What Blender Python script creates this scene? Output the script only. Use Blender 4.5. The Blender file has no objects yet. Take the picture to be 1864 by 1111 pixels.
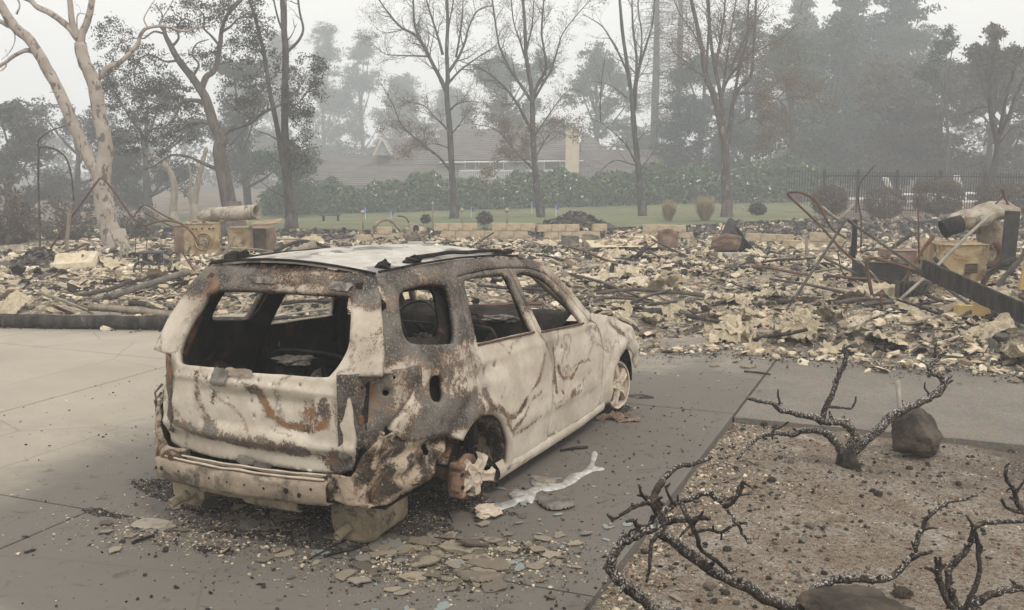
import bpy, math, random
import numpy as np
from mathutils import Vector, Matrix, noise as mnoise
from mathutils.geometry import delaunay_2d_cdt

SC = bpy.context.scene
# ---------------------------------------------------------------- camera
FPX, CAMZ, PITCH = 1846.66, 2.1129, 0.14872
cam_d = bpy.data.cameras.new('camera')
cam_d.sensor_width = 36.0
cam_d.lens = 36.0 * FPX / 1864.0
cam_d.clip_start = 0.05
cam_d.clip_end = 2000.0
cam = bpy.data.objects.new('camera', cam_d)
SC.collection.objects.link(cam)
cam.location = (0, 0, CAMZ)
cam.rotation_euler = (math.pi / 2 - PITCH, 0, 0)
SC.camera = cam

# ---------------------------------------------------------------- world: smoky overcast
SUN_EL, SUN_ROT = math.radians(52), math.radians(200)
world = bpy.data.worlds.new('World')
SC.world = world
world.use_nodes = True
wt = world.node_tree
wt.nodes.clear()
w_out = wt.nodes.new('ShaderNodeOutputWorld')
w_bg = wt.nodes.new('ShaderNodeBackground')
w_sky = wt.nodes.new('ShaderNodeTexSky')
w_sky.sky_type = 'NISHITA'
w_sky.sun_disc = False
w_sky.sun_elevation = SUN_EL
w_sky.sun_rotation = SUN_ROT
w_sky.air_density = 1.5
w_sky.dust_density = 8.0
w_bw = wt.nodes.new('ShaderNodeRGBToBW')
w_mix = wt.nodes.new('ShaderNodeMix')
w_mix.data_type = 'RGBA'
w_mix.inputs[0].default_value = 0.86          # thick smoke evens the sky out
w_mix.inputs[7].default_value = (9.75, 9.5, 9.0, 1)
wt.links.new(w_sky.outputs[0], w_bw.inputs[0])
wt.links.new(w_bw.outputs[0], w_mix.inputs[6])
wt.links.new(w_mix.outputs[2], w_bg.inputs[0])
w_bg.inputs[1].default_value = 0.1
wt.links.new(w_bg.outputs[0], w_out.inputs[0])

sun_d = bpy.data.lights.new('sun', 'SUN')
sun_d.energy = 1.25
sun_d.angle = math.radians(14)
sun_d.color = (1.0, 0.93, 0.82)
sun = bpy.data.objects.new('sun', sun_d)
SC.collection.objects.link(sun)
sun.rotation_euler = (math.radians(38), 0, math.radians(35))

SC.view_settings.view_transform = 'Standard'
SC.view_settings.look = 'None'
SC.view_settings.gamma = 1.0
SC.view_settings.exposure = 0.56
SC.view_settings.use_curve_mapping = False
SC.render.engine = 'CYCLES'
SC.cycles.max_bounces = 5
SC.cycles.diffuse_bounces = 2
SC.cycles.glossy_bounces = 2
SC.cycles.transmission_bounces = 2
SC.cycles.volume_bounces = 1
SC.cycles.use_denoising = True

RND = random.Random(11)
NR = np.random.RandomState(7)

# ---------------------------------------------------------------- geometry helpers
def at(px, py, Y):
    """Point of the place at distance Y from where the photographer stood, along the sight line of a photo position."""
    a = (px - 932) / FPX
    b = (555.5 - py) / FPX
    d = (a, math.cos(PITCH) + b * math.sin(PITCH), -math.sin(PITCH) + b * math.cos(PITCH))
    t = Y / d[1]
    return Vector((d[0] * t, Y, CAMZ + d[2] * t))

def gr(px, py, z=0.0):
    a = (px - 932) / FPX
    b = (555.5 - py) / FPX
    d = (a, math.cos(PITCH) + b * math.sin(PITCH), -math.sin(PITCH) + b * math.cos(PITCH))
    t = (z - CAMZ) / d[2]
    return Vector((d[0] * t, d[1] * t, z))

def nz(x, y, z=0.0):
    return mnoise.noise(Vector((x, y, z)))

def fbm(x, y, z=0.0, o=4):
    s = 0; a = 1.0
    for i in range(o):
        s += a * mnoise.noise(Vector((x, y, z + i * 7.1)))
        a *= 0.5; x *= 2.03; y *= 2.03; z *= 2.03
    return s

def ss(a, b, x):
    t = min(1.0, max(0.0, (x - a) / (b - a)))
    return t * t * (3 - 2 * t)

def interp(x, xs, ys):
    return float(np.interp(x, xs, ys))

def mesh_obj(name, verts, faces, mat=None, parent=None, smooth=False, **props):
    me = bpy.data.meshes.new(name)
    me.from_pydata(verts if isinstance(verts, list) else verts.tolist(), [], faces if isinstance(faces, list) else faces.tolist())
    if smooth:
        me.polygons.foreach_set('use_smooth', [True] * len(me.polygons))
    me.update()
    return link(name, me, mat, parent, **props)

def link(name, me, mat=None, parent=None, **props):
    if mat is not None and not me.materials:
        me.materials.append(mat)
    o = bpy.data.objects.new(name, me)
    SC.collection.objects.link(o)
    if parent is not None:
        o.parent = parent
    for k, v in props.items():
        o[k] = v
    return o

def empty(name, loc=(0, 0, 0), rotz=0.0, **props):
    o = bpy.data.objects.new(name, None)
    SC.collection.objects.link(o)
    o.location = loc
    o.rotation_euler = (0, 0, rotz)
    o.empty_display_size = 0.1
    for k, v in props.items():
        o[k] = v
    return o

def spline(pts, n=4):
    """Catmull-Rom through points (Vector with optional radius list handled by caller)."""
    P = [Vector(p) for p in pts]
    if len(P) < 3:
        return P
    out = []
    Q = [P[0] * 2 - P[1]] + P + [P[-1] * 2 - P[-2]]
    for i in range(1, len(Q) - 2):
        p0, p1, p2, p3 = Q[i - 1], Q[i], Q[i + 1], Q[i + 2]
        for k in range(n):
            t = k / n
            out.append(0.5 * ((2 * p1) + (p2 - p0) * t + (2 * p0 - 5 * p1 + 4 * p2 - p3) * t * t + (3 * p1 - p0 - 3 * p2 + p3) * t ** 3))
    out.append(P[-1])
    return out

def relax(vals, n):
    """Interpolate per-point scalars the way spline() multiplies points."""
    out = []
    for i in range(len(vals) - 1):
        for k in range(n):
            out.append(vals[i] + (vals[i + 1] - vals[i]) * k / n)
    out.append(vals[-1])
    return out

class Acc:
    def __init__(self):
        self.v = []; self.f = []
    def tube(self, pts, rad, n=6, cap=True, wob=0.0, close=False, flat=1.0):
        P = [Vector(p) for p in pts]
        m = len(P)
        if m < 2:
            return
        if not isinstance(rad, (list, tuple)):
            rad = [rad] * m
        base = len(self.v)
        ref = None
        for i in range(m):
            if close:
                t = P[(i + 1) % m] - P[i - 1]
            else:
                t = P[min(i + 1, m - 1)] - P[max(i - 1, 0)]
            if t.length < 1e-9:
                t = Vector((0, 0, 1))
            t.normalize()
            if ref is None:
                ref = Vector((0, 0, 1)) if abs(t.z) < 0.9 else Vector((1, 0, 0))
            a = ref - t * ref.dot(t)
            if a.length < 1e-6:
                a = t.orthogonal()
            a.normalize()
            b = t.cross(a)
            ref = a
            for k in range(n):
                an = 2 * math.pi * k / n
                r = rad[i]
                if wob:
                    r *= 1 + wob * nz(P[i].x * 9 + math.cos(an), P[i].y * 9 + math.sin(an), P[i].z * 9)
                self.v.append(tuple(P[i] + a * (math.cos(an) * r) + b * (math.sin(an) * r * flat)))
        for i in range(m if close else m - 1):
            j = (i + 1) % m
            for k in range(n):
                k2 = (k + 1) % n
                self.f.append((base + i * n + k, base + i * n + k2, base + j * n + k2, base + j * n + k))
        if cap and not close:
            self.f.append(tuple(base + k for k in range(n))[::-1])
            self.f.append(tuple(base + (m - 1) * n + k for k in range(n)))
    def box(self, c, s, rot=None):
        base = len(self.v)
        c = Vector(c)
        for z in (-.5, .5):
            for y in (-.5, .5):
                for x in (-.5, .5):
                    p = Vector((x * s[0], y * s[1], z * s[2]))
                    if rot is not None:
                        p = rot @ p
                    self.v.append(tuple(c + p))
        for f in ((0, 2, 3, 1), (4, 5, 7, 6), (0, 1, 5, 4), (2, 6, 7, 3), (0, 4, 6, 2), (1, 3, 7, 5)):
            self.f.append(tuple(base + i for i in f))
    def quad(self, a, b, c, d):
        base = len(self.v)
        self.v += [tuple(a), tuple(b), tuple(c), tuple(d)]
        self.f.append((base, base + 1, base + 2, base + 3))
    def obj(self, name, mat, parent=None, smooth=False, bevel=0, **props):
        o = mesh_obj(name, self.v, self.f, mat, parent, smooth, **props)
        if bevel:
            b = o.modifiers.new('bevel', 'BEVEL'); b.width = bevel; b.segments = 2; b.limit_method = 'ANGLE'
        return o

def grid_mesh(xs, ys, fz):
    nx, ny = len(xs), len(ys)
    V = [(x, y, fz(x, y)) for y in ys for x in xs]
    Fc = [(j * nx + i, j * nx + i + 1, (j + 1) * nx + i + 1, (j + 1) * nx + i) for j in range(ny - 1) for i in range(nx - 1)]
    return V, Fc

def inside(p, poly):
    x, y = p; c = False; n = len(poly)
    for i in range(n):
        x1, y1 = poly[i]; x2, y2 = poly[i - 1]
        if (y1 > y) != (y2 > y) and x < (x2 - x1) * (y - y1) / (y2 - y1) + x1:
            c = not c
    return c

def resample(poly, res):
    out = []
    n = len(poly)
    for i in range(n):
        a = poly[i]; b = poly[(i + 1) % n]
        L = math.hypot(b[0] - a[0], b[1] - a[1]); k = max(1, int(round(L / res)))
        for j in range(k):
            out.append((a[0] + (b[0] - a[0]) * j / k, a[1] + (b[1] - a[1]) * j / k))
    return out

def smooth_poly(poly, n=3):
    P = [Vector((p[0], p[1], 0)) for p in poly]
    m = len(P); out = []
    for i in range(m):
        p0, p1, p2, p3 = P[i - 1], P[i], P[(i + 1) % m], P[(i + 2) % m]
        for k in range(n):
            t = k / n
            q = 0.5 * ((2 * p1) + (p2 - p0) * t + (2 * p0 - 5 * p1 + 4 * p2 - p3) * t * t + (3 * p1 - p0 - 3 * p2 + p3) * t ** 3)
            out.append((q.x, q.y))
    return out

def cdt(outline, holes, res):
    """Triangulated sheet in 2-D with real openings: (points, triangles)."""
    rings = [resample(outline, res)] + [resample(h, min(res, 0.03)) for h in holes]
    pts = []; edges = []
    for r in rings:
        b = len(pts)
        pts += r
        edges += [(b + i, b + (i + 1) % len(r)) for i in range(len(r))]
    xs = [p[0] for p in outline]; ys = [p[1] for p in outline]
    x = min(xs) + res * .5; row = 0
    bnd = np.array(pts)
    cand = []
    while x < max(xs):
        y = min(ys) + res * (.5 if row % 2 else .15)
        while y < max(ys):
            cand.append((x, y)); y += res
        x += res * .9; row += 1
    cand = np.array(cand)
    if len(cand):
        d = np.full(len(cand), 9e9)
        for b in bnd:
            d = np.minimum(d, (cand[:, 0] - b[0]) ** 2 + (cand[:, 1] - b[1]) ** 2)
        cand = cand[d > (res * .45) ** 2]
        for c in cand:
            if inside(c, rings[0]) and not any(inside(c, h) for h in rings[1:]):
                pts.append((float(c[0]), float(c[1])))
    vo, _e, fo, *_ = delaunay_2d_cdt([Vector(p) for p in pts], edges, [], 0, 1e-6)
    tris = []
    for f in fo:
        cx = sum(vo[i][0] for i in f) / len(f); cy = sum(vo[i][1] for i in f) / len(f)
        if inside((cx, cy), rings[0]) and not any(inside((cx, cy), h) for h in rings[1:]):
            a = sum(vo[f[i - 1]][0] * vo[f[i]][1] - vo[f[i]][0] * vo[f[i - 1]][1] for i in range(len(f)))
            tris.append(tuple(f) if a > 0 else tuple(f)[::-1])
    return [(v[0], v[1]) for v in vo], tris

def set_attr(me, name, vals):
    a = me.attributes.new(name, 'FLOAT', 'POINT')
    a.data.foreach_set('value', vals)

# ---------------------------------------------------------------- material helper
class N:
    def __init__(self, name):
        self.m = bpy.data.materials.new(name)
        self.m.use_nodes = True
        self.t = self.m.node_tree
        self.b = self.t.nodes['Principled BSDF']
        self.co = self.t.nodes.new('ShaderNodeTexCoord')
        self.b.inputs['Roughness'].default_value = 0.9
        self.b.inputs['Specular IOR Level'].default_value = 0.2
    def _s(self, node, i, v):
        if isinstance(v, bpy.types.NodeSocket):
            self.t.links.new(v, node.inputs[i])
        elif v is not None:
            if isinstance(v, tuple) and len(v) == 3 and node.inputs[i].type == 'RGBA':
                v = v + (1,)
            node.inputs[i].default_value = v
    def noise(self, sc, det=4, rough=.55, dist=0.0, co=None, w=None):
        n = self.t.nodes.new('ShaderNodeTexNoise')
        n.inputs['Scale'].default_value = sc; n.inputs['Detail'].default_value = det
        n.inputs['Roughness'].default_value = rough; n.inputs['Distortion'].default_value = dist
        self.t.links.new(co or self.co.outputs['Object'], n.inputs['Vector'])
        return n.outputs['Fac']
    def voro(self, sc, out='Distance', feat='F1', co=None, rnd=1.0):
        n = self.t.nodes.new('ShaderNodeTexVoronoi'); n.feature = feat
        n.inputs['Scale'].default_value = sc
        n.inputs['Randomness'].default_value = rnd
        self.t.links.new(co or self.co.outputs['Object'], n.inputs['Vector'])
        return n.outputs[out]
    def wave(self, sc, dist=2, co=None, axis='X', det=3):
        n = self.t.nodes.new('ShaderNodeTexWave'); n.bands_direction = axis
        n.inputs['Scale'].default_value = sc; n.inputs['Distortion'].default_value = dist; n.inputs['Detail'].default_value = det
        self.t.links.new(co or self.co.outputs['Object'], n.inputs['Vector'])
        return n.outputs['Fac']
    def math(self, op, a, b=0.0, c=None, clamp=False):
        n = self.t.nodes.new('ShaderNodeMath'); n.operation = op; n.use_clamp = clamp
        self._s(n, 0, a); self._s(n, 1, b)
        if c is not None: self._s(n, 2, c)
        return n.outputs[0]
    def step(self, x, lo, hi):
        n = self.t.nodes.new('ShaderNodeMapRange'); n.interpolation_type = 'SMOOTHSTEP'
        self._s(n, 0, x); n.inputs[1].default_value = lo; n.inputs[2].default_value = hi
        return n.outputs[0]
    def mix(self, f, a, b, mode='MIX'):
        n = self.t.nodes.new('ShaderNodeMix'); n.data_type = 'RGBA'; n.blend_type = mode
        self._s(n, 0, f); self._s(n, 6, a); self._s(n, 7, b)
        return n.outputs[2]
    def attr(self, name):
        n = self.t.nodes.new('ShaderNodeAttribute'); n.attribute_name = name
        return n.outputs['Fac']
    def island(self):
        n = self.t.nodes.new('ShaderNodeNewGeometry')
        return n.outputs['Random Per Island']
    def objrand(self):
        n = self.t.nodes.new('ShaderNodeObjectInfo')
        return n.outputs['Random']
    def ramp(self, f, stops):
        n = self.t.nodes.new('ShaderNodeValToRGB')
        e = n.color_ramp.elements
        while len(e) < len(stops): e.new(0.5)
        for el, (p, c) in zip(e, stops):
            el.position = p; el.color = tuple(c) + (1,) if len(c) == 3 else c
        self._s(n, 0, f)
        return n.outputs[0]
    def pos(self):
        n = self.t.nodes.new('ShaderNodeNewGeometry'); return n.outputs['Position']
    def scale(self, v, s):
        n = self.t.nodes.new('ShaderNodeMapping'); n.inputs['Scale'].default_value = s
        self.t.links.new(v, n.inputs[0]); return n.outputs[0]
    def bump(self, h, strength=.5, dist=.01, prev=None):
        n = self.t.nodes.new('ShaderNodeBump'); n.inputs['Strength'].default_value = strength; n.inputs['Distance'].default_value = dist
        self.t.links.new(h, n.inputs['Height'])
        if prev is not None: self.t.links.new(prev, n.inputs['Normal'])
        return n.outputs[0]
    def done(self, col=None, rough=None, normal=None, metal=None, spec=None):
        if col is not None: self._s(self.b, 'Base Color', col)
        if rough is not None: self._s(self.b, 'Roughness', rough)
        if normal is not None: self.t.links.new(normal, self.b.inputs['Normal'])
        if metal is not None: self._s(self.b, 'Metallic', metal)
        if spec is not None: self._s(self.b, 'Specular IOR Level', spec)
        return self.m

M = {}
def simple(key, c1, c2, sc=8, bump=.4, bd=.01, rough=.9, metal=0.0, spec=.2, isl=0.0, det=5):
    n = N(key)
    f = n.step(n.noise(sc, det, .6), .35, .65)
    col = n.mix(f, c1, c2)
    if isl:
        r = n.island()
        col = n.mix(n.math('MULTIPLY', r, isl), col, tuple(x * .35 for x in c1))
    M[key] = n.done(col, rough, n.bump(n.noise(sc * 4, 6, .65), bump, bd), metal, spec)
    return M[key]

# burnt car paint: pale ash coat, char, blue-grey bare steel, rust, laid out by stain attributes on the mesh
def burnt_paint(key, ashA, ashB, charA, steel, bias=0.0, rustk=1.0):
    n = N(key)
    big = n.noise(2.6, 6, .62, 1.1)
    mid = n.noise(9, 7, .65, .6)
    fin = n.noise(150, 4, .8)
    fin2 = n.noise(45, 6, .7, .4)
    soot = n.attr('soot'); rust = n.attr('rust')
    s = n.math('ADD', n.math('MULTIPLY', big, .72), n.math('MULTIPLY', mid, .50))
    s = n.math('ADD', s, n.math('MULTIPLY', fin, .50))
    s = n.math('ADD', s, n.math('MULTIPLY', fin2, .42))
    s = n.math('SUBTRACT', s, n.math('MULTIPLY', soot, .66))
    patch = n.step(s, .745 + bias, .757 + bias)          # 1 = ash coat stays on
    ash = n.mix(n.step(n.noise(5, 5, .6), .35, .7), ashA, ashB)
    ash = n.mix(n.math('MULTIPLY', n.step(n.noise(30, 6, .7), .5, .75), .5), ash, (.36, .27, .19))
    smoke = n.step(n.math('ADD', n.noise(3.2, 3, .5), n.math('MULTIPLY', soot, .5)), .60, .98)
    ash = n.mix(n.math('MULTIPLY', smoke, .62), ash, (.15, .12, .095))
    ash = n.mix(n.math('MULTIPLY', n.step(fin, .60, .68), .5), ash, (.16, .12, .09))
    char = n.mix(n.step(n.noise(4, 4, .6), .42, .6), charA, steel)
    char = n.mix(n.step(n.noise(90, 5, .8), .53, .64), char, (.34, .285, .235))
    # flow lines and rims of rust round the patches
    flow = n.noise(1.5, 2, .45, .9)
    line = n.math('SUBTRACT', 1.0, n.step(n.math('ABSOLUTE', n.math('SUBTRACT', flow, .5)), .006, .020))
    line = n.math('MULTIPLY', line, n.step(fin2, .43, .56))
    rim = n.math('MULTIPLY', n.step(s, .66 + bias, .74 + bias), n.math('SUBTRACT', 1.0, patch))
    rustcol = n.mix(n.noise(22, 5, .7), (.16, .075, .035), (.29, .165, .08))
    rn = n.step(n.math('ADD', n.noise(3.3, 5, .65, .8), n.math('MULTIPLY', rust, .42)), .60, .70)
    body = n.mix(n.math('MULTIPLY', n.math('MAXIMUM', n.math('MULTIPLY', rim, .8), rn), .85 * rustk), char, rustcol)
    col = n.mix(patch, body, ash)
    col = n.mix(n.math('MULTIPLY', line, .6 * rustk), col, n.mix(n.noise(6), (.17, .085, .04), (.07, .07, .075)))
    rr = n.math('MULTIPLY', n.step(n.math('ADD', n.noise(6, 6, .7, .5), n.math('MULTIPLY', rust, .3)), .66, .74), .8)
    col = n.mix(n.math('MULTIPLY', rr, rustk), col, rustcol)
    nb = n.bump(patch, .5, .004)
    nb = n.bump(n.noise(14, 5, .6), .25, .012, nb)
    nb = n.bump(fin, .35, .0025, nb)
    ro = n.mix(patch, (.55, .55, .55), (.92, .92, .92))
    M[key] = n.done(col, ro, nb, None, .25)
    return M[key]
burnt_paint('burnt_paint', (.43, .375, .305), (.56, .505, .425), (.045, .039, .034), (.13, .117, .103))
burnt_paint('burnt_roof', (.37, .35, .32), (.52, .50, .465), (.10, .095, .09), (.2, .2, .2), bias=.035, rustk=.2)
n = N('charred_interior')
c = n.mix(n.step(n.noise(5, 6, .65), .45, .7), (.012, .011, .010), (.05, .035, .026))
c = n.mix(n.math('MULTIPLY', n.step(n.noise(3.0, 6, .7, .6), .56, .66), .7), c, (.14, .06, .03))
c = n.mix(n.step(n.noise(60, 5, .7), .62, .74), c, (.20, .17, .15))
M['charred_interior'] = n.done(c, .85, n.bump(n.noise(30, 6, .7), .8, .02))
n = N('rusty_structure')
c = n.mix(n.step(n.noise(7, 6, .65, .5), .46, .66), (.05, .042, .035), (.20, .105, .05))
c = n.mix(n.step(n.noise(4.5, 6, .7, .8), .47, .57), c, (.42, .335, .255))
c = n.mix(n.step(n.noise(13, 6, .7, .6), .56, .66), c, (.035, .03, .028))
c = n.mix(n.step(n.noise(90, 4, .7), .60, .7), c, (.5, .42, .33))
M['rusty_structure'] = n.done(c, .9, n.bump(n.noise(18, 7, .7), .9, .03))
n = N('scorched_steel')
c = n.mix(n.step(n.noise(4, 5, .6, .5), .4, .65), (.25, .20, .15), (.40, .325, .24))
c = n.mix(n.step(n.noise(3, 6, .7, .5), .46, .60), c, (.09, .072, .056))
c = n.mix(n.math('MULTIPLY', n.step(n.noise(80, 4, .7), .6, .72), .6), c, (.6, .53, .45))
M['scorched_steel'] = n.done(c, .75, n.bump(n.noise(20, 6, .6), .5, .015), None, .35)
n = N('muffler_steel')
c = n.mix(n.step(n.noise(5, 6, .65), .38, .62), (.19, .15, .10), (.33, .27, .19))
c = n.mix(n.math('MULTIPLY', n.step(n.noise(7, 7, .7, .6), .54, .62), .85), c, (.075, .062, .05))
c = n.mix(n.math('MULTIPLY', n.step(n.noise(70, 5, .7), .56, .68), .5), c, (.5, .45, .37))
M['muffler_steel'] = n.done(c, .7, n.bump(n.noise(30, 6, .65), .4, .006, n.bump(n.noise(6, 3, .5), .35, .02)), None, .3)
simple('rim_alloy', (.44, .365, .29), (.56, .48, .39), 14, .6, .01, .8)
simple('brake_iron', (.27, .17, .115), (.17, .11, .08), 20, .7, .01, .9)
simple('melted_aluminium', (.34, .335, .32), (.62, .62, .60), 16, .6, .01, .38, .5, .5)
simple('char_black', (.014, .013, .012), (.045, .04, .036), 18, .9, .03, .9)
simple('burnt_fabric_ash', (.12, .10, .09), (.36, .33, .30), 25, .9, .02)

# mineral surfaces
n = N('concrete')
p = n.co.outputs['Object']
soot = n.attr('soot')
c = n.mix(n.step(n.noise(.55, 5, .55), .3, .7), (.30, .262, .208), (.37, .33, .27))
c = n.mix(n.math('MULTIPLY', n.step(n.noise(2.3, 7, .65, .3), .42, .7), .45), c, (.29, .26, .22))
c = n.mix(n.math('MULTIPLY', n.step(n.noise(55, 6, .7), .45, .75), .35), c, (.24, .215, .185))
c = n.mix(n.step(n.voro(26), .045, .03) if False else n.math('MULTIPLY', n.step(n.noise(160, 3, .6), .68, .74), .5), c, (.62, .58, .52))
sm = n.step(n.math('ADD', n.math('ADD', soot, .06), n.math('MULTIPLY', n.math('SUBTRACT', n.noise(1.1, 8, .68, .5), .5), 1.25)), .10, .98)
c = n.mix(n.math('MULTIPLY', sm, .80), c, (.088, .080, .074))
blot = n.math('MULTIPLY', n.step(n.noise(7, 7, .7, .6), .57, .66), n.step(soot, .1, .7))
crk = n.voro(.55, 'Distance', 'DISTANCE_TO_EDGE', n.mix(.10, n.co.outputs['Object'], n.t.nodes.new('ShaderNodeTexNoise').outputs['Color']))
c = n.mix(n.math('MULTIPLY', n.math('SUBTRACT', 1.0, n.step(crk, .0, .005)), .45), c, (.10, .085, .07))
c = n.mix(n.math('MULTIPLY', n.step(n.noise(230, 3, .7), .60, .70), .35), c, (.13, .11, .09))
c = n.mix(n.math('MULTIPLY', blot, .55), c, (.05, .046, .042))
M['concrete'] = n.done(c, .85, n.bump(n.noise(120, 6, .7), .28, .004, n.bump(n.noise(6, 5, .6), .15, .01)))
n = N('aggregate_concrete')
soot = n.attr('soot')
c = n.mix(n.step(n.noise(1.2, 6, .6), .35, .7), (.165, .148, .125), (.215, .192, .163))
vr = n.voro(75, 'Color')
c = n.mix(.35, c, n.mix(1.0, vr, (.28, .25, .22), 'MULTIPLY'))
c = n.mix(n.math('MULTIPLY', n.step(n.noise(3, 7, .7, .3), .45, .7), .5), c, (.12, .108, .095))
c = n.mix(n.step(n.noise(110, 3, .6), .67, .72), c, (.5, .46, .4))
M['aggregate_concrete'] = n.done(c, .9, n.bump(n.voro(75), .5, .006))
n = N('bed_soil')
soot = n.attr('soot')
c = n.mix(n.step(n.noise(2.2, 6, .65, .4), .38, .66), (.225, .175, .13), (.33, .29, .24))
c = n.mix(n.step(n.noise(38, 6, .75), .45, .62), c, (.11, .078, .058))
c = n.mix(n.math('MULTIPLY', n.step(n.math('ADD', n.noise(1.6, 6, .65, .4), soot), .62, 1.0), .85), c, (.062, .052, .045))
pale = n.step(n.math('SUBTRACT', n.noise(3.1, 5, .6, .3), n.math('MULTIPLY', soot, .12)), .55, .68)
c = n.mix(n.math('MULTIPLY', pale, n.step(n.noise(60, 5, .7), .42, .6)), c, (.46, .42, .37))
c = n.mix(n.step(n.noise(150, 3, .65), .61, .65), c, (.62, .58, .53))
M['bed_soil'] = n.done(c, .95, n.bump(n.noise(70, 7, .75), 1.0, .02, n.bump(n.noise(13, 5, .6), .6, .03)))
n = N('rubble_ground')
c = n.mix(n.step(n.noise(1.1, 6, .65, .5), .36, .62), (.06, .048, .037), (.25, .195, .14))
c = n.mix(n.step(n.noise(9, 7, .7, .6), .46, .6), c, (.50, .425, .33))
c = n.mix(n.step(n.noise(6, 7, .7, 1.0), .55, .65), c, (.045, .038, .032))
c = n.mix(n.step(n.noise(45, 5, .7), .56, .68), c, (.60, .54, .44))
M['rubble_ground'] = n.done(c, .95, n.bump(n.noise(25, 8, .75), 1.0, .05))
n = N('plaster_chip')
r = n.island()
c = n.ramp(r, [(0, (.13, .10, .07)), (.14, (.32, .25, .17)), (.34, (.47, .38, .27)), (.65, (.68, .57, .41)), (.88, (.80, .71, .56)), (.96, (.34, .29, .23))])
c = n.mix(n.step(n.noise(9, 6, .7, .4), .52, .68), c, (.24, .185, .135))
c = n.mix(n.math('MULTIPLY', n.step(n.noise(40, 5, .7), .55, .7), .6), c, (.15, .12, .095))
M['plaster_chip'] = n.done(c, .95, n.bump(n.noise(28, 7, .75), .9, .03))
n = N('plaster_piece')
r = n.objrand()
c = n.ramp(r, [(0, (.30, .23, .155)), (.35, (.52, .42, .29)), (.7, (.66, .55, .40)), (1, (.76, .67, .52))])
c = n.mix(n.step(n.noise(5, 6, .7, .5), .52, .68), c, (.25, .19, .14))
c = n.mix(n.math('MULTIPLY', n.step(n.noise(30, 5, .7), .55, .7), .6), c, (.14, .115, .09))
M['plaster_piece'] = n.done(c, .95, n.bump(n.noise(14, 8, .75), 1.0, .05))
n = N('char_chip')
c = n.ramp(n.island(), [(0, (.014, .013, .012)), (.5, (.05, .042, .036)), (.8, (.10, .088, .078)), (1, (.17, .15, .13))])
c = n.mix(n.step(n.noise(40, 5, .7), .6, .7), c, (.34, .30, .26))
M['char_chip'] = n.done(c, .9, n.bump(n.noise(60, 6, .7), .8, .01))
n = N('ash_flake')
c = n.ramp(n.objrand(), [(0, (.11, .095, .08)), (.35, (.22, .185, .145)), (.85, (.37, .31, .235)), (1, (.20, .205, .20))])
c = n.mix(n.step(n.noise(14, 6, .7), .5, .66), c, (.20, .16, .12))
M['ash_flake'] = n.done(c, .95, n.bump(n.noise(40, 6, .7), .7, .01))
n = N('ash_ground')
c = n.mix(n.step(n.noise(5, 7, .7, .5), .42, .62), (.035, .031, .028), (.10, .088, .076))
c = n.mix(n.step(n.noise(3.2, 6, .7, .6), .56, .66), c, (.21, .175, .14))
c = n.mix(n.step(n.noise(130, 4, .7), .60, .67), c, (.48, .45, .42))
M['ash_ground'] = n.done(c, .95, n.bump(n.noise(55, 7, .75), 1.0, .025))
n = N('basalt')
c = n.mix(n.step(n.noise(4, 6, .6), .4, .65), (.06, .05, .04), (.15, .118, .09))
c = n.mix(n.step(n.noise(90, 4, .7), .66, .72), c, (.3, .27, .24))
M['basalt'] = n.done(c, .8, n.bump(n.noise(14, 8, .75), 1.0, .05, n.bump(n.noise(4, 5, .6, .5), .8, .08)))
simple('bed_pebble', (.11, .09, .075), (.17, .14, .12), 9, .6, .01)

# wood, bark, plants
n = N('burnt_branch')
geo = n.t.nodes.new('ShaderNodeNewGeometry')
sep = n.t.nodes.new('ShaderNodeSeparateXYZ'); n.t.links.new(geo.outputs['Normal'], sep.inputs[0])
ash = n.attr('ash')
fl = n.math('MULTIPLY', n.step(n.math('ADD', n.math('ADD', n.noise(95, 6, .8, .4), n.math('MULTIPLY', sep.outputs['Z'], .05)), n.math('MULTIPLY', ash, .10)), .64, .69), n.step(n.math('ADD', n.noise(14, 3, .6), n.math('MULTIPLY', ash, .15)), .48, .60))
c = n.mix(n.step(n.noise(20, 5, .6), .4, .65), (.018, .015, .013), (.058, .044, .034))
c = n.mix(fl, c, (.46, .43, .40))
M['burnt_branch'] = n.done(c, .85, n.bump(n.noise(90, 6, .7), .8, .006, n.bump(n.wave(10, 6), .4, .01)))
n = N('pale_spotted_bark')
c = n.mix(n.step(n.noise(2.5, 5, .6), .4, .65), (.30, .255, .215), (.40, .35, .30))
sp = n.scale(n.co.outputs['Object'], (1, 1, .5))
c = n.mix(n.math('MULTIPLY', n.step(n.noise(9.5, 2, .5, .3, sp), .565, .60), .85), c, (.10, .085, .075))
c = n.mix(n.math('MULTIPLY', n.step(n.noise(1.3, 3, .5, .5), .55, .72), .5), c, (.20, .17, .145))
M['pale_spotted_bark'] = n.done(c, .9, n.bump(n.noise(12, 6, .7), .5, .03))
def bark(key, a, b, spot=None):
    n = N(key)
    s = n.scale(n.co.outputs['Object'], (1, 1, .25))
    c = n.mix(n.step(n.noise(9, 6, .7, .3, s), .38, .62), a, b)
    if spot: c = n.mix(n.step(n.noise(6, 6, .7, .5, s), .60, .68), c, spot)
    M[key] = n.done(c, .92, n.bump(n.noise(14, 6, .7, .2, s), .8, .05))
bark('oak_bark', (.07, .058, .048), (.15, .125, .105))
bark('dark_bark', (.045, .038, .034), (.10, .085, .075))
bark('scorched_bark', (.04, .035, .032), (.095, .082, .074), (.34, .30, .27))
bark('peeled_bark', (.055, .045, .038), (.12, .095, .08), (.40, .32, .26))
bark('grey_wood', (.20, .17, .135), (.30, .26, .20))
bark('charred_timber', (.022, .02, .018), (.065, .055, .048), (.15, .13, .11))
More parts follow.
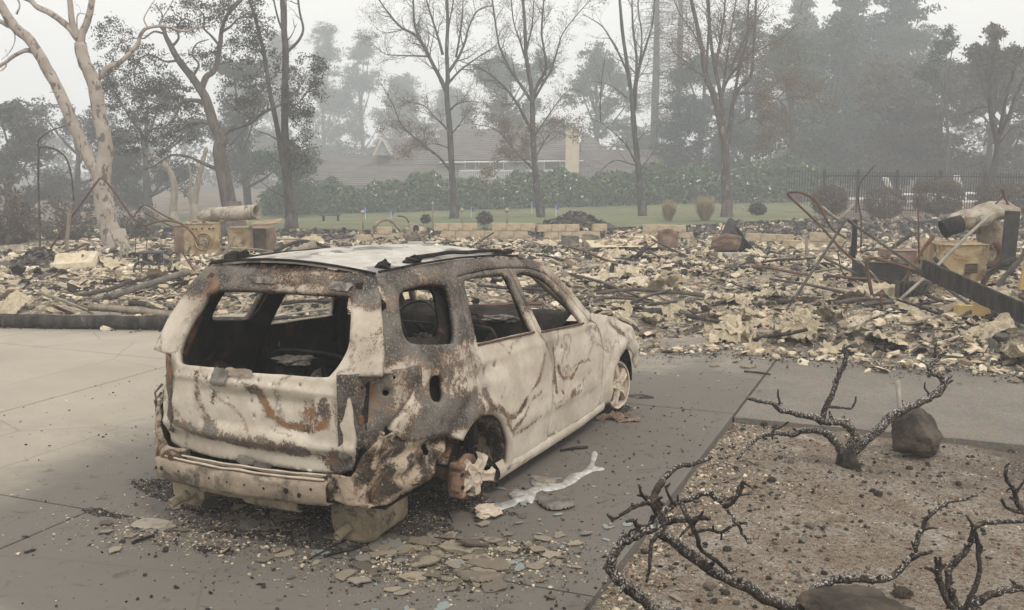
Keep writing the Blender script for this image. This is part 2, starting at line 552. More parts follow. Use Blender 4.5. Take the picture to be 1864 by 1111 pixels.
def leafm(key, cols):
    n = N(key)
    k = len(cols)
    c = n.ramp(n.island(), [(i / max(1, k - 1), cc) for i, cc in enumerate(cols)])
    M[key] = n.done(c, .8, None, None, .2)
leafm('grey_green_leaves', [(.05, .052, .042), (.085, .088, .07), (.065, .055, .042)])
leafm('oak_leaves', [(.03, .032, .024), (.06, .058, .04), (.095, .07, .048)])
leafm('deep_green_leaves', [(.025, .05, .032), (.055, .09, .048), (.10, .12, .06)])
leafm('conifer_needles', [(.018, .038, .032), (.04, .07, .052), (.065, .085, .055)])
leafm('brown_leaves', [(.085, .065, .045), (.12, .09, .06), (.06, .07, .05), (.15, .10, .06)])
leafm('dry_leaves', [(.17, .12, .065), (.23, .165, .085), (.11, .085, .05)])
leafm('hedge_leaves', [(.05, .085, .038), (.10, .145, .06), (.15, .19, .085)])
leafm('scorched_bush_leaves', [(.075, .058, .042), (.12, .092, .064), (.16, .12, .085)])
leafm('white_petals', [(.75, .73, .66), (.8, .78, .72)])
leafm('dry_grass_blades', [(.33, .25, .15), (.45, .36, .22), (.22, .17, .11)])
n = N('lawn_turf')
c = n.mix(n.step(n.noise(.25, 5, .6), .35, .65), (.105, .125, .062), (.15, .165, .085))
c = n.mix(n.step(n.noise(.9, 7, .7, .5), .48, .64), c, (.22, .19, .11))
M['lawn_turf'] = n.done(c, .95, n.bump(n.noise(30, 5, .7), .6, .03))
n = N('burnt_earth')
c = n.mix(n.step(n.noise(.5, 6, .6), .4, .65), (.105, .078, .055), (.22, .17, .12))
c = n.mix(n.step(n.noise(5, 6, .7), .5, .7), c, (.055, .048, .04))
M['burnt_earth'] = n.done(c, .95, n.bump(n.noise(12, 7, .7), .7, .05))

# buildings and metal scrap
n = N('block_wall_masonry')
c = n.mix(n.step(n.noise(2.2, 5, .6), .4, .65), (.38, .30, .195), (.49, .40, .275))
c = n.mix(n.math('MULTIPLY', n.step(n.noise(1.4, 7, .75, .6), .47, .64), .8), c, (.24, .19, .14))
M['block_wall_masonry'] = n.done(c, .95, n.bump(n.noise(30, 6, .7), .5, .02))
n = N('scorched_enamel')
c = n.mix(n.step(n.noise(2.5, 5, .6, .4), .38, .62), (.34, .26, .15), (.47, .40, .28))
c = n.mix(n.math('MULTIPLY', n.step(n.noise(2.6, 7, .7, .9), .44, .58), .9), c, (.22, .125, .05))
c = n.mix(n.step(n.noise(5, 7, .72, .5), .56, .64), c, (.06, .048, .04))
c = n.mix(n.math('MULTIPLY', n.step(n.noise(40, 5, .75), .55, .66), .5), c, (.12, .09, .06))
M['scorched_enamel'] = n.done(c, .7, n.bump(n.noise(25, 6, .6), .4, .01), None, .3)
n = N('galvanised_duct')
c = n.mix(n.step(n.noise(2.5, 6, .65, .5), .38, .62), (.22, .17, .12), (.42, .37, .30))
c = n.mix(n.math('MULTIPLY', n.step(n.noise(4, 7, .7, .8), .54, .64), .8), c, (.09, .07, .055))
M['galvanised_duct'] = n.done(c, .65, n.bump(n.noise(9, 6, .65, .4), .8, .04), None, .4)
simple('rusty_pipe', (.15, .075, .048), (.085, .055, .042), 12, .6, .01, .85)
simple('dark_pipe', (.055, .048, .042), (.11, .095, .08), 9, .6, .01, .8)
simple('pale_pipe', (.26, .235, .195), (.36, .33, .27), 9, .5, .01, .8)
simple('black_steel', (.018, .018, .018), (.045, .042, .04), 7, .5, .01, .6, 0, .4)
simple('grey_sheet', (.085, .078, .07), (.20, .18, .155), 6, .6, .02, .7, 0, .3)
simple('rust_sheet', (.16, .10, .075), (.27, .20, .15), 4, .5, .02, .8)
simple('fence_iron', (.012, .012, .014), (.02, .02, .022), 7, .2, .01, .5)
simple('lounger_white', (.72, .70, .66), (.78, .76, .72), 5, .1, .01, .6)
simple('cap_stone', (.40, .375, .34), (.48, .45, .41), 5, .3, .01)
n = N('roof_shingle')
c = n.mix(n.step(n.noise(.8, 5, .6), .35, .65), (.115, .095, .085), (.16, .135, .12))
c = n.mix(n.math('MULTIPLY', n.island(), .5), c, (.07, .06, .055))
M['roof_shingle'] = n.done(c, .9, n.bump(n.noise(18, 5, .7), .5, .03))
simple('cream_stucco', (.50, .43, .31), (.58, .51, .38), 2, .3, .01)
simple('blue_siding', (.22, .25, .27), (.27, .30, .32), 2, .3, .01)
simple('white_paint', (.7, .68, .64), (.78, .76, .72), 4, .2, .01)
simple('window_glass', (.03, .035, .04), (.05, .055, .06), 3, .0, .01, .15, 0, .5)
simple('flag_blue', (.03, .09, .42), (.04, .11, .5), 3, .1, .01)
simple('insulation', (.54, .45, .31), (.70, .61, .46), 7, .9, .04)
simple('yellow_panel', (.42, .29, .12), (.50, .38, .19), 3, .5, .02)

# ---------------------------------------------------------------- haze: thin smoke in the air
a = Acc(); a.box((0, 40, 12.5), (420, 420, 31))
n = N('smoke_air')
n.t.nodes.remove(n.b)
pv = n.t.nodes.new('ShaderNodeVolumePrincipled')
pv.inputs['Color'].default_value = (.90, .945, 1.0, 1)
pv.inputs['Density'].default_value = 0.0054
pv.inputs['Anisotropy'].default_value = 0.2
n.t.links.new(pv.outputs[0], n.t.nodes['Material Output'].inputs['Volume'])
haze = a.obj('haze', n.m, kind='stuff', label='thin grey smoke hanging in the air over the whole place')
# ================================================================ setting: ground sheets
BX, BY = (0.925, -0.380), (0.380, 0.925)      # joint directions of the driveway
def uv(u, v, z=0.0):
    return Vector((u * BX[0] + v * BY[0], u * BX[1] + v * BY[1], z))
def to_uv(x, y):
    return (x * BX[0] + y * BX[1], x * BY[0] + y * BY[1])

def terrain(x, y):
    drop = 0.77 - 0.028 * max(-40, min(28, x))
    return -0.10 - .38 * ss(16, 30, y) - ss(32, 60, y) * drop

CAR_TH = 1.1187736640009245
CAR_X, CAR_Y = -1.00199, 6.09693
cT, sT = math.cos(CAR_TH), math.sin(CAR_TH)
def to_car(x, y):
    dx, dy = x - CAR_X, y - CAR_Y
    return (dx * cT + dy * sT, -dx * sT + dy * cT)
def from_car(x, y, z=0.0):
    return Vector((CAR_X + x * cT - y * sT, CAR_Y + x * sT + y * cT, z))

xs = [-200, -120, -70, -45, -30] + list(np.arange(-24, 26, 1.0)) + [30, 45, 70, 120, 200]
ys = [-160, -60, -20, -5] + list(np.arange(0, 66, 1.5)) + [75, 95, 130, 170, 205, 240]
V, Fc = grid_mesh(xs, ys, lambda x, y: terrain(x, y) + (0.05 * fbm(x * .3, y * .3) if y > 24 else 0))
mesh_obj('ground', V, Fc, M['burnt_earth'], None, True, kind='structure')

# lawn: a sheet over the terrain between the ruins and the hedge
lawn_poly = [tuple(at(px, py, Y)[:2]) for px, py, Y in [(150, 420, 36), (480, 424, 34), (700, 420, 33.5), (1000, 410, 34), (1250, 405, 36), (1490, 402, 41), (1500, 380, 58), (900, 380, 63), (200, 380, 63)]]
P2, T2 = cdt(lawn_poly, [], 1.0)
mesh_obj('lawn', [(x, y, terrain(x, y) + .10 + .03 * nz(x, y)) for x, y in P2], T2, M['lawn_turf'], None, True, kind='structure')

# driveway of cast slabs with open joints
def stain(x, y):
    cx, cy = to_car(x, y)
    dx = max(-0.95 - cx, 0, cx - 3.0); dy = max(abs(cy) - 0.85, 0)
    d = math.hypot(dx, dy)
    s = 1.0 * math.exp(-(d / .8) ** 2) + .52 * math.exp(-(d / 2.0) ** 2)
    if cy < -0.8:
        s += .38 * ss(0, 1, (x + 1.5) / 2) * ss(11, 8.5, y)
    u, v = to_uv(x, y)
    s += .22 * ss(4.9, 3.9, v) * ss(-4.6, -2.5, u)
    s += .5 * math.exp(-max(0, rub_front(x) - y) / .35)
    s += .28 * ss(-3.4, -1.2, x) * ss(11, 9.5, y)
    s += .35 * math.exp(-((x + 2.5) ** 2 / .5 + (y - 6.4) ** 2 / 1.2))
    return min(1.3, s)
def rub_front(x):
    return interp(x, [-14, -8, -4, 0, 1.5, 2.7, 4.8, 8, 14], [12.9, 12.5, 12.3, 11.6, 10.75, 10.4, 9.4, 8.6, 7.4]) + .25 * nz(x * 1.1, 3.3) + .12 * nz(x * 3.7, 1.3)

drive = empty('driveway', (0, 0, 0), kind='structure')
def slab(u0, u1, v0, v1, z, mat, res=.16, thick=.10, name='concrete_slab', parent=None):
    g = .007
    pts = [(u0 + g, v0 + g), (u1 - g, v0 + g), (u1 - g, v1 - g), (u0 + g, v1 - g)]
    nu = max(2, int((u1 - u0) / res)); nv = max(2, int((v1 - v0) / res))
    us = [u0 + g] + list(np.linspace(u0 + g + .02, u1 - g - .02, nu)) + [u1 - g]
    vs = [v0 + g] + list(np.linspace(v0 + g + .02, v1 - g - .02, nv)) + [v1 - g]
    Vv = []
    for j, v in enumerate(vs):
        for i, u in enumerate(us):
            e = i in (0, len(us) - 1) or j in (0, len(vs) - 1)
            p = uv(u, v)
            Vv.append((p.x, p.y, z - (.006 if e else 0) + .004 * nz(p.x * .8, p.y * .8)))
    nx = len(us); ny = len(vs)
    Ff = [(j * nx + i, j * nx + i + 1, (j + 1) * nx + i + 1, (j + 1) * nx + i) for j in range(ny - 1) for i in range(nx - 1)]
    ring = list(range(nx)) + [j * nx + nx - 1 for j in range(1, ny)] + [(ny - 1) * nx + i for i in range(nx - 2, -1, -1)] + [j * nx for j in range(ny - 2, 0, -1)]
    b = len(Vv)
    for r in ring:
        q = Vv[r]; Vv.append((q[0], q[1], z - thick))
    for k in range(len(ring)):
        k2 = (k + 1) % len(ring)
        Ff.append((ring[k2], ring[k], b + k, b + k2))
    o = mesh_obj(name, Vv, Ff, mat, parent)
    set_attr(o.data, 'soot', [stain(q[0], q[1]) for q in Vv])
    return o
UU = [-16.0, -12.6, -9.9, -7.0, -4.55, -1.39]
VV = [-3.2, .7, 4.44, 8.2, 12.2]
for j in range(4):
    for i in range(5):
        if j in (2,) and i == 3:
            slab(UU[3], UU[5], VV[j], VV[j + 1], 0, M['concrete'], parent=drive)
        elif j == 2 and i == 4:
            continue
        else:
            slab(UU[i], UU[i + 1], VV[j], VV[j + 1], 0, M['concrete'], parent=drive)
walk = empty('footpath', (0, 0, 0), kind='structure')
for u0, u1 in ((-1.39, 1.9), (1.9, 5.2), (5.2, 9.0)):
    slab(u0, u1, 8.13, 11.9, -.012, M['aggregate_concrete'], parent=walk, name='paving_slab')
# exposed edge strip of the slab beside the bed
a = Acc()
pts = [uv(-1.392, v, -.045) for v in np.arange(-3.0, 8.2, .25)]

# planting bed, finely uneven
def bed_z(x, y):
    return -.062 + .022 * fbm(x * 1.6, y * 1.6) + .010 * fbm(x * 9, y * 9, 2) + .006 * nz(x * 31, y * 31)
us = list(np.arange(-1.40, 7.2, .055)); vs = list(np.arange(-.6, 8.16, .055))
V = []; so = []
for v in vs:
    for u in us:
        p = uv(u, v); V.append((p.x, p.y, bed_z(p.x, p.y)))
        so.append(.55 * ss(2.2, 4.6, p.x) + .35 * math.exp(-((p.x - 2.3) ** 2 + (p.y - 6.7) ** 2) / .5) - .3 * ss(1.9, .4, u + 1.4))
nx = len(us)
Fc = [(j * nx + i, j * nx + i + 1, (j + 1) * nx + i + 1, (j + 1) * nx + i) for j in range(len(vs) - 1) for i in range(nx - 1)]
o = mesh_obj('planting_bed', V, Fc, M['bed_soil'], None, True, kind='structure')
set_attr(o.data, 'soot', so)

# rubble field terrain
def rub_z(x, y):
    f = rub_front(x)
    t = ss(0, 1.6, y - f); e = ss(31.5, 28.5, y) * ss(-17, -14.5, x) * ss(17, 14, x)
    m = .10 + .03 * ss(3, 9, y - f) - .036 * max(0, y - 15) + (.09 - .04 * ss(18, 26, y)) * fbm(x * .32, y * .32, 1, 3) + (.09 - .03 * ss(15, 25, y)) * fbm(x * 1.1, y * 1.1, 4, 3)
    # right-hand heap and the heaps round the appliances
    m += .12 * math.exp(-((x - 6.9) ** 2 / 1.5 + (y - 16.5) ** 2 / 4)) + .10 * math.exp(-((x - 5.2) ** 2 / 2.5 + (y - 10.6) ** 2 / .8)) + .02 * math.exp(-((x - 5.6) ** 2 / 3.5 + (y - 12.5) ** 2 / 6))
    m += .12 * math.exp(-((x + 5.7) ** 2 / 5 + (y - 20.5) ** 2 / 6))
    m += .05 * fbm(x * 4, y * 4, 9, 3)
    return terrain(x, y) * .0 - .14 + (m + .14) * t * e + (1 - e) * -.6
xs = list(np.arange(-17, 17.01, .13)); 
ys = list(np.arange(7.2, 16, .10)) + list(np.arange(16, 32, .17))
V, Fc = grid_mesh(xs, ys, rub_z)
mesh_obj('rubble_bed', V, Fc, M['rubble_ground'], None, True, kind='structure')

# ================================================================ burnt car
CAR = empty('burnt_car', (CAR_X, CAR_Y, 0), CAR_TH, label='burnt-out estate car shell without glass or tyres, standing on the driveway', category='car')
def hw(x, z):
    b = interp(z, [0.05, 0.2, 0.35, 0.55, 0.75, 0.93, 1.1, 1.3, 1.42, 1.5], [0.83, 0.855, 0.868, 0.872, 0.862, 0.825, 0.765, 0.68, 0.615, 0.54])
    if x < -0.35: b -= 0.144 * ((-0.35 - x) / 0.6) ** 2
    if x > 2.3: b -= 0.07 * ((x - 2.3) / 0.9) ** 2
    return b
def gx(y, z):
    x = interp(z, [0.2, 0.40, 0.5, 0.62, 0.75, 0.88, 0.95, 1.0, 1.2, 1.38, 1.46, 1.5], [-.86, -.88, -.90, -.92, -.925, -.91, -.89, -.87, -.765, -.65, -.60, -.54])
    return x + 0.035 * abs(y / 0.65) ** 2.6
def G(x, z, cx, cz, rx, rz):
    return math.exp(-((x - cx) / rx) ** 2 - ((z - cz) / rz) ** 2)
def stroke(u, v, pts, w):
    best = 9
    for (a0, a1), (b0, b1) in zip(pts[:-1], pts[1:]):
        dx, dy = b0 - a0, b1 - a1
        t = max(0, min(1, ((u - a0) * dx + (v - a1) * dy) / (dx * dx + dy * dy)))
        best = min(best, math.hypot(u - a0 - dx * t, v - a1 - dy * t))
    return math.exp(-(best / w) ** 2)
SIDE_STROKES = [([(.30, .60), (.42, .50), (.55, .47), (.75, .56), (.93, .64), (1.03, .78)], .022, .5), ([(.42, .46), (.50, .38), (.66, .44), (.78, .52), (.95, .55)], .020, .45),
                ([(1.24, .66), (1.32, .56), (1.48, .54), (1.66, .62), (1.84, .60)], .020, .5), ([(1.28, .50), (1.36, .42), (1.6, .45), (1.86, .52)], .018, .4), ([(1.17, .80), (1.175, .62), (1.20, .50)], .022, .45),
                ([(.50, .345), (.75, .36), (.95, .385)], .014, .5), ([(1.20, .37), (1.5, .40), (1.9, .42)], .014, .4), ([(1.9, .84), (2.0, .80), (2.06, .70)], .03, .35), ([(2.35, .80), (2.5, .70), (2.62, .64)], .03, .5),
                ([(.16, .72), (.2, .62), (.3, .56)], .03, .3), ([(-.55, .86), (-.45, .74), (-.3, .70), (-.15, .68), (.0, .70)], .05, .35)]
def soot_side(x, z):
    s = .12
    for p_, w_, k_ in SIDE_STROKES: s += k_ * stroke(x, z, p_, w_)
    s += .54 * ss(.98, 1.12, z) * ss(2.2, 1.2, x)
    s += .40 * G(x, z, -.35, .98, .45, .22) + .75 * G(x, z, -.45, .66, .28, .10) + .35 * G(x, z, -.12, .62, .2, .12)
    s += .22 * G(x, z, .15, .75, .12, .3) + .14 * G(x, z, .6, .5, .3, .2) - .12 * G(x, z, .75, .62, .22, .2)
    s += .15 * G(x, z, 1.2, .8, .1, .25) - .1 * G(x, z, 1.7, .6, .3, .3) - .25 * G(x, z, 2.25, .5, .2, .4)
    s += .35 * G(x, z, 2.5, .78, .12, .12) - .1 * ss(.45, .2, z)
    return s
def rust_side(x, z):
    return .30 * sum(stroke(x, z, p_, w_ * .8) for p_, w_, k_ in SIDE_STROKES[:7]) + .25 * G(x, z, .45, .5, .2, .2) + .3 * G(x, z, 1.5, .55, .2, .12) + .25 * G(x, z, -.4, 1.33, .3, .05) + .2 * G(x, z, 2.4, .6, .12, .1)
def relief_side(x, z):
    r = 0
    d = math.hypot(x - .08, z - .22)
    if z < .75:
        r += .020 * math.exp(-((d - .41) / .045) ** 2) - .006 * math.exp(-((d - .50) / .05) ** 2)
    d2 = math.hypot(x - 2.62, z - .24)
    r += .018 * math.exp(-((d2 - .37) / .05) ** 2)
    r += .010 * max(0, 1 - abs(z - (.885 - .02 * x)) / .024) * ss(.05, .2, x)        # shoulder crease
    r += .010 * ss(.36, .40, z + .04 * x * .2) * ss(.50, .42, z) * ss(.45, .6, x) * ss(2.1, 1.9, x)   # rubbing strip ridge
    r -= .022 * G(x, z, .26, .83, .085, .055) + .022 * G(x, z, 1.27, .765, .085, .055)       # handle dishes
    r -= .020 * G(x, z, -.36, .84, .115, .10)                                             # filler recess
    r += .012 * fbm(x * 2.1, z * 2.1, 5, 3) * ss(.3, .5, z) * ss(1.2, .95, z)
    r += .0035 * fbm(x * 8, z * 8, 8, 2)
    if x > 2.15: r += .022 * fbm(x * 4.5, z * 4.5, 3, 3)
    return r
def side_panel(name, outline, holes, sg, mat, soot=soot_side, rust=rust_side, inset=0.0, relief=relief_side, res=.026, thick=.022, parent=CAR, so_add=0.0, **props):
    P, T = cdt(outline, holes, res)
    Vv = []; S = []; R = []
    for (x, z) in P:
        y = hw(x, z) - inset + (relief(x + (3.3 if sg > 0 else 0) * 0, z) if relief else 0)
        Vv.append((x, sg * y, z)); S.append(soot(x, z) + so_add); R.append(rust(x, z))
    if sg > 0: T = [t[::-1] for t in T]
    o = mesh_obj(name, Vv, T, mat, parent, True, **props)
    o.data.materials.append(M['charred_interior'])
    set_attr(o.data, 'soot', S); set_attr(o.data, 'rust', R)
    if thick:
        m = o.modifiers.new('thickness', 'SOLIDIFY'); m.thickness = thick; m.offset = -1; m.material_offset = 1; m.material_offset_rim = 0; m.use_even_offset = False
    return o
def shift(pts, dx=0, dz=0):
    return [(p[0] + dx, p[1] + dz) for p in pts]

ROOFE = [(-0.52, 1.475), (-0.151, 1.478), (0.381, 1.468), (0.95, 1.435), (1.23, 1.400), (1.391, 1.359), (1.529, 1.291), (1.705, 1.142), (1.858, 0.995), (1.945, 0.92)]
TOPL = [(0.234, 1.384), (0.587, 1.385), (0.913, 1.366), (1.20, 1.335), (1.38, 1.285), (1.51, 1.205), (1.66, 1.085), (1.80, .955), (1.90, .87)]
CL = [(.234, 1.384), (.167, 1.244), (.105, 1.081), (.072, .992), (.060, .885), (.065, .753), (.085, .65), (.095, .585)]
BL = [(.895, 1.366), (.925, 1.22), (.985, .945), (1.04, .885), (1.10, .80), (1.135, .70), (1.14, .52), (1.115, .38), (1.085, .205)]
FL = [(1.90, .87), (1.975, .845), (2.03, .79), (2.085, .65), (2.09, .42), (2.07, .205)]
QW = smooth_poly([(-.386, 1.372), (-.157, 1.378), (.014, 1.362), (.075, 1.335), (.05, 1.24), (.0, 1.12), (-.055, 1.056), (-.125, 1.045), (-.44, 1.095), (-.515, 1.13), (-.517, 1.2), (-.46, 1.32)], 3)
FUEL = smooth_poly([(-.408, .905), (-.334, .91), (-.285, .88), (-.300, .797), (-.350, .77), (-.425, .79), (-.437, .848)], 3)
arch_c = (.08, .215); AR = .372
ARCH = [(arch_c[0] + AR * math.cos(math.radians(t)), arch_c[1] + AR * math.sin(math.radians(t))) for t in range(88, 134, 7)]   # top going rearward
quarter = [(-.52, 1.475), (-.60, 1.37), (-.685, 1.153), (-.755, .995), (-.60, .968), (-.545, .93), (-.595, .839), (-.725, .751), (-.765, .706), (-.69, .635), (-.60, .612), (-.457, .603), (-.30, .570)]
quarter += ARCH[::-1] + [(.091, .585)] + shift(CL, -.006)[::-1][1:] + shift(TOPL, 0, .004)[1:] + ROOFE[::-1][:-1]
quarter = quarter[::-1] if False else quarter
def area(p):
    return sum(p[i - 1][0] * p[i][1] - p[i][0] * p[i - 1][1] for i in range(len(p))) / 2
hole = lambda x, z, r=.012: [(x + r * math.cos(k), z + r * 1.2 * math.sin(k)) for k in np.linspace(0, 2 * math.pi, 9)[:-1]]
for sg in (-1, 1):
    side_panel('quarter_panel', quarter, [QW, FUEL] if sg < 0 else [QW], sg, M['burnt_paint'], thick=.035)
    # rear door
    arch2 = [(arch_c[0] + AR * math.cos(math.radians(t)), arch_c[1] + AR * math.sin(math.radians(t))) for t in range(86, -8, -7)]
    rd = shift(CL, .006) + arch2[1:] + [(.445, .19), (.40, .150), (.75, .145), (1.078, .150)] + shift(BL, -.007)[::-1] + [(.587, 1.381)]
    rd[0] = (.238, 1.380)
    rwin = smooth_poly([(.292, 1.352), (.60, 1.350), (.825, 1.330), (.855, 1.28), (.865, 1.2), (.925, .972), (.915, .955), (.55, .978), (.20, .998), (.175, 1.02), (.195, 1.11), (.245, 1.25)], 2)
    side_panel('rear_door', rd, [rwin, hole(.20, .825, .02), hole(.335, .838, .012)], sg, M['burnt_paint'], thick=.03)
    fd = shift(BL, .007) + [(1.4, .16), (1.8, .175), (2.066, .19)] + shift(FL, -.004)[::-1][1:] + shift(TOPL, 0, -.004)[::-1][1:-2]
    fd = [p for p in fd]
    fwin = smooth_poly([(.975, 1.315), (1.20, 1.292), (1.35, 1.245), (1.47, 1.165), (1.62, 1.03), (1.745, .895), (1.70, .885), (1.3, .915), (1.06, .938), (1.035, .955), (1.01, 1.06)], 2)
    side_panel('front_door', fd, [fwin, hole(1.205, .765, .018), hole(1.345, .775, .012)], sg, M['burnt_paint'], thick=.03)
    # rust-brown belt strip under the door glass
    a = Acc()
    for x0, x1 in ((.17, .93), (1.03, 1.76)):
        pts = [(x, sg * (hw(x, .94 - .0) + .0), interp(x, [.17, .93, 1.03, 1.76], [1.0, .955, .94, .89]) - .008) for x in np.linspace(x0, x1, 8)]
        a.tube([(p[0], sg * (hw(p[0], p[2]) + .006), p[2]) for p in pts], .008, 6)
    a.obj('belt_strip', M['rusty_pipe'], CAR, True)
    # sill
    P = [(x, z) for x in np.linspace(.36, 2.16, 24) for z in (0,)]
    V = []
    prof = [(-.030, .215), (.000, .178), (.006, .150), (-.004, .115), (-.03, .095), (-.10, .10)]
    for x in np.linspace(.36, 2.18, 30):
        for dy, z in prof:
            V.append((x, sg * (hw(x, .2) + dy + .004 * nz(x * 6, z * 9)), z + .008 * ss(1.6, 2.2, x) * 3 - .012 * ss(.8, .3, x) * 0))
    k = len(prof)
    Fs = [(i * k + j, i * k + j + 1, (i + 1) * k + j + 1, (i + 1) * k + j) for i in range(29) for j in range(k - 1)]
    if sg > 0: Fs = [f[::-1] for f in Fs]
    o = mesh_obj('sill', V, Fs, M['burnt_paint'], CAR, True)
    set_attr(o.data, 'soot', [.0 if v[0] > .6 else .25 for v in V]); set_attr(o.data, 'rust', [.1] * len(V))
    # front wing, slumped and crumpled
    af = [(2.62 + .335 * math.cos(math.radians(t)), .225 + .31 * math.sin(math.radians(t))) for t in range(18, 190, 9)]
    wing = shift(FL, .005)[1:] + [(2.20, .165)] + [(2.285, .19)] + af[::-1][1:] + [(3.02, .40), (3.05, .47), (2.93, .59), (2.80, .70), (2.68, .765), (2.50, .815), (2.3, .86), (2.05, .91), (1.955, .925), (1.93, .885)]
    def rel2(x, z, sg=sg):
        return relief_side(x, z) - .22 * ss(2.35, 3.1, x) * ss(.70, .85, z) * 0 - .10 * ss(.68, .84, z) * ss(2.1, 2.7, x) + .03 * nz(x * 7, z * 7, 4) * ss(2.2, 2.6, x)
    side_panel('front_wing', wing, [], sg, M['burnt_paint'], relief=rel2, thick=.006, res=.028)

# roof sheet
roofo = []
xr = list(np.linspace(-.53, 1.38, 14))
def ry(x): return interp(x, [-.55, 1.0, 1.40], [.575, .555, .53])
def rze(x): return interp(x, [p[0] for p in ROOFE[:6]], [p[1] for p in ROOFE[:6]])
rim_r = [(x, -ry(x)) for x in xr]; rim_l = [(x, ry(x)) for x in xr[::-1]]
frontc = [(1.38 + .05 * (1 - (y / .53) ** 2), y) for y in np.linspace(-.4, .4, 5)]
backc = [(-.53 - .055 * (1 - (y / .575) ** 2), y) for y in np.linspace(.45, -.45, 7)]
P, T = cdt(rim_r + frontc + rim_l + backc, [], .035)
V = [(x, y, rze(x) + .055 * (1 - (y / .58) ** 2) - .010 * ss(.50, .56, abs(y)) + .004 * fbm(x * 3, y * 3, 2) + (.004 * math.sin(y * 40) if abs(y) < .4 and -.3 < x < 1.2 else 0)) for x, y in P]
o = mesh_obj('roof', V, T, M['burnt_roof'], CAR, True)
o.data.materials.append(M['charred_interior'])
set_attr(o.data, 'soot', [.45 * ss(.05, .45, fbm(p[0] * 1.6, p[1] * 7, 5, 4)) + .35 * ss(.1, .5, fbm(p[0] * 6, p[1] * 2, 9, 3)) + .30 * ss(.9, 1.4, p[0]) + .22 * ss(.42, .56, abs(p[1])) + .3 * G(p[0], p[1], .2, .0, .3, .1) for p in P]); set_attr(o.data, 'rust', [0.0] * len(P))
m = o.modifiers.new('thickness', 'SOLIDIFY'); m.thickness = .02; m.offset = -1; m.material_offset = 1
a = Acc()
a.tube([(-.535 - .055 * (1 - (y / .575) ** 2) - .006, y, rze(-.52) + .055 * (1 - (y / .58) ** 2) + .001) for y in np.linspace(-.57, .57, 16)], .0075, 6)
for sg in (-1, 1):
    a.tube([(x, sg * (ry(x) + .002), rze(x) + .010) for x in np.linspace(-.52, 1.36, 20)], .007, 6)
a.obj('roof_seal', M['char_black'], CAR, True)
# charred remains of the roof rails
def lump(name, c, s, mat, parent, seed, rough=.35, sub=2):
    import bmesh
    bm = bmesh.new(); bmesh.ops.create_icosphere(bm, subdivisions=sub, radius=1.0)
    V = []
    for v in bm.verts:
        p = v.co.normalized()
        k = 1 + rough * fbm(p.x * 1.7 + seed * 3.1, p.y * 1.7, p.z * 1.7 + seed, 3)
        V.append((c[0] + p.x * s[0] * k, c[1] + p.y * s[1] * k, c[2] + p.z * s[2] * k))
    F = [tuple(v.index for v in f.verts) for f in bm.faces]; bm.free()
    return mesh_obj(name, V, F, mat, parent, False)
for i, (x, y, s) in enumerate([(-.36, -.50, (.055, .030, .028)), (-.05, -.50, (.09, .032, .028)), (1.12, -.49, (.14, .03, .022)), (-.36, .50, (.11, .035, .04))]):
    lump('rail_stub', (x, y, rze(x) + .022), s, M['char_black'], CAR, i + 2, .6, 3)
a = Acc(); a.tube([(x, -.49 + .012 * nz(x * 3, 1), rze(x) + .036 + .01 * nz(x * 4, 2)) for x in np.linspace(.02, 1.1, 14)], .013, 7, wob=.3)
a.obj('roof_rail', M['char_black'], CAR, True)
a = Acc(); a.tube([(x, .50 + .012 * nz(x * 3, 6), rze(x) + .020 + .01 * nz(x * 4, 7)) for x in np.linspace(-.3, 1.0, 14)], .008, 7, wob=.3)
a.obj('roof_rail', M['char_black'], CAR, True)

# tailgate
TGO = [(-.548, .464), (-.615, .495), (-.648, .60), (-.645, .72), (-.632, .839), (-.612, .985), (-.772, 1.002), (-.735, 1.166), (-.641, 1.376), (-.575, 1.463)]
TGO_top = [(y, 1.463 + .035 * (1 - (y / .575) ** 2)) for y in np.linspace(-.45, .45, 7)]
TGL = [(-p[0], p[1]) for p in TGO[::-1]]
TGL = [(p[0], p[1]) for p in TGL]
outline = TGO + TGO_top + TGL + [(.30, .45), (0, .456), (-.3, .458)]
TW = smooth_poly([(.433, 1.345), (.015, 1.368), (-.40, 1.372), (-.475, 1.358), (-.505, 1.30), (-.552, 1.15), (-.540, 1.06), (-.50, .99), (-.45, .968), (-.2, .962), (.10, .950), (.25, .958), (.50, .95), (.545, .98), (.56, 1.08), (.50, 1.25)], 3)
def relief_rear(y, z):
    r = 0
    pl = ss(.385, .355, abs(y + .03) - .12 * (z - .74)) * ss(.640, .655, z) * ss(.852, .840, z)
    r += .026 * pl
    r -= .016 * max(0, 1 - abs(z - .893) / .022) * ss(.65, .5, abs(y))
    r += .006 * max(0, 1 - abs(z - .862) / .012) * ss(.62, .55, abs(y))
    r -= .020 * max(0, 1 - abs(z - (.590 + .05 * y * y)) / .035)
    r += .012 * math.exp(-((z - .53) / .03) ** 2)
    r += .010 * math.exp(-((z - 1.40) / .02) ** 2) * ss(.5, .4, abs(y))
    r += .014 * fbm(y * 2.3, z * 2.3, 11, 3) * ss(1.0, .85, z) + .004 * fbm(y * 9, z * 9, 1, 2)
    # diagonal buckle
    r += .012 * math.exp(-(((y + .12) * .8 + (z - .74) * .45) / .02) ** 2) * ss(.62, .7, z) * ss(.9, .84, z)
    return r
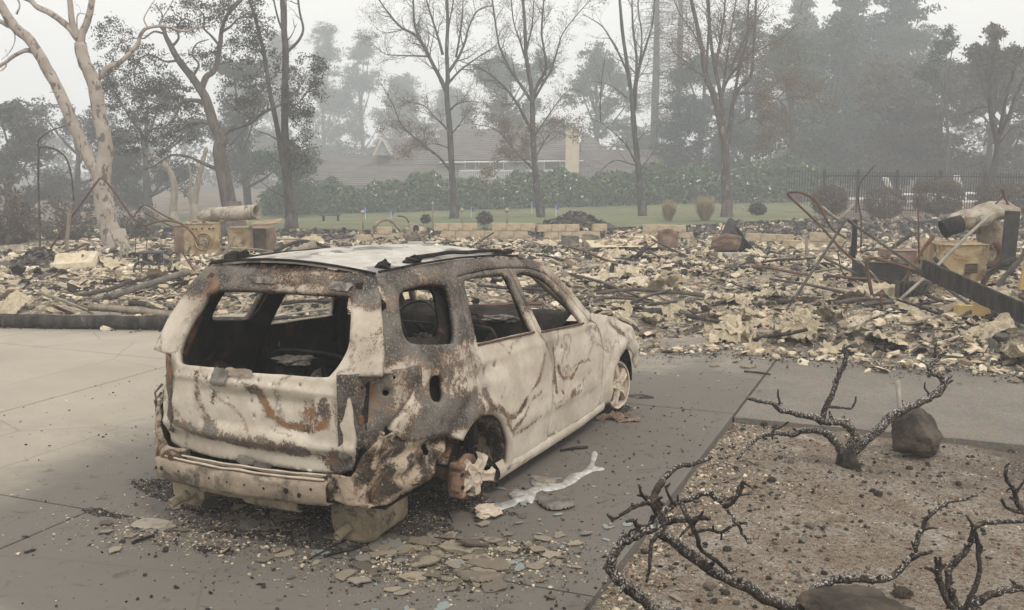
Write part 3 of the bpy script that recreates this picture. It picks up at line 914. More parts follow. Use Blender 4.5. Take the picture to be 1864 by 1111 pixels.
def soot_rear(y, z):
    s = .13 + .36 * stroke(y, z, [(.38, .92), (.37, .80), (.33, .70), (.25, .60)], .028) + .42 * stroke(y, z, [(.58, .63), (.35, .575), (.1, .56), (-.1, .55), (-.35, .565)], .030) + .4 * stroke(y, z, [(-.04, .87), (-.11, .76), (-.2, .70), (-.4, .68), (-.5, .74), (-.47, .85)], .026)
    s += .52 * ss(1.25, 1.38, z) + .24 * ss(.95, 1.15, z) * ss(.3, .6, abs(y))
    s += .34 * math.exp(-((z - (.60 + .04 * y)) / .045) ** 2) * ss(-.5, -.2, -abs(y) + .2) + .35 * G(y, z, -.55, .56, .10, .08)
    s += .34 * G(y, z, .26, .80, .07, .16) + .42 * G(y, z, -.42, .80, .13, .08) + .35 * G(y, z, -.02, .88, .12, .05) + .3 * G(y, z, -.1, .74, .05, .09)
    s -= .25 * G(y, z, .12, .72, .14, .09) + .15 * G(y, z, .52, .65, .12, .2)
    s += .5 * G(y, z, -.56, .50, .1, .05)
    return s
def rust_rear(y, z):
    return .45 * stroke(y, z, [(-.06, .86), (-.11, .76), (-.2, .70), (-.4, .68), (-.5, .74)], .022) + .45 * G(y, z, -.40, .78, .12, .07) + .5 * G(y, z, -.12, .78, .07, .09) + .4 * G(y, z, -.50, .62, .1, .12) + .35 * G(y, z, -.5, 1.3, .06, .1) + .3 * G(y, z, -.55, .52, .08, .05)
P, T = cdt(outline, [TW] + [hole(y, z, r) for y, z, r in [(.30, .895, .014), (.26, .80, .007), (.52, .905, .007), (.42, .90, .005), (.0, .80, .007), (.16, .80, .006), (-.05, .92, .006), (-.15, .905, .006), (-.32, .92, .006), (.08, .905, .005), (-.02, .72, .006)]], .021)
V = [(gx(y, z) + relief_rear(y, z), y, z) for y, z in P]
o = mesh_obj('tailgate', V, [t[::-1] for t in T], M['burnt_paint'], CAR, True)
o.data.materials.append(M['charred_interior'])
set_attr(o.data, 'soot', [soot_rear(*p) for p in P]); set_attr(o.data, 'rust', [rust_rear(*p) for p in P])
m = o.modifiers.new('thickness', 'SOLIDIFY'); m.thickness = .035; m.offset = -1; m.material_offset = 1; m.material_offset_rim = 0; m.use_even_offset = False
TG = o
# melted scraps of trim draped on the tailgate
def drape(name, y0, y1, z0, z1, mat, parent, seed, off=.006, fr=.2):
    poly = []
    k = 22
    cy, cz = (y0 + y1) / 2, (z0 + z1) / 2
    for i in range(k):
        t = 2 * math.pi * i / k
        rr = 1 + .35 * fbm(math.cos(t) * 1.5 + seed, math.sin(t) * 1.5, 0, 3)
        q = max(abs(math.cos(t)), abs(math.sin(t)))
        poly.append((cy + math.cos(t) / q ** .6 * (y1 - y0) / 2 * rr, cz + math.sin(t) / q ** .6 * (z1 - z0) / 2 * rr))
    P, T = cdt(poly, [], .012)
    V = [(gx(y, z) + relief_rear(y, z) - off - .010 * abs(fbm(y * 14, z * 14, seed, 3)), y, z) for y, z in P]
    return mesh_obj(name, V, [t[::-1] for t in T], mat, parent, True)
drape('melted_trim', .13, .26, .865, .965, M['grey_sheet'], TG, 3, .016)
drape('melted_trim', -.01, .16, .93, .975, M['scorched_steel'], TG, 5, .012)
drape('melted_trim', -.03, .09, .455, .505, M['grey_sheet'], TG, 8, .030)
drape('melted_trim', -.15, -.02, .445, .485, M['grey_sheet'], TG, 12, .028)
drape('melted_trim', -.47, -.33, 1.39, 1.435, M['burnt_fabric_ash'], TG, 15, .010)
drape('melted_trim', .0, .20, 1.40, 1.435, M['burnt_fabric_ash'], TG, 17, .008)

# lofted sheets along a plan path, for the lamp wells and rear corners
def path_panel(name, path, z0f, z1f, mat, parent=CAR, relief=None, res=.03, soot=None, rust=None, holes=[], thick=.012, flip=False):
    L = [0]
    for i in range(1, len(path)): L.append(L[-1] + math.hypot(path[i][0] - path[i - 1][0], path[i][1] - path[i - 1][1]))
    tot = L[-1]
    n = max(2, int(tot / res)); S = [tot * i / n for i in range(n + 1)]
    outline = [(s, z0f(s / tot)) for s in S] + [(s, z1f(s / tot)) for s in S[::-1]]
    P, T = cdt(outline, holes, res)
    V = []
    for s, z in P:
        x = interp(s, L, [p[0] for p in path]); y = interp(s, L, [p[1] for p in path])
        i = min(len(path) - 2, max(0, int(np.searchsorted(L, s)) - 1))
        tx, ty = path[i + 1][0] - path[i][0], path[i + 1][1] - path[i][1]
        l = math.hypot(tx, ty) or 1
        r = relief(s, z) if relief else 0
        V.append((x + ty / l * r, y - tx / l * r, z))
    T2_ = [t[::-1] for t in T] if flip else T
    o = mesh_obj(name, V, T2_, mat, parent, True)
    set_attr(o.data, 'soot', [soot(s, z) if soot else .3 for s, z in P]); set_attr(o.data, 'rust', [rust(s, z) if rust else .2 for s, z in P])
    if thick:
        m = o.modifiers.new('thickness', 'SOLIDIFY'); m.thickness = thick; m.offset = -1
    return o
for sg in (-1, 1):
    path = [(-.90, sg * .56), (-.86, sg * .63), (-.79, sg * .655), (-.735, sg * .69), (-.68, sg * .74), (-.58, sg * .792), (-.50, sg * .815)]
    path_panel('lamp_well', path, lambda t: .56, lambda t: 1.0, M['burnt_paint'], soot=lambda s, z: .72 - .35 * G(s, z, .33, .80, .05, .15), rust=lambda s, z: .1, relief=lambda s, z: .02 * fbm(s * 7, z * 7, 2, 3) - .02 * G(s, z, .2, .85, .05, .1), flip=sg < 0,
               holes=[hole(.13, .92, .010), hole(.27, .88, .016), hole(.14, .74, .008), hole(.31, .96, .008)])
    a = Acc(); a.box((-.845, sg * .665, .76), (.025, .022, .05)); a.obj('lamp_bracket', M['rusty_pipe'], CAR, False, .006)
    path = [(-.885, sg * .46), (-.895, sg * .60), (-.865, sg * .70), (-.79, sg * .775), (-.68, sg * .815), (-.55, sg * .83), (-.40, sg * .835), (-.25, sg * .84)]
    def z0(t): return interp(t, [0, .25, .45, .62, .75, .88, 1], [.325, .31, .32, .345, .37, .46, .55])
    def z1(t): return interp(t, [0, .2, .25, .34, .45, .6, .75, 1], [.47, .47, .58, .66, .70, .635, .60, .57])
    path_panel('rear_corner_panel', path, z0, z1, M['rusty_structure'], relief=lambda s, z: .035 * fbm(s * 5, z * 6, 4, 4) - .04 * G(s, z, .62, .47, .09, .06) - .015 * math.sin(z * 60) * ss(.3, .5, s), res=.024,
               holes=[hole(.08, .40, .009), hole(.30, .60, .008), [(.66, .50), (.70, .49), (.71, .55), (.67, .56)]], flip=sg < 0)
    # torn vertical flange at the corner
    a = Acc(); a.tube([(-.80, sg * .765, .70), (-.83, sg * .745, .60), (-.85, sg * .735, .50), (-.86, sg * .725, .40), (-.855, sg * .72, .335)], [.012, .018, .020, .018, .010], 6, wob=.6)
    a.obj('corner_flange', M['rusty_structure'], CAR, True)
# ragged strip hanging at the far rear corner
a = Acc()
for k in range(7):
    z = .80 - k * .05
    a.tube([(-.80, .73 + .01 * k % .02, z), (-.82, .765 + .012 * RND.random(), z - .05), (-.82, .75 + .02 * RND.random(), z - .13)], [.008, .006, .002], 5, wob=.5)
a.obj('torn_edge', M['burnt_fabric_ash'], CAR, True)

# bumper beam, lower valance
def beam(name, x, ys, ztop, zbot, depth, mat, holes_y=(), curve=.05, sag=0):
    V = []; S = []
    n = 40
    prof = [(.0, 1.0), (-.035, .93), (-.05, .80), (-.05, .22), (-.03, .05), (.02, 0.0)]
    for i in range(n + 1):
        y = ys[0] + (ys[1] - ys[0]) * i / n
        zt = ztop(y); zb = zbot(y)
        for dx, k in prof:
            V.append((x + curve * (abs(y) / .7) ** 2.4 + dx * depth / .05 + .005 * nz(y * 7, k * 2), y, zb + (zt - zb) * k + .004 * nz(y * 6, 5)))
    k = len(prof)
    F = [(i * k + j, i * k + j + 1, (i + 1) * k + j + 1, (i + 1) * k + j) for i in range(n) for j in range(k - 1)]
    o = mesh_obj(name, V, F, mat, CAR, True)
    m = o.modifiers.new('thickness', 'SOLIDIFY'); m.thickness = .01; m.offset = 0
    return o
bb = beam('bumper_beam', -.935, (-.50, .735), lambda y: .428 - .025 * (y + .5), lambda y: .300 - .028 * (y + .5), .04, M['scorched_steel'], curve=.085)
for y, z, r in [(.66, .34, .014), (.72, .33, .009), (.50, .355, .006), (.36, .355, .006), (.25, .36, .006), (.12, .36, .006), (.0, .36, .006), (-.13, .36, .007), (-.27, .365, .016), (-.35, .35, .013), (-.42, .39, .008)]:
    xx = -.935 + .085 * (abs(y) / .7) ** 2.4 - .045
    a = Acc(); a.tube([(xx - .0005, y, z), (xx - .003, y, z)], r, 10); a.obj('beam_hole', M['char_black'], bb)
# bright turned edge along the beam's top
a = Acc()
for dz, dx, r in ((.012, .0, .007), (.030, .02, .006), (.018, .035, .009)):
    a.tube([(-.955 + dx + .085 * (abs(y) / .7) ** 2.4 + .006 * nz(y * 9, dx * 40), y, .428 - .025 * (y + .5) + dz + .004 * nz(y * 8, dz * 90)) for y in np.linspace(-.48, .73, 30)], r, 5, wob=.4)
a.obj('beam_top_edge', M['rim_alloy'], CAR, True)
beam('lower_valance', -.86, (-.28, .45), lambda y: .30, lambda y: .215 + .02 * (y > .1) , .03, M['muffler_steel'], curve=.03)
lump('valance_scrap', (-.80, -.34, .27), (.05, .07, .035), M['char_black'], CAR, 9, .6, 3)

# silencers with tail pipes
def silencer(c, s, rotz, pipe_from, pipe_to):
    """Oval-section can with rolled rims; long axis along x."""
    V = []; n = 28
    cc = Vector(c); Rm = Matrix.Rotation(rotz, 3, 'Z')
    ring = []
    for t in np.linspace(0, 2 * math.pi, n, endpoint=False):
        e = 2.9
        ct, st = math.cos(t), math.sin(t)
        ring.append((abs(ct) ** (2 / e) * math.copysign(1, ct) * s[1] / 2, abs(st) ** (2 / e) * math.copysign(1, st) * s[2] / 2))
    secs = [(-.50, .86), (-.50, .90), (-.485, .97), (-.47, 1.03), (-.455, 1.03), (-.44, 1.0), (0, 1.0), (.44, 1.0), (.46, 1.03), (.475, 1.03), (.49, .96), (.5, .88)]
    for sx, k in secs:
        for (yy, zz) in ring:
            q = Rm @ Vector((sx * s[0], yy * k, zz * k)); q += Vector((0, 0, .004 * nz(sx * 5, yy * 20, zz * 20)))
            V.append(tuple(cc + q))
    F = []
    for i in range(len(secs) - 1):
        for k in range(n):
            k2 = (k + 1) % n
            F.append((i * n + k, (i + 1) * n + k, (i + 1) * n + k2, i * n + k2))
    # dished end plate
    b = len(V)
    for kk, dx in ((.72, .012), (.30, -.004)):
        for (yy, zz) in ring:
            V.append(tuple(cc + Rm @ Vector((-.5 * s[0] + dx, yy * kk, zz * kk))))
    for (o1, o2) in ((0, b), (b, b + n)):
        for k in range(n):
            k2 = (k + 1) % n
            F.append((o1 + k, o1 + k2, o2 + k2, o2 + k))
    F.append(tuple(b + n + k for k in range(n)))
    F.append(tuple((len(secs) - 1) * n + k for k in range(n))[::-1])
    o = mesh_obj('silencer', V, F, M['muffler_steel'], CAR, True)
    a = Acc()
    p0, p1 = Vector(pipe_from), Vector(pipe_to)
    d = (p1 - p0)
    a.tube([p0, p0 + d * .3, p0 + d * .34, p0 + d * .6, p1], [.030, .031, .026, .027, .028], 14, cap=False)
    a.tube([p1, p1 - d * .5], [.022, .021], 14, cap=False)
    ia = len(a.f)
    t = a.obj('tail_pipe', M['muffler_steel'], o, True)
    m = t.modifiers.new('thickness', 'SOLIDIFY'); m.thickness = .003
    a = Acc(); a.tube([p0 + d * .4, p0 + d * .42], .024, 12); a.obj('pipe_bore', M['char_black'], o)
    return o
silencer((-.50, -.475, .15), (.34, .30, .27), math.radians(5), (-.66, -.45, .10), (-.76, -.435, .065))
silencer((-.60, .62, .18), (.30, .25, .21), math.radians(-4), (-.74, .63, .14), (-.85, .665, .11))

# underbody, inner walls, bulkheads
a = Acc()
V, Fc = grid_mesh(list(np.linspace(-.84, 2.3, 32)), list(np.linspace(-.80, .80, 17)), lambda x, y: .30 + .02 * nz(x * 3, y * 3) + .10 * ss(.55, .75, abs(y)) * (abs(x - .05) < .45) + .22 * ss(-.3, -.1, -abs(x - .08) + .25) * ss(.45, .6, abs(y)))
mesh_obj('floor_pan', V, Fc, M['charred_interior'], CAR, True)
for sg in (-1, 1):
    # wheel housing drum
    V = []
    for i, t in enumerate(np.linspace(-.15, math.pi - .45, 20)):
        for y in (.84, .74, .60, .56):
            r = .395 if y < .84 else .385
            V.append((.08 + r * math.cos(t), sg * y, .215 + r * math.sin(t)))
    F = [(i * 4 + j, i * 4 + j + 1, (i + 1) * 4 + j + 1, (i + 1) * 4 + j) for i in range(19) for j in range(3)]
    F += [tuple([i * 4 + 3 for i in range(20)])]
    mesh_obj('wheel_housing', V, F, M['rusty_structure'], CAR, True)
    V = []
    for i, t in enumerate(np.linspace(-.1, math.pi + .1, 18)):
        for y in (.80, .62, .50):
            V.append((2.62 + .36 * math.cos(t), sg * y, .235 + .34 * math.sin(t)))
    F = [(i * 3 + j, i * 3 + j + 1, (i + 1) * 3 + j + 1, (i + 1) * 3 + j) for i in range(17) for j in range(2)] + [tuple(i * 3 + 2 for i in range(18))]
    mesh_obj('front_wheel_housing', V, F, M['char_black'], CAR, True)
    # inner side structure: thick pillars, inset and leaning in, with their own openings
    ow = [(-.74, .50), (-.15, .62), (.10, .62), (.10, .95), (.17, 1.15), (.26, 1.40), (-.50, 1.43), (-.66, 1.1)]
    qi = [(x * .86 - .03, (z - 1.2) * .80 + 1.205) for x, z in QW]
    side_panel('inner_side_panel', ow, [qi], sg, M['charred_interior'], inset=.085, relief=None, thick=.02, res=.06)
    a = Acc()
    a.tube([(.20, sg * (hw(.1, 1.38) - .05), 1.40), (.15, sg * (hw(.1, 1.2) - .05), 1.2), (.10, sg * (hw(.1, 1.0) - .055), 1.0), (.08, sg * .77, .8), (.10, sg * .78, .4)], [.035, .04, .05, .055, .055], 6)
    a.obj('rear_pillar', M['charred_interior'], CAR, True)
    a = Acc()
    a.tube([(.91, sg * (hw(.9, 1.36) - .045), 1.37), (.95, sg * (hw(.9, 1.2) - .045), 1.2), (.99, sg * (hw(.9, 1.0) - .05), 1.0), (1.06, sg * .79, .8), (1.10, sg * .79, .25)], [.03, .034, .042, .05, .055], 6)
    a.obj('centre_pillar', M['charred_interior'], CAR, True)
    a = Acc()
    a.tube([(1.36, sg * .50, 1.36), (1.52, sg * .545, 1.25), (1.72, sg * .61, 1.10), (1.92, sg * .70, .93)], .030, 6)
    a.obj('windscreen_pillar', M['burnt_paint'], CAR, True)
    # strakes of the tailgate aperture
    a = Acc()
    a.tube([(-.57, sg * .50, 1.42), (-.66, sg * .57, 1.2), (-.76, sg * .62, 1.0), (-.80, sg * .62, .7), (-.80, sg * .62, .45)], [.04, .045, .05, .05, .05], 6)
    a.obj('tailgate_pillar', M['charred_interior'], CAR, True)
def cross(name, x0, x1, y, z0, z1, mat, seed):
    V, F = [], []
    nyy, nzz = 22, 10
    for j in range(nzz + 1):
        for i in range(nyy + 1):
            yy = -y + 2 * y * i / nyy; t = j / nzz
            V.append((x0 + (x1 - x0) * t + .03 * fbm(yy * 3, t * 3, seed, 3), yy, z0 + (z1 - z0) * t + .02 * fbm(yy * 4, t * 2, seed + 5, 2) * (j == nzz)))
    F = [(j * (nyy + 1) + i, j * (nyy + 1) + i + 1, (j + 1) * (nyy + 1) + i + 1, (j + 1) * (nyy + 1) + i) for j in range(nzz) for i in range(nyy)]
    return mesh_obj(name, V, F, mat, CAR, True)
cross('rear_floor_bulkhead', -.82, -.84, .62, .28, .50, M['charred_interior'], 1)
cross('firewall', 1.98, 1.93, .74, .25, .86, M['charred_interior'], 2)
cross('front_apron', 2.95, 2.9, .62, .20, .66, M['rusty_structure'], 4)
# dashboard frame
V = []
prof = [(1.55, .62), (1.50, .72), (1.53, .80), (1.60, .88), (1.75, .93), (1.90, .94)]
for i in range(25):
    y = -.74 + 1.48 * i / 24
    for x, z in prof: V.append((x + .03 * nz(y * 5, z * 5), y, z + .025 * nz(y * 6, x * 6, 3)))
k = len(prof)
mesh_obj('dashboard', V, [(i * k + j, i * k + j + 1, (i + 1) * k + j + 1, (i + 1) * k + j) for i in range(24) for j in range(k - 1)], M['charred_interior'], CAR, True)
a = Acc()
th_ = math.radians(62)
ringp = [(1.38 + .17 * math.cos(t) * math.cos(th_), .36 + .18 * math.sin(t), .86 + .17 * math.cos(t) * math.sin(th_)) for t in np.linspace(0, 2 * math.pi, 20, endpoint=False)]
a.tube(ringp, .010, 6, close=True); a.tube([(1.38, .20, .86), (1.38, .52, .86)], .010, 5); a.tube([(1.38, .36, .86), (1.55, .36, .74)], .02, 6)
a.obj('steering_wheel', M['black_steel'], CAR, True)
for yy in (-.36, .36):     # front seat frames
    a = Acc()
    loop = [(1.12, yy - .20, .45), (.98, yy - .21, .70), (.90, yy - .18, .92), (.88, yy - .12, .96), (.88, yy + .12, .96), (.90, yy + .18, .92), (.98, yy + .21, .70), (1.12, yy + .20, .45)]
    a.tube(spline(loop, 4), .013, 6)
    for z in (.55, .65, .75, .85):
        x = interp(z, [.45, .96], [1.12, .88]) + .01
        a.tube([(x, yy - .19, z), (x + .015, yy, z - .02), (x, yy + .19, z)], .004, 4)
    a.tube([(.92, yy - .07, .95), (.90, yy - .06, 1.04), (.90, yy + .06, 1.04), (.92, yy + .07, .95)], .006, 5)
    for s in (-.2, .2): a.tube([(1.12, yy + s, .45), (1.35, yy + s, .43), (1.5, yy + s, .44)], .016, 6)
    a.obj('seat_frame', M['black_steel'], CAR, True)
a = Acc()     # rear seat frame
for y0, y1 in ((-.62, -.02), (.04, .62)):
    a.tube(spline([(.20, y0, .42), (.10, y0, .75), (.05, y0 + .05, .86), (.05, y1 - .05, .86), (.10, y1, .75), (.20, y1, .42)], 3), .012, 6)
    for z in (.52, .62, .72): a.tube([(.15, y0, z), (.15, y1, z)], .005, 4)
a.obj('rear_seat_frame', M['black_steel'], CAR, True)
a = Acc()
V, Fc = grid_mesh(list(np.linspace(-.62, .62, 20)), list(np.linspace(0, 1, 8)), lambda x, y: 0)
V = [(.22 - .13 * t + .03 * fbm(y * 3, t * 3, 3), y, .40 + .44 * t + .03 * fbm(y * 5, t, 7)) for y, t, _ in V]
mesh_obj('seat_back_panel', V, Fc, M['charred_interior'], CAR, True)
for i, (x, y, z, s) in enumerate([(-.45, .05, .62, (.13, .10, .22)), (-.40, .12, .80, (.09, .11, .06)), (-.30, -.05, .72, (.08, .06, .12)), (-.5, .50, .55, (.2, .12, .25)), (-.5, -.45, .5, (.2, .14, .2)), (.1, -.4, .90, (.10, .10, .08)), (.15, -.6, .85, (.08, .06, .10)), (1.3, -.3, .65, (.15, .1, .14))]):
    lump('burnt_remnant', (x, y, z), s, M['charred_interior'], CAR, 20 + i, .9, 3)
for i, (x, y, z, s) in enumerate([(-.42, .08, .93, (.09, .10, .015)), (-.36, -.02, .80, (.05, .03, .05)), (.12, -.42, .97, (.07, .09, .02)), (1.6, -.25, .9, (.07, .12, .02)), (.55, -.2, .93, (.06, .05, .02))]):
    lump('ash_remnant', (x, y, z), s, M['burnt_fabric_ash'], CAR, 40 + i, .9, 3)
# bonnet
V, Fc = grid_mesh(list(np.linspace(1.97, 2.95, 20)), list(np.linspace(-.66, .66, 20)), lambda x, y: .895 - .13 * ((x - 1.97) / .98) ** 1.5 - .05 * (y / .66) ** 2 - .04 * abs(fbm(x * 2, y * 2, 6)) - .008 * fbm(x * 8, y * 8, 2))
o = mesh_obj('bonnet', V, Fc, M['burnt_paint'], CAR, True); set_attr(o.data, 'soot', [.25] * len(V)); set_attr(o.data, 'rust', [.2] * len(V))

# wheels: what is left of them
def spoked_rim(name, c, R, tilt, yaw, mat, keep=5, partial=False, seed=0, depth=.12):
    """Five-spoke alloy rim facing -y, then tilted/steered."""
    a = Acc()
    Rm = Matrix.Rotation(yaw, 3, 'Z') @ Matrix.Rotation(tilt, 3, 'X')
    cc = Vector(c)
    def P(r, t, y): return cc + Rm @ Vector((r * math.cos(t), y, r * math.sin(t)))
    # hub disc
    n = 15
    for r0, r1, y0, y1 in ((.0, .030, .004, -.002), (.030, .034, -.002, -.012), (.034, .066, -.012, -.006), (.066, .072, -.006, .03)):
        for k in range(n):
            t0, t1 = 2 * math.pi * k / n, 2 * math.pi * (k + 1) / n
            a.quad(P(r0, t0, y0), P(r0, t1, y0), P(r1, t1, y1), P(r1, t0, y1))
    for k in range(5):
        t = 2 * math.pi * k / 5 + .3 + seed
        L = R * (.95 if not partial else (.72, .62, .80, .60, .88)[k])
        pts = [(.05, .052, -.010), (.09, .040, -.016), (R * .55, .034, -.014), (L * .86, .046, -.008), (L, .060, .004)]
        if k < keep:
            for i in range(len(pts) - 1):
                (r0, w0, y0), (r1, w1, y1) = pts[i], pts[i + 1]
                if r1 <= r0: continue
                for s in (-1, 1):
                    t0a, t1a = w0 / max(r0, .06) / 1.25, w1 / r1 / 1.25
                    # face, bevelled flank, back
                    a.quad(P(r0, t, y0 + .006), P(r0, t + s * t0a * .7, y0), P(r1, t + s * t1a * .7, y1), P(r1, t, y1 + .006))
                    a.quad(P(r0, t + s * t0a * .7, y0), P(r0, t + s * t0a, y0 + .035), P(r1, t + s * t1a, y1 + .035), P(r1, t + s * t1a * .7, y1))
            w = pts[-1][1] / L / 1.25
            a.quad(P(L, t - w * .7, .004), P(L, t + w * .7, .004), P(L * .98, t + w, .045), P(L * .98, t - w, .045))
        # bolt
        tb = t + math.pi / 5
        b0 = P(.052, tb, -.012); a.tube([P(.052, tb, .0), P(.052, tb, -.016)], .008, 6)
    if not partial:
        n = 40
        prof = [(R * .97, .0), (R * 1.03, -.006), (R * 1.05, .006), (R * .98, .02), (R * .94, .06), (R * .94, depth), (R * 1.03, depth + .02)]
        for i in range(len(prof) - 1):
            for k in range(n):
                t0, t1 = 2 * math.pi * k / n, 2 * math.pi * (k + 1) / n
                (r0, y0), (r1, y1) = prof[i], prof[i + 1]
                w = lambda t, y: 1 + .03 * nz(math.cos(t) * 2, math.sin(t) * 2, y * 9 + seed)
                a.quad(P(r0 * w(t0, y0), t0, y0), P(r0 * w(t1, y0), t1, y0), P(r1 * w(t1, y1), t1, y1), P(r1 * w(t0, y1), t0, y1))
    return a
w = empty('front_wheel', (0, 0, 0)); w.parent = CAR
spoked_rim('rim', (2.60, -.815, .245), .185, math.radians(-4), math.radians(-8), None, seed=.2).obj('rim', M['rim_alloy'], w, True)
a = Acc(); a.tube([(2.60, -.80, .245), (2.60, -.66, .245)], [.15, .15], 24); a.obj('brake_disc', M['brake_iron'], w, True)
a = Acc()
for k in range(14):
    t = math.radians(k * 14 - 60)
    a.tube([(2.60 + .205 * math.cos(t), -.80 + .02 * RND.random(), .245 + .205 * math.sin(t)), (2.60 + .215 * math.cos(t + .2), -.80 + .05 * RND.random(), .245 + .215 * math.sin(t + .2) - .01)], [.012, .004], 5, wob=.5)
a.obj('tyre_wire', M['char_black'], w, True)
w = empty('front_wheel', (0, 0, 0)); w.parent = CAR
spoked_rim('rim', (2.62, .80, .22), .185, math.radians(4), math.radians(188), None, seed=.9).obj('rim', M['rim_alloy'], w, True)
w = empty('rear_wheel', (0, 0, 0)); w.parent = CAR
spoked_rim('rim', (.02, -.87, .235), .20, math.radians(5), math.radians(-16), None, partial=True, seed=.75).obj('rim', M['rim_alloy'], w, False)
a = Acc(); a.tube([(.0, -.82, .235), (.0, -.80, .235)], [.135, .135], 28); a.tube([(.0, -.80, .235), (.0, -.72, .235)], [.085, .085], 20); a.tube([(.0, -.74, .235), (.0, -.5, .235)], .035, 8)
a.obj('brake_disc', M['brake_iron'], w, True)
a = Acc()
for (x, y, z, sx, sy, sz) in ((-.145, -.83, .26, .055, .085, .15), (-.175, -.845, .26, .05, .05, .11), (-.15, -.84, .345, .06, .09, .035), (-.15, -.84, .175, .06, .09, .035)):
    a.box((x, y, z), (sx, sy, sz), Matrix.Rotation(.15, 3, 'Y'))
cal = a.obj('caliper', M['brake_iron'], w, False, .012)
a = Acc(); a.tube([(-.16, -.875, .30), (-.16, -.885, .30)], .012, 8); a.tube([(-.16, -.875, .225), (-.16, -.885, .225)], .012, 8); a.obj('bolt', M['char_black'], cal)
a = Acc()
for k in range(3):
    a.tube([(.02 + (.225 + .008 * k) * math.cos(t), -.80 + .03 * k, .16 + (.24 + .006 * k) * math.sin(t) * .95) for t in np.linspace(-2.9, 1.2, 24)], .004, 4)
a.obj('tyre_wire', M['char_black'], w, True)
lump('melted_alloy', (.05, -.93, .025), (.09, .07, .025), M['rim_alloy'], w, 61, .7, 3)
w = empty('rear_wheel', (0, 0, 0)); w.parent = CAR
spoked_rim('rim', (.02, .83, .21), .185, 0, math.radians(180), None, seed=.5).obj('rim', M['rim_alloy'], w, True)
a = Acc(); a.tube([(.02, .78, .21), (.02, -.6, .23)], .04, 8); a.obj('rear_axle', M['char_black'], CAR, True)
# ================================================================ masonry and tall background first: trees
def wander(p, d, L, nseg, wob, up=0.0, rnd=RND):
    pts = [Vector(p)]; d = Vector(d).normalized()
    for i in range(nseg):
        d = (d + Vector((rnd.uniform(-wob, wob), rnd.uniform(-wob, wob), rnd.uniform(-wob, wob) + up))).normalized()
        pts.append(pts[-1] + d * (L / nseg))
    return pts

def sprout(acc, tips, guide, rads, spacing, L, wob, up, levels, rnd, spread=.9, tmin=.25, rk=.5, sides=4, kink=1.0):
    """Side branches along a guide limb, recursively; tips collects twig points for leaves."""
    tot = sum((guide[i + 1] - guide[i]).length for i in range(len(guide) - 1))
    d = tot * tmin + rnd.random() * spacing
    acc_l = 0
    for i in range(len(guide) - 1):
        seg = guide[i + 1] - guide[i]; l = seg.length
        while d < acc_l + l:
            t = (d - acc_l) / l
            p = guide[i].lerp(guide[i + 1], t)
            r = rads[i] + (rads[i + 1] - rads[i]) * t
            ax = seg.normalized()
            perp = ax.orthogonal().normalized(); perp.rotate(Matrix.Rotation(rnd.uniform(0, 6.28), 3, ax))
            dr = (ax * (1.2 - spread * .5) + perp * spread + Vector((0, 0, up))).normalized()
            ll = L * rnd.uniform(.5, 1.15) * (1.1 - .5 * d / tot)
            ns = 5
            pts = wander(p, dr, ll, ns, wob, up * .35, rnd)
            r0 = min(r * rk, .012 + ll * .012)
            rr = [max(.0035, r0 * (1 - .85 * k / ns)) for k in range(ns + 1)]
            acc.tube(pts, rr, sides if levels > 0 else 3, cap=False)
            tips.extend(pts[2:])
            if levels > 0:
                sprout(acc, tips, pts, rr, spacing * .55, L * .48, wob * 1.1, up * .8, levels - 1, rnd, spread, .15, .6, 3)
            d += spacing * rnd.uniform(.6, 1.4)
        acc_l += l

def leaf_cards(centres, size, jitter, k, rnd_np, droop=0.0):
    """k small leaf blades round each centre; numpy arrays of verts and faces."""
    C = np.repeat(np.array(centres, dtype=float).reshape(-1, 3), k, axis=0)
    n = len(C)
    C = C + rnd_np.normal(0, jitter, (n, 3))
    a = rnd_np.normal(0, 1, (n, 3)); a /= np.linalg.norm(a, axis=1)[:, None] + 1e-9
    b = rnd_np.normal(0, 1, (n, 3)); b -= a * (a * b).sum(1)[:, None]; b /= np.linalg.norm(b, axis=1)[:, None] + 1e-9
    s = size * rnd_np.uniform(.5, 1.3, (n, 1))
    A = a * s; B = b * s * .42
    V = np.stack([C - A, C + B, C + A, C - B], 1).reshape(-1, 3)
    F = np.arange(4 * n).reshape(-1, 4)
    return V, F

def fast_mesh(name, V, F, mat, parent=None, **props):
    me = bpy.data.meshes.new(name)
    nV, nF, k = len(V), len(F), F.shape[1]
    me.vertices.add(nV); me.vertices.foreach_set('co', np.asarray(V, dtype=np.float32).ravel())
    me.loops.add(nF * k); me.loops.foreach_set('vertex_index', F.ravel().astype(np.int32))
    me.polygons.add(nF); me.polygons.foreach_set('loop_start', np.arange(0, nF * k, k, dtype=np.int32))
    me.update(calc_edges=True)
    return link(name, me, mat, parent, **props)

def clump_centres(blobs, n, rs, shell=.55, sub=14, subr=.28):
    """Leaf positions: blobs (x,y,z,rx,ry,rz) each filled with sub-clumps, uneven and gappy."""
    out = []
    vols = np.array([b[3] * b[4] * b[5] for b in blobs]) ** .75; vols /= vols.sum()
    for b, w in zip(blobs, vols):
        m = int(n * w)
        u = rs.normal(0, 1, (sub, 3)); u /= np.linalg.norm(u, axis=1)[:, None]
        u *= rs.uniform(shell, 1.05, (sub, 1))
        cc = np.array(b[:3]) + u * np.array(b[3:6])
        idx = rs.randint(0, sub, m)
        v = rs.normal(0, .62, (m, 3))
        wgt = rs.uniform(.5, 1.2, sub)[idx][:, None]
        out.append(cc[idx] + v * subr * np.array(b[3:6]) * wgt * np.array([1.3, 1.3, .75]))
    return np.concatenate(out)

def P_(lst, Y, dy=None):
    out = []
    for i, q in enumerate(lst):
        yy = Y + (q[2] if len(q) > 2 else 0)
        out.append(at(q[0], q[1], yy))
    return out

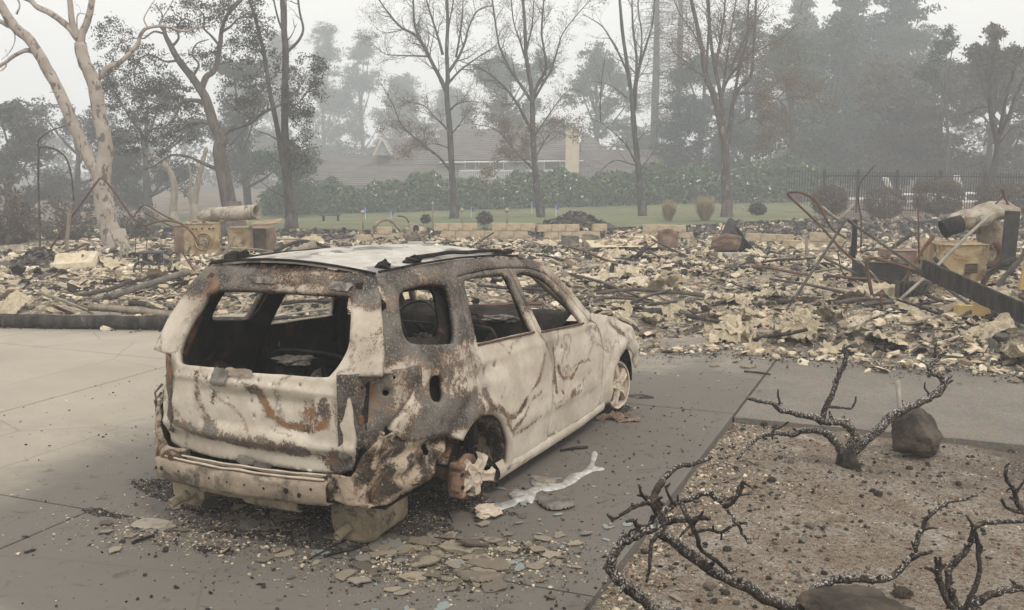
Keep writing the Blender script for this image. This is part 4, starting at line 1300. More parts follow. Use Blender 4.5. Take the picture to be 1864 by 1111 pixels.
def limb(acc, pix, Y, r0, r1, n=8, wob=.18, sm=4, taper=None):
    G_ = P_(pix, Y)
    pts = spline(G_, sm)
    m = len(pts)
    rr = [r0 + (r1 - r0) * (i / (m - 1)) ** .8 for i in range(m)]
    acc.tube(pts, rr, n, wob=wob)
    return pts, rr

def tree(name, label, category, group, trunk_mat, Ybase, limbs, twig, leaf=None, base_flare=True, rnd_seed=1, extra_blobs=None):
    rnd = random.Random(rnd_seed); rs = np.random.RandomState(rnd_seed)
    b0 = P_([limbs[0][0][0]], Ybase)[0]
    root = empty(name, (b0.x, b0.y, b0.z), 0, label=label, category=category)
    if group: root['group'] = group
    off = -Vector((b0.x, b0.y, b0.z))
    a = Acc(); tips = []
    first = True
    tw = Acc()
    for pix, r0, r1 in limbs:
        if first:
            g = P_([pix[0]], Ybase)[0]
        pts, rr = limb(a, pix, Ybase, r0, r1, 9 if r0 > .1 else 6)
        if first and base_flare:
            g = pts[0]
            a.tube([g + Vector((0, 0, -.5)), g + Vector((0, 0, .05)), g + Vector((0, 0, .35)), g + Vector((0, 0, .8))], [r0 * 1.9, r0 * 1.45, r0 * 1.15, r0 * .98], 9, wob=.3)
        if twig and r0 < twig.get('maxr', 9) :
            sprout(tw, tips, pts, rr, twig['sp'], twig['L'], twig['wob'], twig['up'], twig['lv'], rnd, twig.get('spread', .9), twig.get('tmin', .3) if not first else twig.get('ttrunk', .45))
        first = False
    for A_ in (a, tw):
        A_.v = [(v[0] + off.x, v[1] + off.y, v[2] + off.z) for v in A_.v]
    a.obj('trunk', trunk_mat, root, True)
    if tw.v:
        tw.obj('twigs', trunk_mat, root, True, kind='stuff')
    if leaf and tips:
        T = np.array([tuple(t) for t in tips]) + np.array(off)
        keep = rs.uniform(0, 1, len(T)) < leaf['keep'] * np.clip((leaf['zmax'] - T[:, 2]) / leaf['zr'], .06, 1)
        T = T[keep]
        if len(T):
            V, F = leaf_cards(T, leaf['size'], leaf['jit'], leaf['k'], rs)
            fast_mesh('leaves', V, F, M[leaf['mat']], root, kind='stuff')
    if extra_blobs:
        C = clump_centres(extra_blobs['blobs'], extra_blobs['n'], rs, sub=extra_blobs.get('sub', 14), subr=extra_blobs.get('subr', .28)) + np.array(off)
        V, F = leaf_cards(C, extra_blobs['size'], extra_blobs.get('jit', .05), 1, rs)
        fast_mesh('leaf_clumps', V, F, M[extra_blobs['mat']], root, kind='stuff')
    return root

def blob(px, py, Y, rpx, rpy, depth=1.0):
    c = at(px, py, Y); k = Y / FPX
    return (c.x, c.y, c.z, rpx * k, rpx * k * depth, rpy * k)

# pale twin-stemmed tree, bark spotted
tree('spotted_tree', 'pale twin-stemmed tree with dark spots on its smooth bark, forking low down', 'tree', None, M['pale_spotted_bark'], 24, [
    ([(214, 478), (211, 460), (197, 405), (186, 345), (188, 310), (192, 270), (180, 200), (170, 148), (152, 108), (146, 78)], .26, .135),
    ([(186, 335), (176, 315), (162, 286), (135, 230), (108, 167), (76, 108), (54, 73), (27, 49), (2, 12), (-30, -40)], .16, .10),
    ([(146, 80), (150, 60), (157, 45), (165, 16), (170, -20), (172, -60)], .10, .07),
    ([(147, 84), (138, 59), (131, 38), (127, 0), (122, -40)], .09, .06),
    ([(144, 74), (125, 50), (95, 26), (68, 13), (54, 0), (20, -10), (-20, -12)], .085, .05),
    ([(176, 146), (196, 124), (220, 113), (248, 84), (256, 64), (267, 52), (297, 48), (335, 57), (362, 48)], .075, .022),
    ([(30, 53), (14, 46), (0, 39), (-30, 30)], .07, .04),
    ([(64, 96), (48, 92), (27, 101), (8, 115), (-20, 130)], .06, .035),
    ([(141, 62), (140, 40), (143, 25), (160, 27), (174, 27)], .02, .006),
    ([(270, 52), (262, 36), (270, 18), (282, 0)], .02, .008), ([(290, 48), (298, 30), (310, 10), (322, -12)], .02, .008),
    ([(240, 90), (225, 75), (222, 58)], .02, .006),
    ([(26, 56), (27, 75), (18, 95), (2, 110)], .018, .005), ([(116, 172), (108, 170), (90, 168)], .018, .006),
    ([(30, 26), (36, 10), (30, -10)], .03, .01)], dict(sp=.45, L=.8, wob=.55, up=.0, lv=1, maxr=.075, tmin=.3), rnd_seed=4)

# crooked oak behind the appliance
tree('oak_tree', 'crooked oak with spreading dark limbs and thin scorched foliage behind the rusty appliances', 'tree', None, M['oak_bark'], 33, [
    ([(424, 412), (418, 372), (407, 318), (399, 270), (404, 255), (389, 225), (373, 176), (351, 143), (324, 108), (311, 84), (300, 62), (300, 45)], .29, .05),
    ([(367, 162), (376, 140), (392, 126), (400, 84), (404, 55), (412, 30), (430, 10), (450, -10)], .11, .04),
    ([(382, 192), (360, 184), (335, 184), (325, 196), (319, 212), (302, 230), (280, 236)], .09, .02),
    ([(388, 228), (368, 222), (346, 224), (322, 238), (298, 232), (262, 240)], .08, .02),
    ([(403, 258), (412, 240), (430, 232), (454, 224), (470, 212), (490, 200), (520, 185), (545, 160)], .10, .03),
    ([(404, 310), (385, 304), (362, 294), (344, 286), (312, 283), (285, 300), (262, 310)], .075, .02),
    ([(312, 86), (325, 70), (322, 50), (335, 35), (352, 40)], .05, .015), ([(301, 60), (290, 45), (296, 30), (285, 10)], .045, .012),
    ([(350, 140), (362, 118), (350, 100), (358, 80), (380, 72)], .05, .015), ([(400, 84), (385, 66), (370, 50), (372, 30), (350, 5)], .05, .015),
    ([(404, 58), (420, 48), (434, 34), (455, 30), (478, 18)], .05, .012), ([(326, 110), (300, 112), (275, 100), (250, 108), (228, 122)], .045, .012),
    ([(300, 62), (280, 58), (262, 70), (240, 70), (225, 78)], .04, .01), ([(398, 262), (414, 268), (432, 250), (446, 236)], .03, .008)],
    dict(sp=.42, L=1.1, wob=.6, up=.05, lv=2, maxr=.2, tmin=.25, spread=1.0), rnd_seed=8,
    extra_blobs=dict(n=20000, size=.048, mat='oak_leaves', sub=30, subr=.20, blobs=[
        blob(205, 65, 33, 34, 34), blob(262, 108, 33, 42, 34), blob(200, 120, 33, 30, 26), blob(350, 30, 33, 60, 30), blob(430, 15, 33, 50, 28), blob(300, 180, 34, 70, 45), blob(230, 170, 34, 45, 40),
        blob(360, 110, 33, 30, 24), blob(430, 95, 33.5, 42, 30), blob(440, 165, 34, 40, 32), blob(260, 255, 35, 65, 34), blob(330, 240, 34, 40, 22), blob(455, 200, 33, 30, 22), blob(560, 130, 33.5, 34, 34), blob(545, 205, 34, 26, 34), blob(470, 60, 34, 36, 38)]))

# two-stemmed slender dark tree with dead tops
tree('twin_stem_tree', 'slender dark tree of two nearly touching bare stems rising behind the car roof', 'tree', None, M['dark_bark'], 34, [
    ([(531, 432), (529, 400), (527, 370), (524, 340), (522, 300), (518, 210), (519, 150), (520, 95), (516, 40), (514, 0), (512, -40)], .20, .07),
    ([(524, 335), (516, 300), (508, 250), (497, 195), (490, 160), (480, 95), (466, 38), (450, -10)], .11, .05),
    ([(520, 98), (530, 88), (545, 72), (552, 52), (546, 25), (540, -20)], .055, .03), ([(521, 76), (530, 66), (540, 44)], .03, .01), ([(536, 50), (533, 32)], .015, .006),
    ([(522, 208), (532, 196), (545, 186), (562, 165), (578, 150)], .04, .012), ([(519, 65), (508, 40), (498, 0), (494, -20)], .04, .02),
    ([(520, 60), (521, 30), (520, -20)], .04, .02), ([(515, 300), (496, 288), (480, 270)], .03, .006), ([(510, 258), (490, 246), (468, 238), (455, 228)], .03, .008), ([(519, 360), (500, 350), (474, 330), (466, 310)], .025, .006), ([(490, 320), (470, 318), (460, 332)], .015, .005)],
    dict(sp=.7, L=1.1, wob=.4, up=.0, lv=1, maxr=.06, tmin=.4), rnd_seed=12,
    extra_blobs=dict(n=4600, size=.05, mat='oak_leaves', blobs=[blob(556, 180, 34, 40, 46), blob(545, 262, 34, 28, 40), blob(470, 40, 34, 20, 60), blob(495, 130, 34.5, 22, 40), blob(580, 120, 34, 20, 20), blob(548, 300, 34, 20, 22)]))

TW = dict(sp=.27, L=1.45, wob=.33, up=.10, lv=2, maxr=.12, tmin=.12, spread=.75, ttrunk=.5)
LF = dict(mat='dry_leaves', size=.045, jit=.10, k=3, keep=.55, zmax=6.2, zr=3.2)
tree('scorched_tree', 'bare scorched tree with fine upright branches, white-flecked foot, left of the next three like it', 'tree', 'fire-scorched trees in a line behind the ruins', M['scorched_bark'], 45, [
    ([(827, 408), (825, 375), (824, 340), (819, 246), (813, 170), (815, 144), (813, 95), (815, 40), (812, -20), (810, -60)], .19, .045),
    ([(812, 166), (800, 140), (785, 112), (760, 68), (730, 50), (708, 25), (684, -8)], .11, .025),
    ([(793, 128), (778, 95), (756, 49), (752, 0), (745, -30)], .07, .03), ([(806, 100), (798, 70), (783, 23), (770, -20)], .07, .025),
    ([(816, 132), (835, 104), (848, 72), (851, 57), (862, 30), (875, 16), (898, 10)], .07, .02), ([(818, 150), (836, 130), (858, 113), (880, 98), (904, 83)], .06, .012),
    ([(820, 200), (832, 190), (851, 185), (885, 187)], .045, .01), ([(816, 238), (803, 224), (790, 212), (771, 192), (740, 185)], .05, .012),
    ([(820, 312), (798, 285), (771, 265), (748, 244), (730, 227), (715, 190), (692, 150)], .06, .015), ([(780, 103), (755, 102), (722, 101), (700, 98), (680, 82)], .045, .01),
    ([(822, 245), (840, 222), (858, 195), (866, 170)], .035, .008), ([(731, 55), (700, 60), (678, 45)], .025, .006), ([(818, 270), (790, 262), (755, 268), (735, 282)], .03, .008),
    ([(830, 105), (838, 60), (842, 20), (843, -20)], .05, .02), ([(815, 60), (822, 20), (830, -20)], .04, .02)],
    TW, LF, rnd_seed=21)
tree('scorched_tree', 'bare scorched tree with ochre leaves low down, standing in front of the house roof', 'tree', 'fire-scorched trees in a line behind the ruins', M['scorched_bark'], 45, [
    ([(984, 410), (980, 360), (975, 321), (970, 246), (968, 170), (962, 130), (957, 95), (955, 40), (950, -20), (948, -60)], .18, .045),
    ([(969, 242), (945, 195), (922, 163), (892, 136), (868, 122), (838, 112)], .08, .014), ([(968, 185), (950, 158), (934, 136), (918, 105), (907, 76), (896, 0), (890, -30)], .08, .025),
    ([(970, 175), (982, 148), (994, 125), (990, 90), (986, 57), (990, 0), (992, -30)], .08, .03), ([(974, 312), (958, 296), (941, 280), (920, 252), (895, 233), (860, 226)], .05, .012),
    ([(973, 180), (990, 150), (1003, 129), (1015, 90), (1024, 62), (1048, 30), (1075, 0)], .06, .015), ([(972, 250), (995, 215), (1020, 180), (1040, 160)], .045, .01), ([(974, 290), (990, 260), (1008, 240), (1040, 250)], .04, .01),
    ([(960, 120), (948, 80), (935, 40), (930, -10)], .05, .02), ([(958, 90), (968, 50), (972, 0)], .05, .02), ([(976, 300), (950, 285), (915, 290), (890, 305)], .03, .008)],
    TW, dict(LF, keep=.9, zmax=6.5), rnd_seed=22)
tree('scorched_tree', 'bare scorched tree with long straight parallel upper stems, right of the beige chimney', 'tree', 'fire-scorched trees in a line behind the ruins', M['scorched_bark'], 45, [
    ([(1170, 406), (1166, 375), (1163, 321), (1154, 227), (1150, 181), (1143, 129), (1133, 57), (1128, 0), (1124, -40)], .17, .045),
    ([(1155, 200), (1160, 144), (1169, 106), (1182, 65), (1189, 35), (1192, -20)], .07, .03), ([(1153, 175), (1159, 113), (1152, 49), (1150, -20)], .07, .03),
    ([(1158, 150), (1166, 105), (1168, 60), (1162, 20), (1162, -20)], .05, .025), ([(1143, 135), (1130, 105), (1112, 72), (1096, 48), (1075, 34), (1060, 25)], .055, .012), ([(1142, 180), (1125, 165), (1109, 155), (1092, 150), (1075, 149)], .03, .008),
    ([(1156, 295), (1142, 268), (1124, 248), (1093, 223), (1062, 212)], .045, .008), ([(1158, 302), (1120, 292), (1095, 310), (1078, 322)], .03, .006), ([(1168, 308), (1180, 290), (1192, 275), (1212, 272)], .025, .008), ([(1162, 256), (1175, 240), (1190, 228)], .02, .006),
    ([(1093, 223), (1093, 180), (1096, 140), (1104, 90)], .03, .012)],
    dict(TW, sp=.6), dict(LF, keep=.25), rnd_seed=23)
tree('scorched_tree', 'thickest scorched tree, bark peeled in red-brown patches, standing beside the ornamental grasses', 'tree', 'fire-scorched trees in a line behind the ruins', M['peeled_bark'], 43, [
    ([(1323, 398), (1322, 360), (1321, 300), (1319, 262), (1310, 215), (1298, 170), (1285, 140), (1279, 95), (1267, 38), (1256, -10), (1250, -50)], .235, .055),
    ([(1318, 262), (1315, 210), (1312, 175), (1302, 125), (1294, 76), (1291, 20), (1288, -30)], .13, .04), ([(1322, 262), (1330, 225), (1334, 190), (1345, 162), (1366, 140), (1371, 100), (1374, 50), (1377, -20)], .12, .045),
    ([(1312, 172), (1325, 145), (1343, 121), (1360, 102), (1385, 90), (1426, 68), (1455, 40)], .07, .015), ([(1338, 172), (1360, 170), (1381, 172), (1400, 178), (1415, 181), (1428, 195), (1434, 212)], .05, .012), ([(1414, 181), (1435, 160), (1460, 150)], .025, .006), ([(1420, 184), (1450, 176), (1480, 178)], .02, .005),
    ([(1284, 142), (1268, 130), (1252, 117), (1238, 104), (1226, 95), (1218, 74)], .045, .012), ([(1302, 125), (1310, 80), (1318, 30), (1320, -20)], .07, .03), ([(1334, 190), (1345, 130), (1360, 70), (1362, 10), (1365, -30)], .07, .03),
    ([(1313, 180), (1322, 120), (1330, 60), (1340, 0)], .06, .025), ([(1343, 225), (1370, 215), (1392, 232), (1402, 262)], .03, .008), ([(1279, 95), (1262, 60), (1240, 30), (1225, -5)], .045, .015), ([(1330, 130), (1346, 90), (1375, 40), (1400, 5)], .05, .015), ([(1343, 120), (1352, 118), (1365, 128)], .02, .006), ([(1285, 135), (1290, 40), (1283, -20)], .06, .03)],
    TW, dict(LF, keep=.6, zmax=8.5, zr=3), rnd_seed=24,
    extra_blobs=dict(n=1900, size=.052, mat='dry_leaves', sub=30, blobs=[blob(1350, 40, 43, 60, 40), blob(1400, 110, 43, 50, 30), blob(1440, 250, 43, 24, 40), blob(1440, 35, 43, 40, 25), blob(1240, 80, 43, 30, 30), blob(1270, 160, 43, 30, 20)]))
tree('burnt_tree', 'leaning burnt tree with three bare stems in front of the iron fence', 'tree', None, M['dark_bark'], 36, [
    ([(1804, 400), (1802, 360), (1806, 320), (1816, 265), (1806, 220), (1801, 180), (1804, 140), (1810, 98)], .17, .04),
    ([(1814, 275), (1824, 215), (1835, 165), (1850, 120), (1868, 80)], .08, .03), ([(1818, 250), (1840, 200), (1860, 150), (1885, 110)], .07, .03), ([(1815, 235), (1812, 215), (1808, 205)], .03, .01), ([(1820, 260), (1845, 232), (1870, 236)], .03, .01)],
    dict(sp=.5, L=1.4, wob=.35, up=-.12, lv=1, maxr=.3, tmin=.2), rnd_seed=31)

# smaller grey trunks beyond the oak
for i, (pix, r, lab) in enumerate([([(318, 418), (315, 390), (318, 350), (312, 318), (296, 296), (272, 282)], .19, 'short grey trunk bending left under the oak canopy'),
                                   ([(356, 405), (355, 372), (360, 335), (368, 300), (376, 270)], .17, 'grey trunk leaning right, standing behind the oak'),
                                   ([(352, 384), (345, 355), (348, 330), (344, 300)], .09, 'thin grey stem close beside a thicker leaning trunk')]):
    tree('background_tree', lab, 'tree', 'trunks beyond the oak', M['grey_wood'], 44, [(pix, r, r * .5)], dict(sp=1.2, L=1.6, wob=.4, up=.1, lv=1, tmin=.5), base_flare=True, rnd_seed=50 + i)

# ---------------------------------------------------------------- background trees with full crowns
def crown_tree(name, label, group, px, pbase, Y, blobs, n, size, mat, seed, trunk='dark_bark', tr=.3, sub=16, subr=.3):
    rs = np.random.RandomState(seed); rnd = random.Random(seed)
    zb = terrain(at(px, 300, Y).x, Y)
    b0 = at(px, 300, Y); b0.z = zb
    root = empty(name, tuple(b0), 0, label=label, category='tree', group=group)
    B = [blob(x, y, Y + d, rx, ry) for x, y, rx, ry, d in blobs]
    top = max(b[2] for b in B)
    a = Acc()
    pts = spline([Vector((0, 0, -.3)), Vector((rnd.uniform(-.3, .3), 0, (top - zb) * .35)), Vector((rnd.uniform(-.6, .6), 0, (top - zb) * .8))], 5)
    a.tube(pts, [tr * (1 - .75 * i / (len(pts) - 1)) for i in range(len(pts))], 7, wob=.2)
    for b in B[:12]:
        q = Vector(b[:3]) - b0; s = pts[min(len(pts) - 1, max(1, int(len(pts) * max(.2, min(.9, (q.z / (top - zb)) * .8)))))]
        a.tube(spline([s, s.lerp(q, .5) + Vector((0, 0, -.2)), q], 3), [tr * .3] * 3 + [tr * .18] * 3 + [tr * .06], 5)
    a.obj('trunk', M[trunk], root, True)
    C = clump_centres(B, int(n * 1.9), rs, shell=.2, sub=sub + 14, subr=subr * .8) - np.array(b0)
    V, F = leaf_cards(C, size * .72, .06, 1, rs)
    fast_mesh('crown', V, F, M[mat], root, kind='stuff')
    V = None
    return root
def scatter_blobs(px0, px1, py0, py1, n, r0, r1, seed, prof=None):
    r = random.Random(seed); out = []
    for i in range(n):
        x = r.uniform(px0, px1); y = r.uniform(py0, py1)
        if prof:
            k = prof((y - py0) / max(1, (py1 - py0))); x = (px0 + px1) / 2 + (x - (px0 + px1) / 2) * k
        rr = r.uniform(r0, r1)
        out.append((x, y, rr, rr * r.uniform(.6, .9), r.uniform(-3, 3)))
    return out
gL = 'smoke-dimmed trees on the left'
crown_tree('smoky_tree', 'low grey-green tree at the left edge, hazy rounded crown against pale sky', gL, 20, 400, 52, scatter_blobs(-60, 80, 200, 380, 14, 26, 46, 1) + [(30, 205, 34, 22, 0), (60, 240, 30, 24, 0)], 9000, .15, 'grey_green_leaves', 1, sub=20)
crown_tree('smoky_tree', 'broad grey tree filling the space behind the pale spotted trunks', gL, 130, 400, 60, scatter_blobs(70, 250, 200, 370, 18, 24, 44, 2), 9500, .13, 'oak_leaves', 2, sub=20)
crown_tree('smoky_tree', 'dense dim tree behind the crooked oak, its crown brushing the oak limbs', gL, 270, 400, 57, scatter_blobs(190, 350, 150, 330, 18, 22, 40, 3), 9500, .12, 'oak_leaves', 3, sub=20)
crown_tree('smoky_tree', 'pale hazy tree far back between the oak and the twin-stemmed tree', gL, 450, 400, 62, scatter_blobs(390, 540, 110, 320, 14, 24, 44, 4), 6500, .16, 'grey_green_leaves', 4, sub=16)
crown_tree('smoky_tree', 'low dark green tree right of the twin-stemmed trunk base, touching the hedge end', gL, 520, 400, 56, scatter_blobs(470, 560, 290, 370, 8, 22, 34, 5), 5000, .14, 'deep_green_leaves', 5)
for i_, px_ in enumerate((-130, -300, -480, -680)):
    crown_tree('smoky_tree', ('nearest', 'second', 'third', 'outermost')[i_] + ' of the grey trees left of the low hazy crown', gL, px_, 400, 54 + 5 * i_, scatter_blobs(px_ - 90, px_ + 90, 170 + 20 * (i_ % 2), 370, 14, 26, 46, 80 + i_), 4500, .16, 'grey_green_leaves', 80 + i_)
gP = 'tall hazy trees behind the low roof'
cone = lambda t: .25 + .75 * min(1, t * 1.5)
for i, (x0, x1, y0, y1, lab, mt) in enumerate([(470, 545, 60, 280, 'faintest tall tree, half hidden by the twin dark stems', 'grey_green_leaves'),
                                             (560, 625, 52, 285, 'narrow poplar-like tree with the highest tip above the low roof', 'deep_green_leaves'),
                                             (615, 700, 66, 285, 'broad bright green hazy tree right of the narrow tall one', 'deep_green_leaves'),
                                             (690, 770, 140, 285, 'short hazy green tree behind the small gable', 'deep_green_leaves'),
                                             (770, 870, 165, 290, 'low pale tree crown behind the house ridge, left of the second scorched tree', 'deep_green_leaves'), (400, 480, 150, 290, 'faint tree crown seen between oak and twin dark stems', 'grey_green_leaves')]):
    crown_tree('tall_tree', lab, gP, (x0 + x1) / 2, 400, 150, scatter_blobs(x0, x1, y0, y1, 46, 15, 24, 20 + i, cone), 14000, .21, mt, 20 + i, tr=.4)
crown_tree('tall_tree', 'hazy round-topped tree just left of the chimney', 'hazy trees behind the house', 930, 400, 108, scatter_blobs(880, 1000, 110, 260, 30, 18, 30, 31), 13000, .21, 'deep_green_leaves', 31, tr=.4)
crown_tree('tall_tree', 'hazy bushy tree directly behind the chimney', 'hazy trees behind the house', 1090, 400, 104, scatter_blobs(1020, 1170, 100, 290, 40, 18, 32, 32, cone), 15000, .21, 'deep_green_leaves', 32, tr=.4)
gR = 'mass of evergreen trees on the right'
specs = [(1215, 1330, 95, 340, 66, 'conifer_needles', 'blue-green evergreen behind the peeled trunk, left end of the dark mass'),
         (1300, 1420, 20, 340, 70, 'conifer_needles', 'tall full blue-green evergreen right of the peeled trunk'),
         (1380, 1500, 70, 345, 62, 'deep_green_leaves', 'dark green bushy tree above the end of the hedge'),
         (1450, 1580, 45, 330, 68, 'deep_green_leaves', 'wide green tree below the layered conifer'),
         (1560, 1690, 120, 340, 58, 'brown_leaves', 'brown-leaved scorched tree behind the iron fence corner'),
         (1660, 1760, 130, 340, 56, 'brown_leaves', 'brown-leaved scorched tree right of the lone gap of sky'),
         (1740, 1900, 105, 340, 52, 'brown_leaves', 'large browned tree at the right edge above the white loungers'),
         (1600, 1700, 60, 200, 74, 'deep_green_leaves', 'green tree top showing above the brown-leaved trees')]
for i, (x0, x1, y0, y1, Y, mt, lab) in enumerate(specs):
    Y *= 1.16
    crown_tree('evergreen_tree', lab, gR, (x0 + x1) / 2, 400, Y, scatter_blobs(x0, x1, y0, y1, 30, 22, 38, 40 + i, lambda t: .55 + .45 * min(1, t * 2)), 14000, .19, mt, 40 + i, tr=.4, sub=20)
crown_tree('evergreen_tree', 'sparse leafy tree top breaking the skyline at the right edge', gR, 1800, 400, 50, scatter_blobs(1770, 1880, 50, 140, 10, 14, 26, 61), 3200, .15, 'brown_leaves', 61, tr=.2)
crown_tree('evergreen_tree', 'thin leafy tree poking into the gap of sky', gR, 1715, 400, 55, [(1712, 90, 20, 26, 0), (1690, 130, 22, 20, 0), (1725, 60, 12, 12, 0), (1735, 75, 10, 10, 0)], 1200, .15, 'deep_green_leaves', 62, tr=.15)

def conifer(label, px, ptop, Y, wpx, mat_leaf, seed, bare=False, group='tall conifers in the smoke'):
    rnd = random.Random(seed); rs = np.random.RandomState(seed)
    b0 = at(px, 300, Y); b0.z = terrain(b0.x, Y); top = at(px, ptop, Y).z - b0.z
    root = empty('conifer_tree', tuple(b0), 0, label=label, category='tree', group=group)
    a = Acc()
    a.tube([Vector((0, 0, -.3)), Vector((.1, 0, top * .5)), Vector((0, 0, top))], [.42, .3, .05], 8, wob=.1)
    W = wpx * Y / FPX
    C = []
    z = top * (.22 if bare else .12)
    tw = Acc()
    while z < top * .985:
        t = 1 - z / top
        for k in range(5 if not bare else 4):
            an = rnd.uniform(0, 6.28); L = W * (.25 + .75 * min(1, t * 1.9)) * rnd.uniform(.55, 1.1)
            d = Vector((math.cos(an), math.sin(an), rnd.uniform(-.25, .12)))
            pts = wander((0, 0, z), d, L, 5, .09, -.03 if bare else .02, rnd)
            tw.tube(pts, [.05, .04, .032, .024, .016, .008], 3, cap=False)
            if bare:
                for q in pts[1:]:
                    for _ in range(3):
                        p2 = wander(q, Vector((rnd.uniform(-1, 1), rnd.uniform(-1, 1), -.9)), rnd.uniform(.4, 1.1), 3, .3, 0, rnd)
                        tw.tube(p2, [.014, .01, .007, .004], 3, cap=False)
            else:
                for q0, q1 in zip(pts[:-1], pts[1:]):
                    for s in np.linspace(0, 1, 5): C.append(tuple(q0.lerp(q1, float(s)) + Vector((0, 0, -.12))))
        z += (.42 if not bare else .38) * (1 + .3 * rnd.random())
    a.obj('trunk', M['dark_bark'], root, True)
    tw.obj('boughs', M['dark_bark'], root, True, kind='stuff')
    if C:
        V, F = leaf_cards(C, .22, .17, 5, rs)
        fast_mesh('needles', V, F, M[mat_leaf], root, kind='stuff')
conifer('tall dead conifer with bare drooping boughs, nearer the straight-stemmed scorched tree', 1189, -120, 92, 75, None, 71, True)
conifer('tall dead conifer with bare boughs seen behind the peeled trunk crown', 1231, -150, 100, 70, None, 72, True)
conifer('layered conifer with flat dark boughs, highest on the right', 1622, -70, 88, 120, 'conifer_needles', 73)
conifer('slimmer layered conifer left of the highest one', 1538, -40, 90, 70, 'conifer_needles', 74)
conifer('faint conifer top between the peeled trunk and the layered conifers', 1450, -30, 110, 60, 'conifer_needles', 75)

# far ground-hugging woods closing the view between trunks
rs = np.random.RandomState(5)
B = []
for i in range(60):
    x = -75 + i * 2.6; B.append((x + rs.uniform(-1, 1), 128 + rs.uniform(-6, 6), .5 + rs.uniform(-.5, 1.2), 3.5, 3, 2.6 + (2.0 if x > 15 or x < -25 else 0)))
V, F = leaf_cards(clump_centres(B, 26000, rs, .2, 14, .3), .38, .1, 1, rs)
fast_mesh('distant_woods', V, F, M['grey_green_leaves'], None, kind='stuff', label='far line of woods dissolving in smoke beyond the house', category='woods')

# ---------------------------------------------------------------- hedge, flowers
def hedge_line(t):
    px = 478 + (1500 - 478) * t
    Y = 61 - 0 * t
    return at(px, 380, Y)
root = empty('flowering_hedge', tuple(at(980, 390, 61)), 0, label='long oleander hedge dotted with white flowers beyond the lawn', category='hedge')
off = np.array(at(980, 390, 61))
rs = np.random.RandomState(77)
C = []; Fl = []
n_h = 42000
t = rs.uniform(0, 1, n_h)
X = np.array([interp(v, [0, 1], [at(478, 380, 61).x, at(1500, 380, 61).x]) for v in t])
base = np.array([terrain(x, 61) for x in X])
hmax = 1.92 + .28 * np.sin(X * .9) + .18 * np.sin(X * 2.3 + 1) + .35 * (np.sin(X * 5.1) * .3) + .3 * (X / 20)
u = rs.uniform(0, 1, n_h) ** .8
Yh = 61 + rs.uniform(-1.1, 1.1, n_h) * np.sqrt(np.clip(1.05 - (u ** 3), .05, 1))
C = np.stack([X, Yh, base + .1 + u * hmax], 1)
clp = np.sin(C[:, 0] * 2.1 + 3 * np.sin(C[:, 2] * 1.7)) * np.sin(C[:, 2] * 2.9 + C[:, 0] * .7) > -.93
C = C[clp]
V, F = leaf_cards(C - off, .15, .07, 1, rs)
fast_mesh('foliage', V, F, M['hedge_leaves'], root, kind='stuff')
cl = C[rs.randint(0, len(C), 620)]
cl = cl[(cl[:, 2] > -0.6) & (cl[:, 1] < 61.3)]
cl[:, 1] -= .45
w = np.clip((np.sin(cl[:, 0] * .55 + 1.0) + .5), .12, 1); cl = cl[rs.uniform(0, 1, len(cl)) < w]
V, F = leaf_cards(cl - off, .085, .06, 2, rs)
fast_mesh('flowers', V, F, M['white_petals'], root, kind='stuff')

# ---------------------------------------------------------------- house beyond the hedge
HY = 84
H = empty('house', tuple(at(900, 330, HY)), 0, label='long house with low-pitched shingle roofs and beige chimney beyond the hedge', category='house')
hoff = Vector(at(900, 330, HY))
def hp(px, py, Y=HY): return at(px, py, Y) - hoff
def roof_plane(name, pts, parent, rows=14, mat='roof_shingle'):
    """Roof slope from eave-left, eave-right, ridge-right, ridge-left; overlapping courses, each proud of the one below."""
    el, er, rr, rl = pts
    a = Acc()
    for i in range(rows):
        t0, t1 = i / rows, (i + 1.12) / rows
        A0, B0 = el.lerp(rl, t0), er.lerp(rr, t0); A1, B1 = el.lerp(rl, min(1, t1)), er.lerp(rr, min(1, t1))
        up = Vector((0, -.02, .045))
        segs = 9
        for k in range(segs):
            s0, s1 = k / segs, (k + 1) / segs
            a.quad(A0.lerp(B0, s0) + up, A0.lerp(B0, s1) + up, A1.lerp(B1, s1), A1.lerp(B1, s0))
        a.quad(A0 + up - Vector((0, 0, .05)), B0 + up - Vector((0, 0, .05)), B0 + up, A0 + up)
    return a.obj(name, M[mat], parent)
roof_plane('roof', [hp(515, 338), hp(900, 338), hp(740, 284, HY + 6), hp(552, 284, HY + 6)], H, 16)
roof_plane('roof', [hp(660, 300, HY + 4), hp(905, 300, HY + 4), hp(880, 250, HY + 9), hp(694, 252, HY + 9)], H, 12)
roof_plane('roof', [hp(800, 292, HY + 3), hp(1062, 290, HY + 3), hp(1034, 234, HY + 9), hp(800, 236, HY + 9)], H, 14)
roof_plane('roof', [hp(1040, 322, HY + 1), hp(1290, 318, HY + 1), hp(1236, 275, HY + 7), hp(1060, 272, HY + 7)], H, 14)
roof_plane('roof', [hp(1058, 322, HY + 5), hp(1160, 322, HY + 5), hp(1070, 243, HY + 10), hp(1058, 243, HY + 10)], H, 12)
def wall_box(name, x0, x1, ytop, ybot, Y, depth, mat, parent=H):
    p0, p1 = hp(x0, ytop, Y), hp(x1, ybot, Y)
    a = Acc(); a.box(((p0.x + p1.x) / 2, p0.y + depth / 2, (p0.z + p1.z) / 2), (abs(p1.x - p0.x), depth, abs(p0.z - p1.z)))
    return a.obj(name, M[mat], parent)
wall_box('wall', 528, 1285, 334, 392, HY + 1, 6, 'cream_stucco')
wall_box('wall', 700, 888, 296, 340, HY + 5, 4, 'cream_stucco')
up = wall_box('wall', 838, 1040, 289, 322, HY + 4, 4, 'blue_siding')
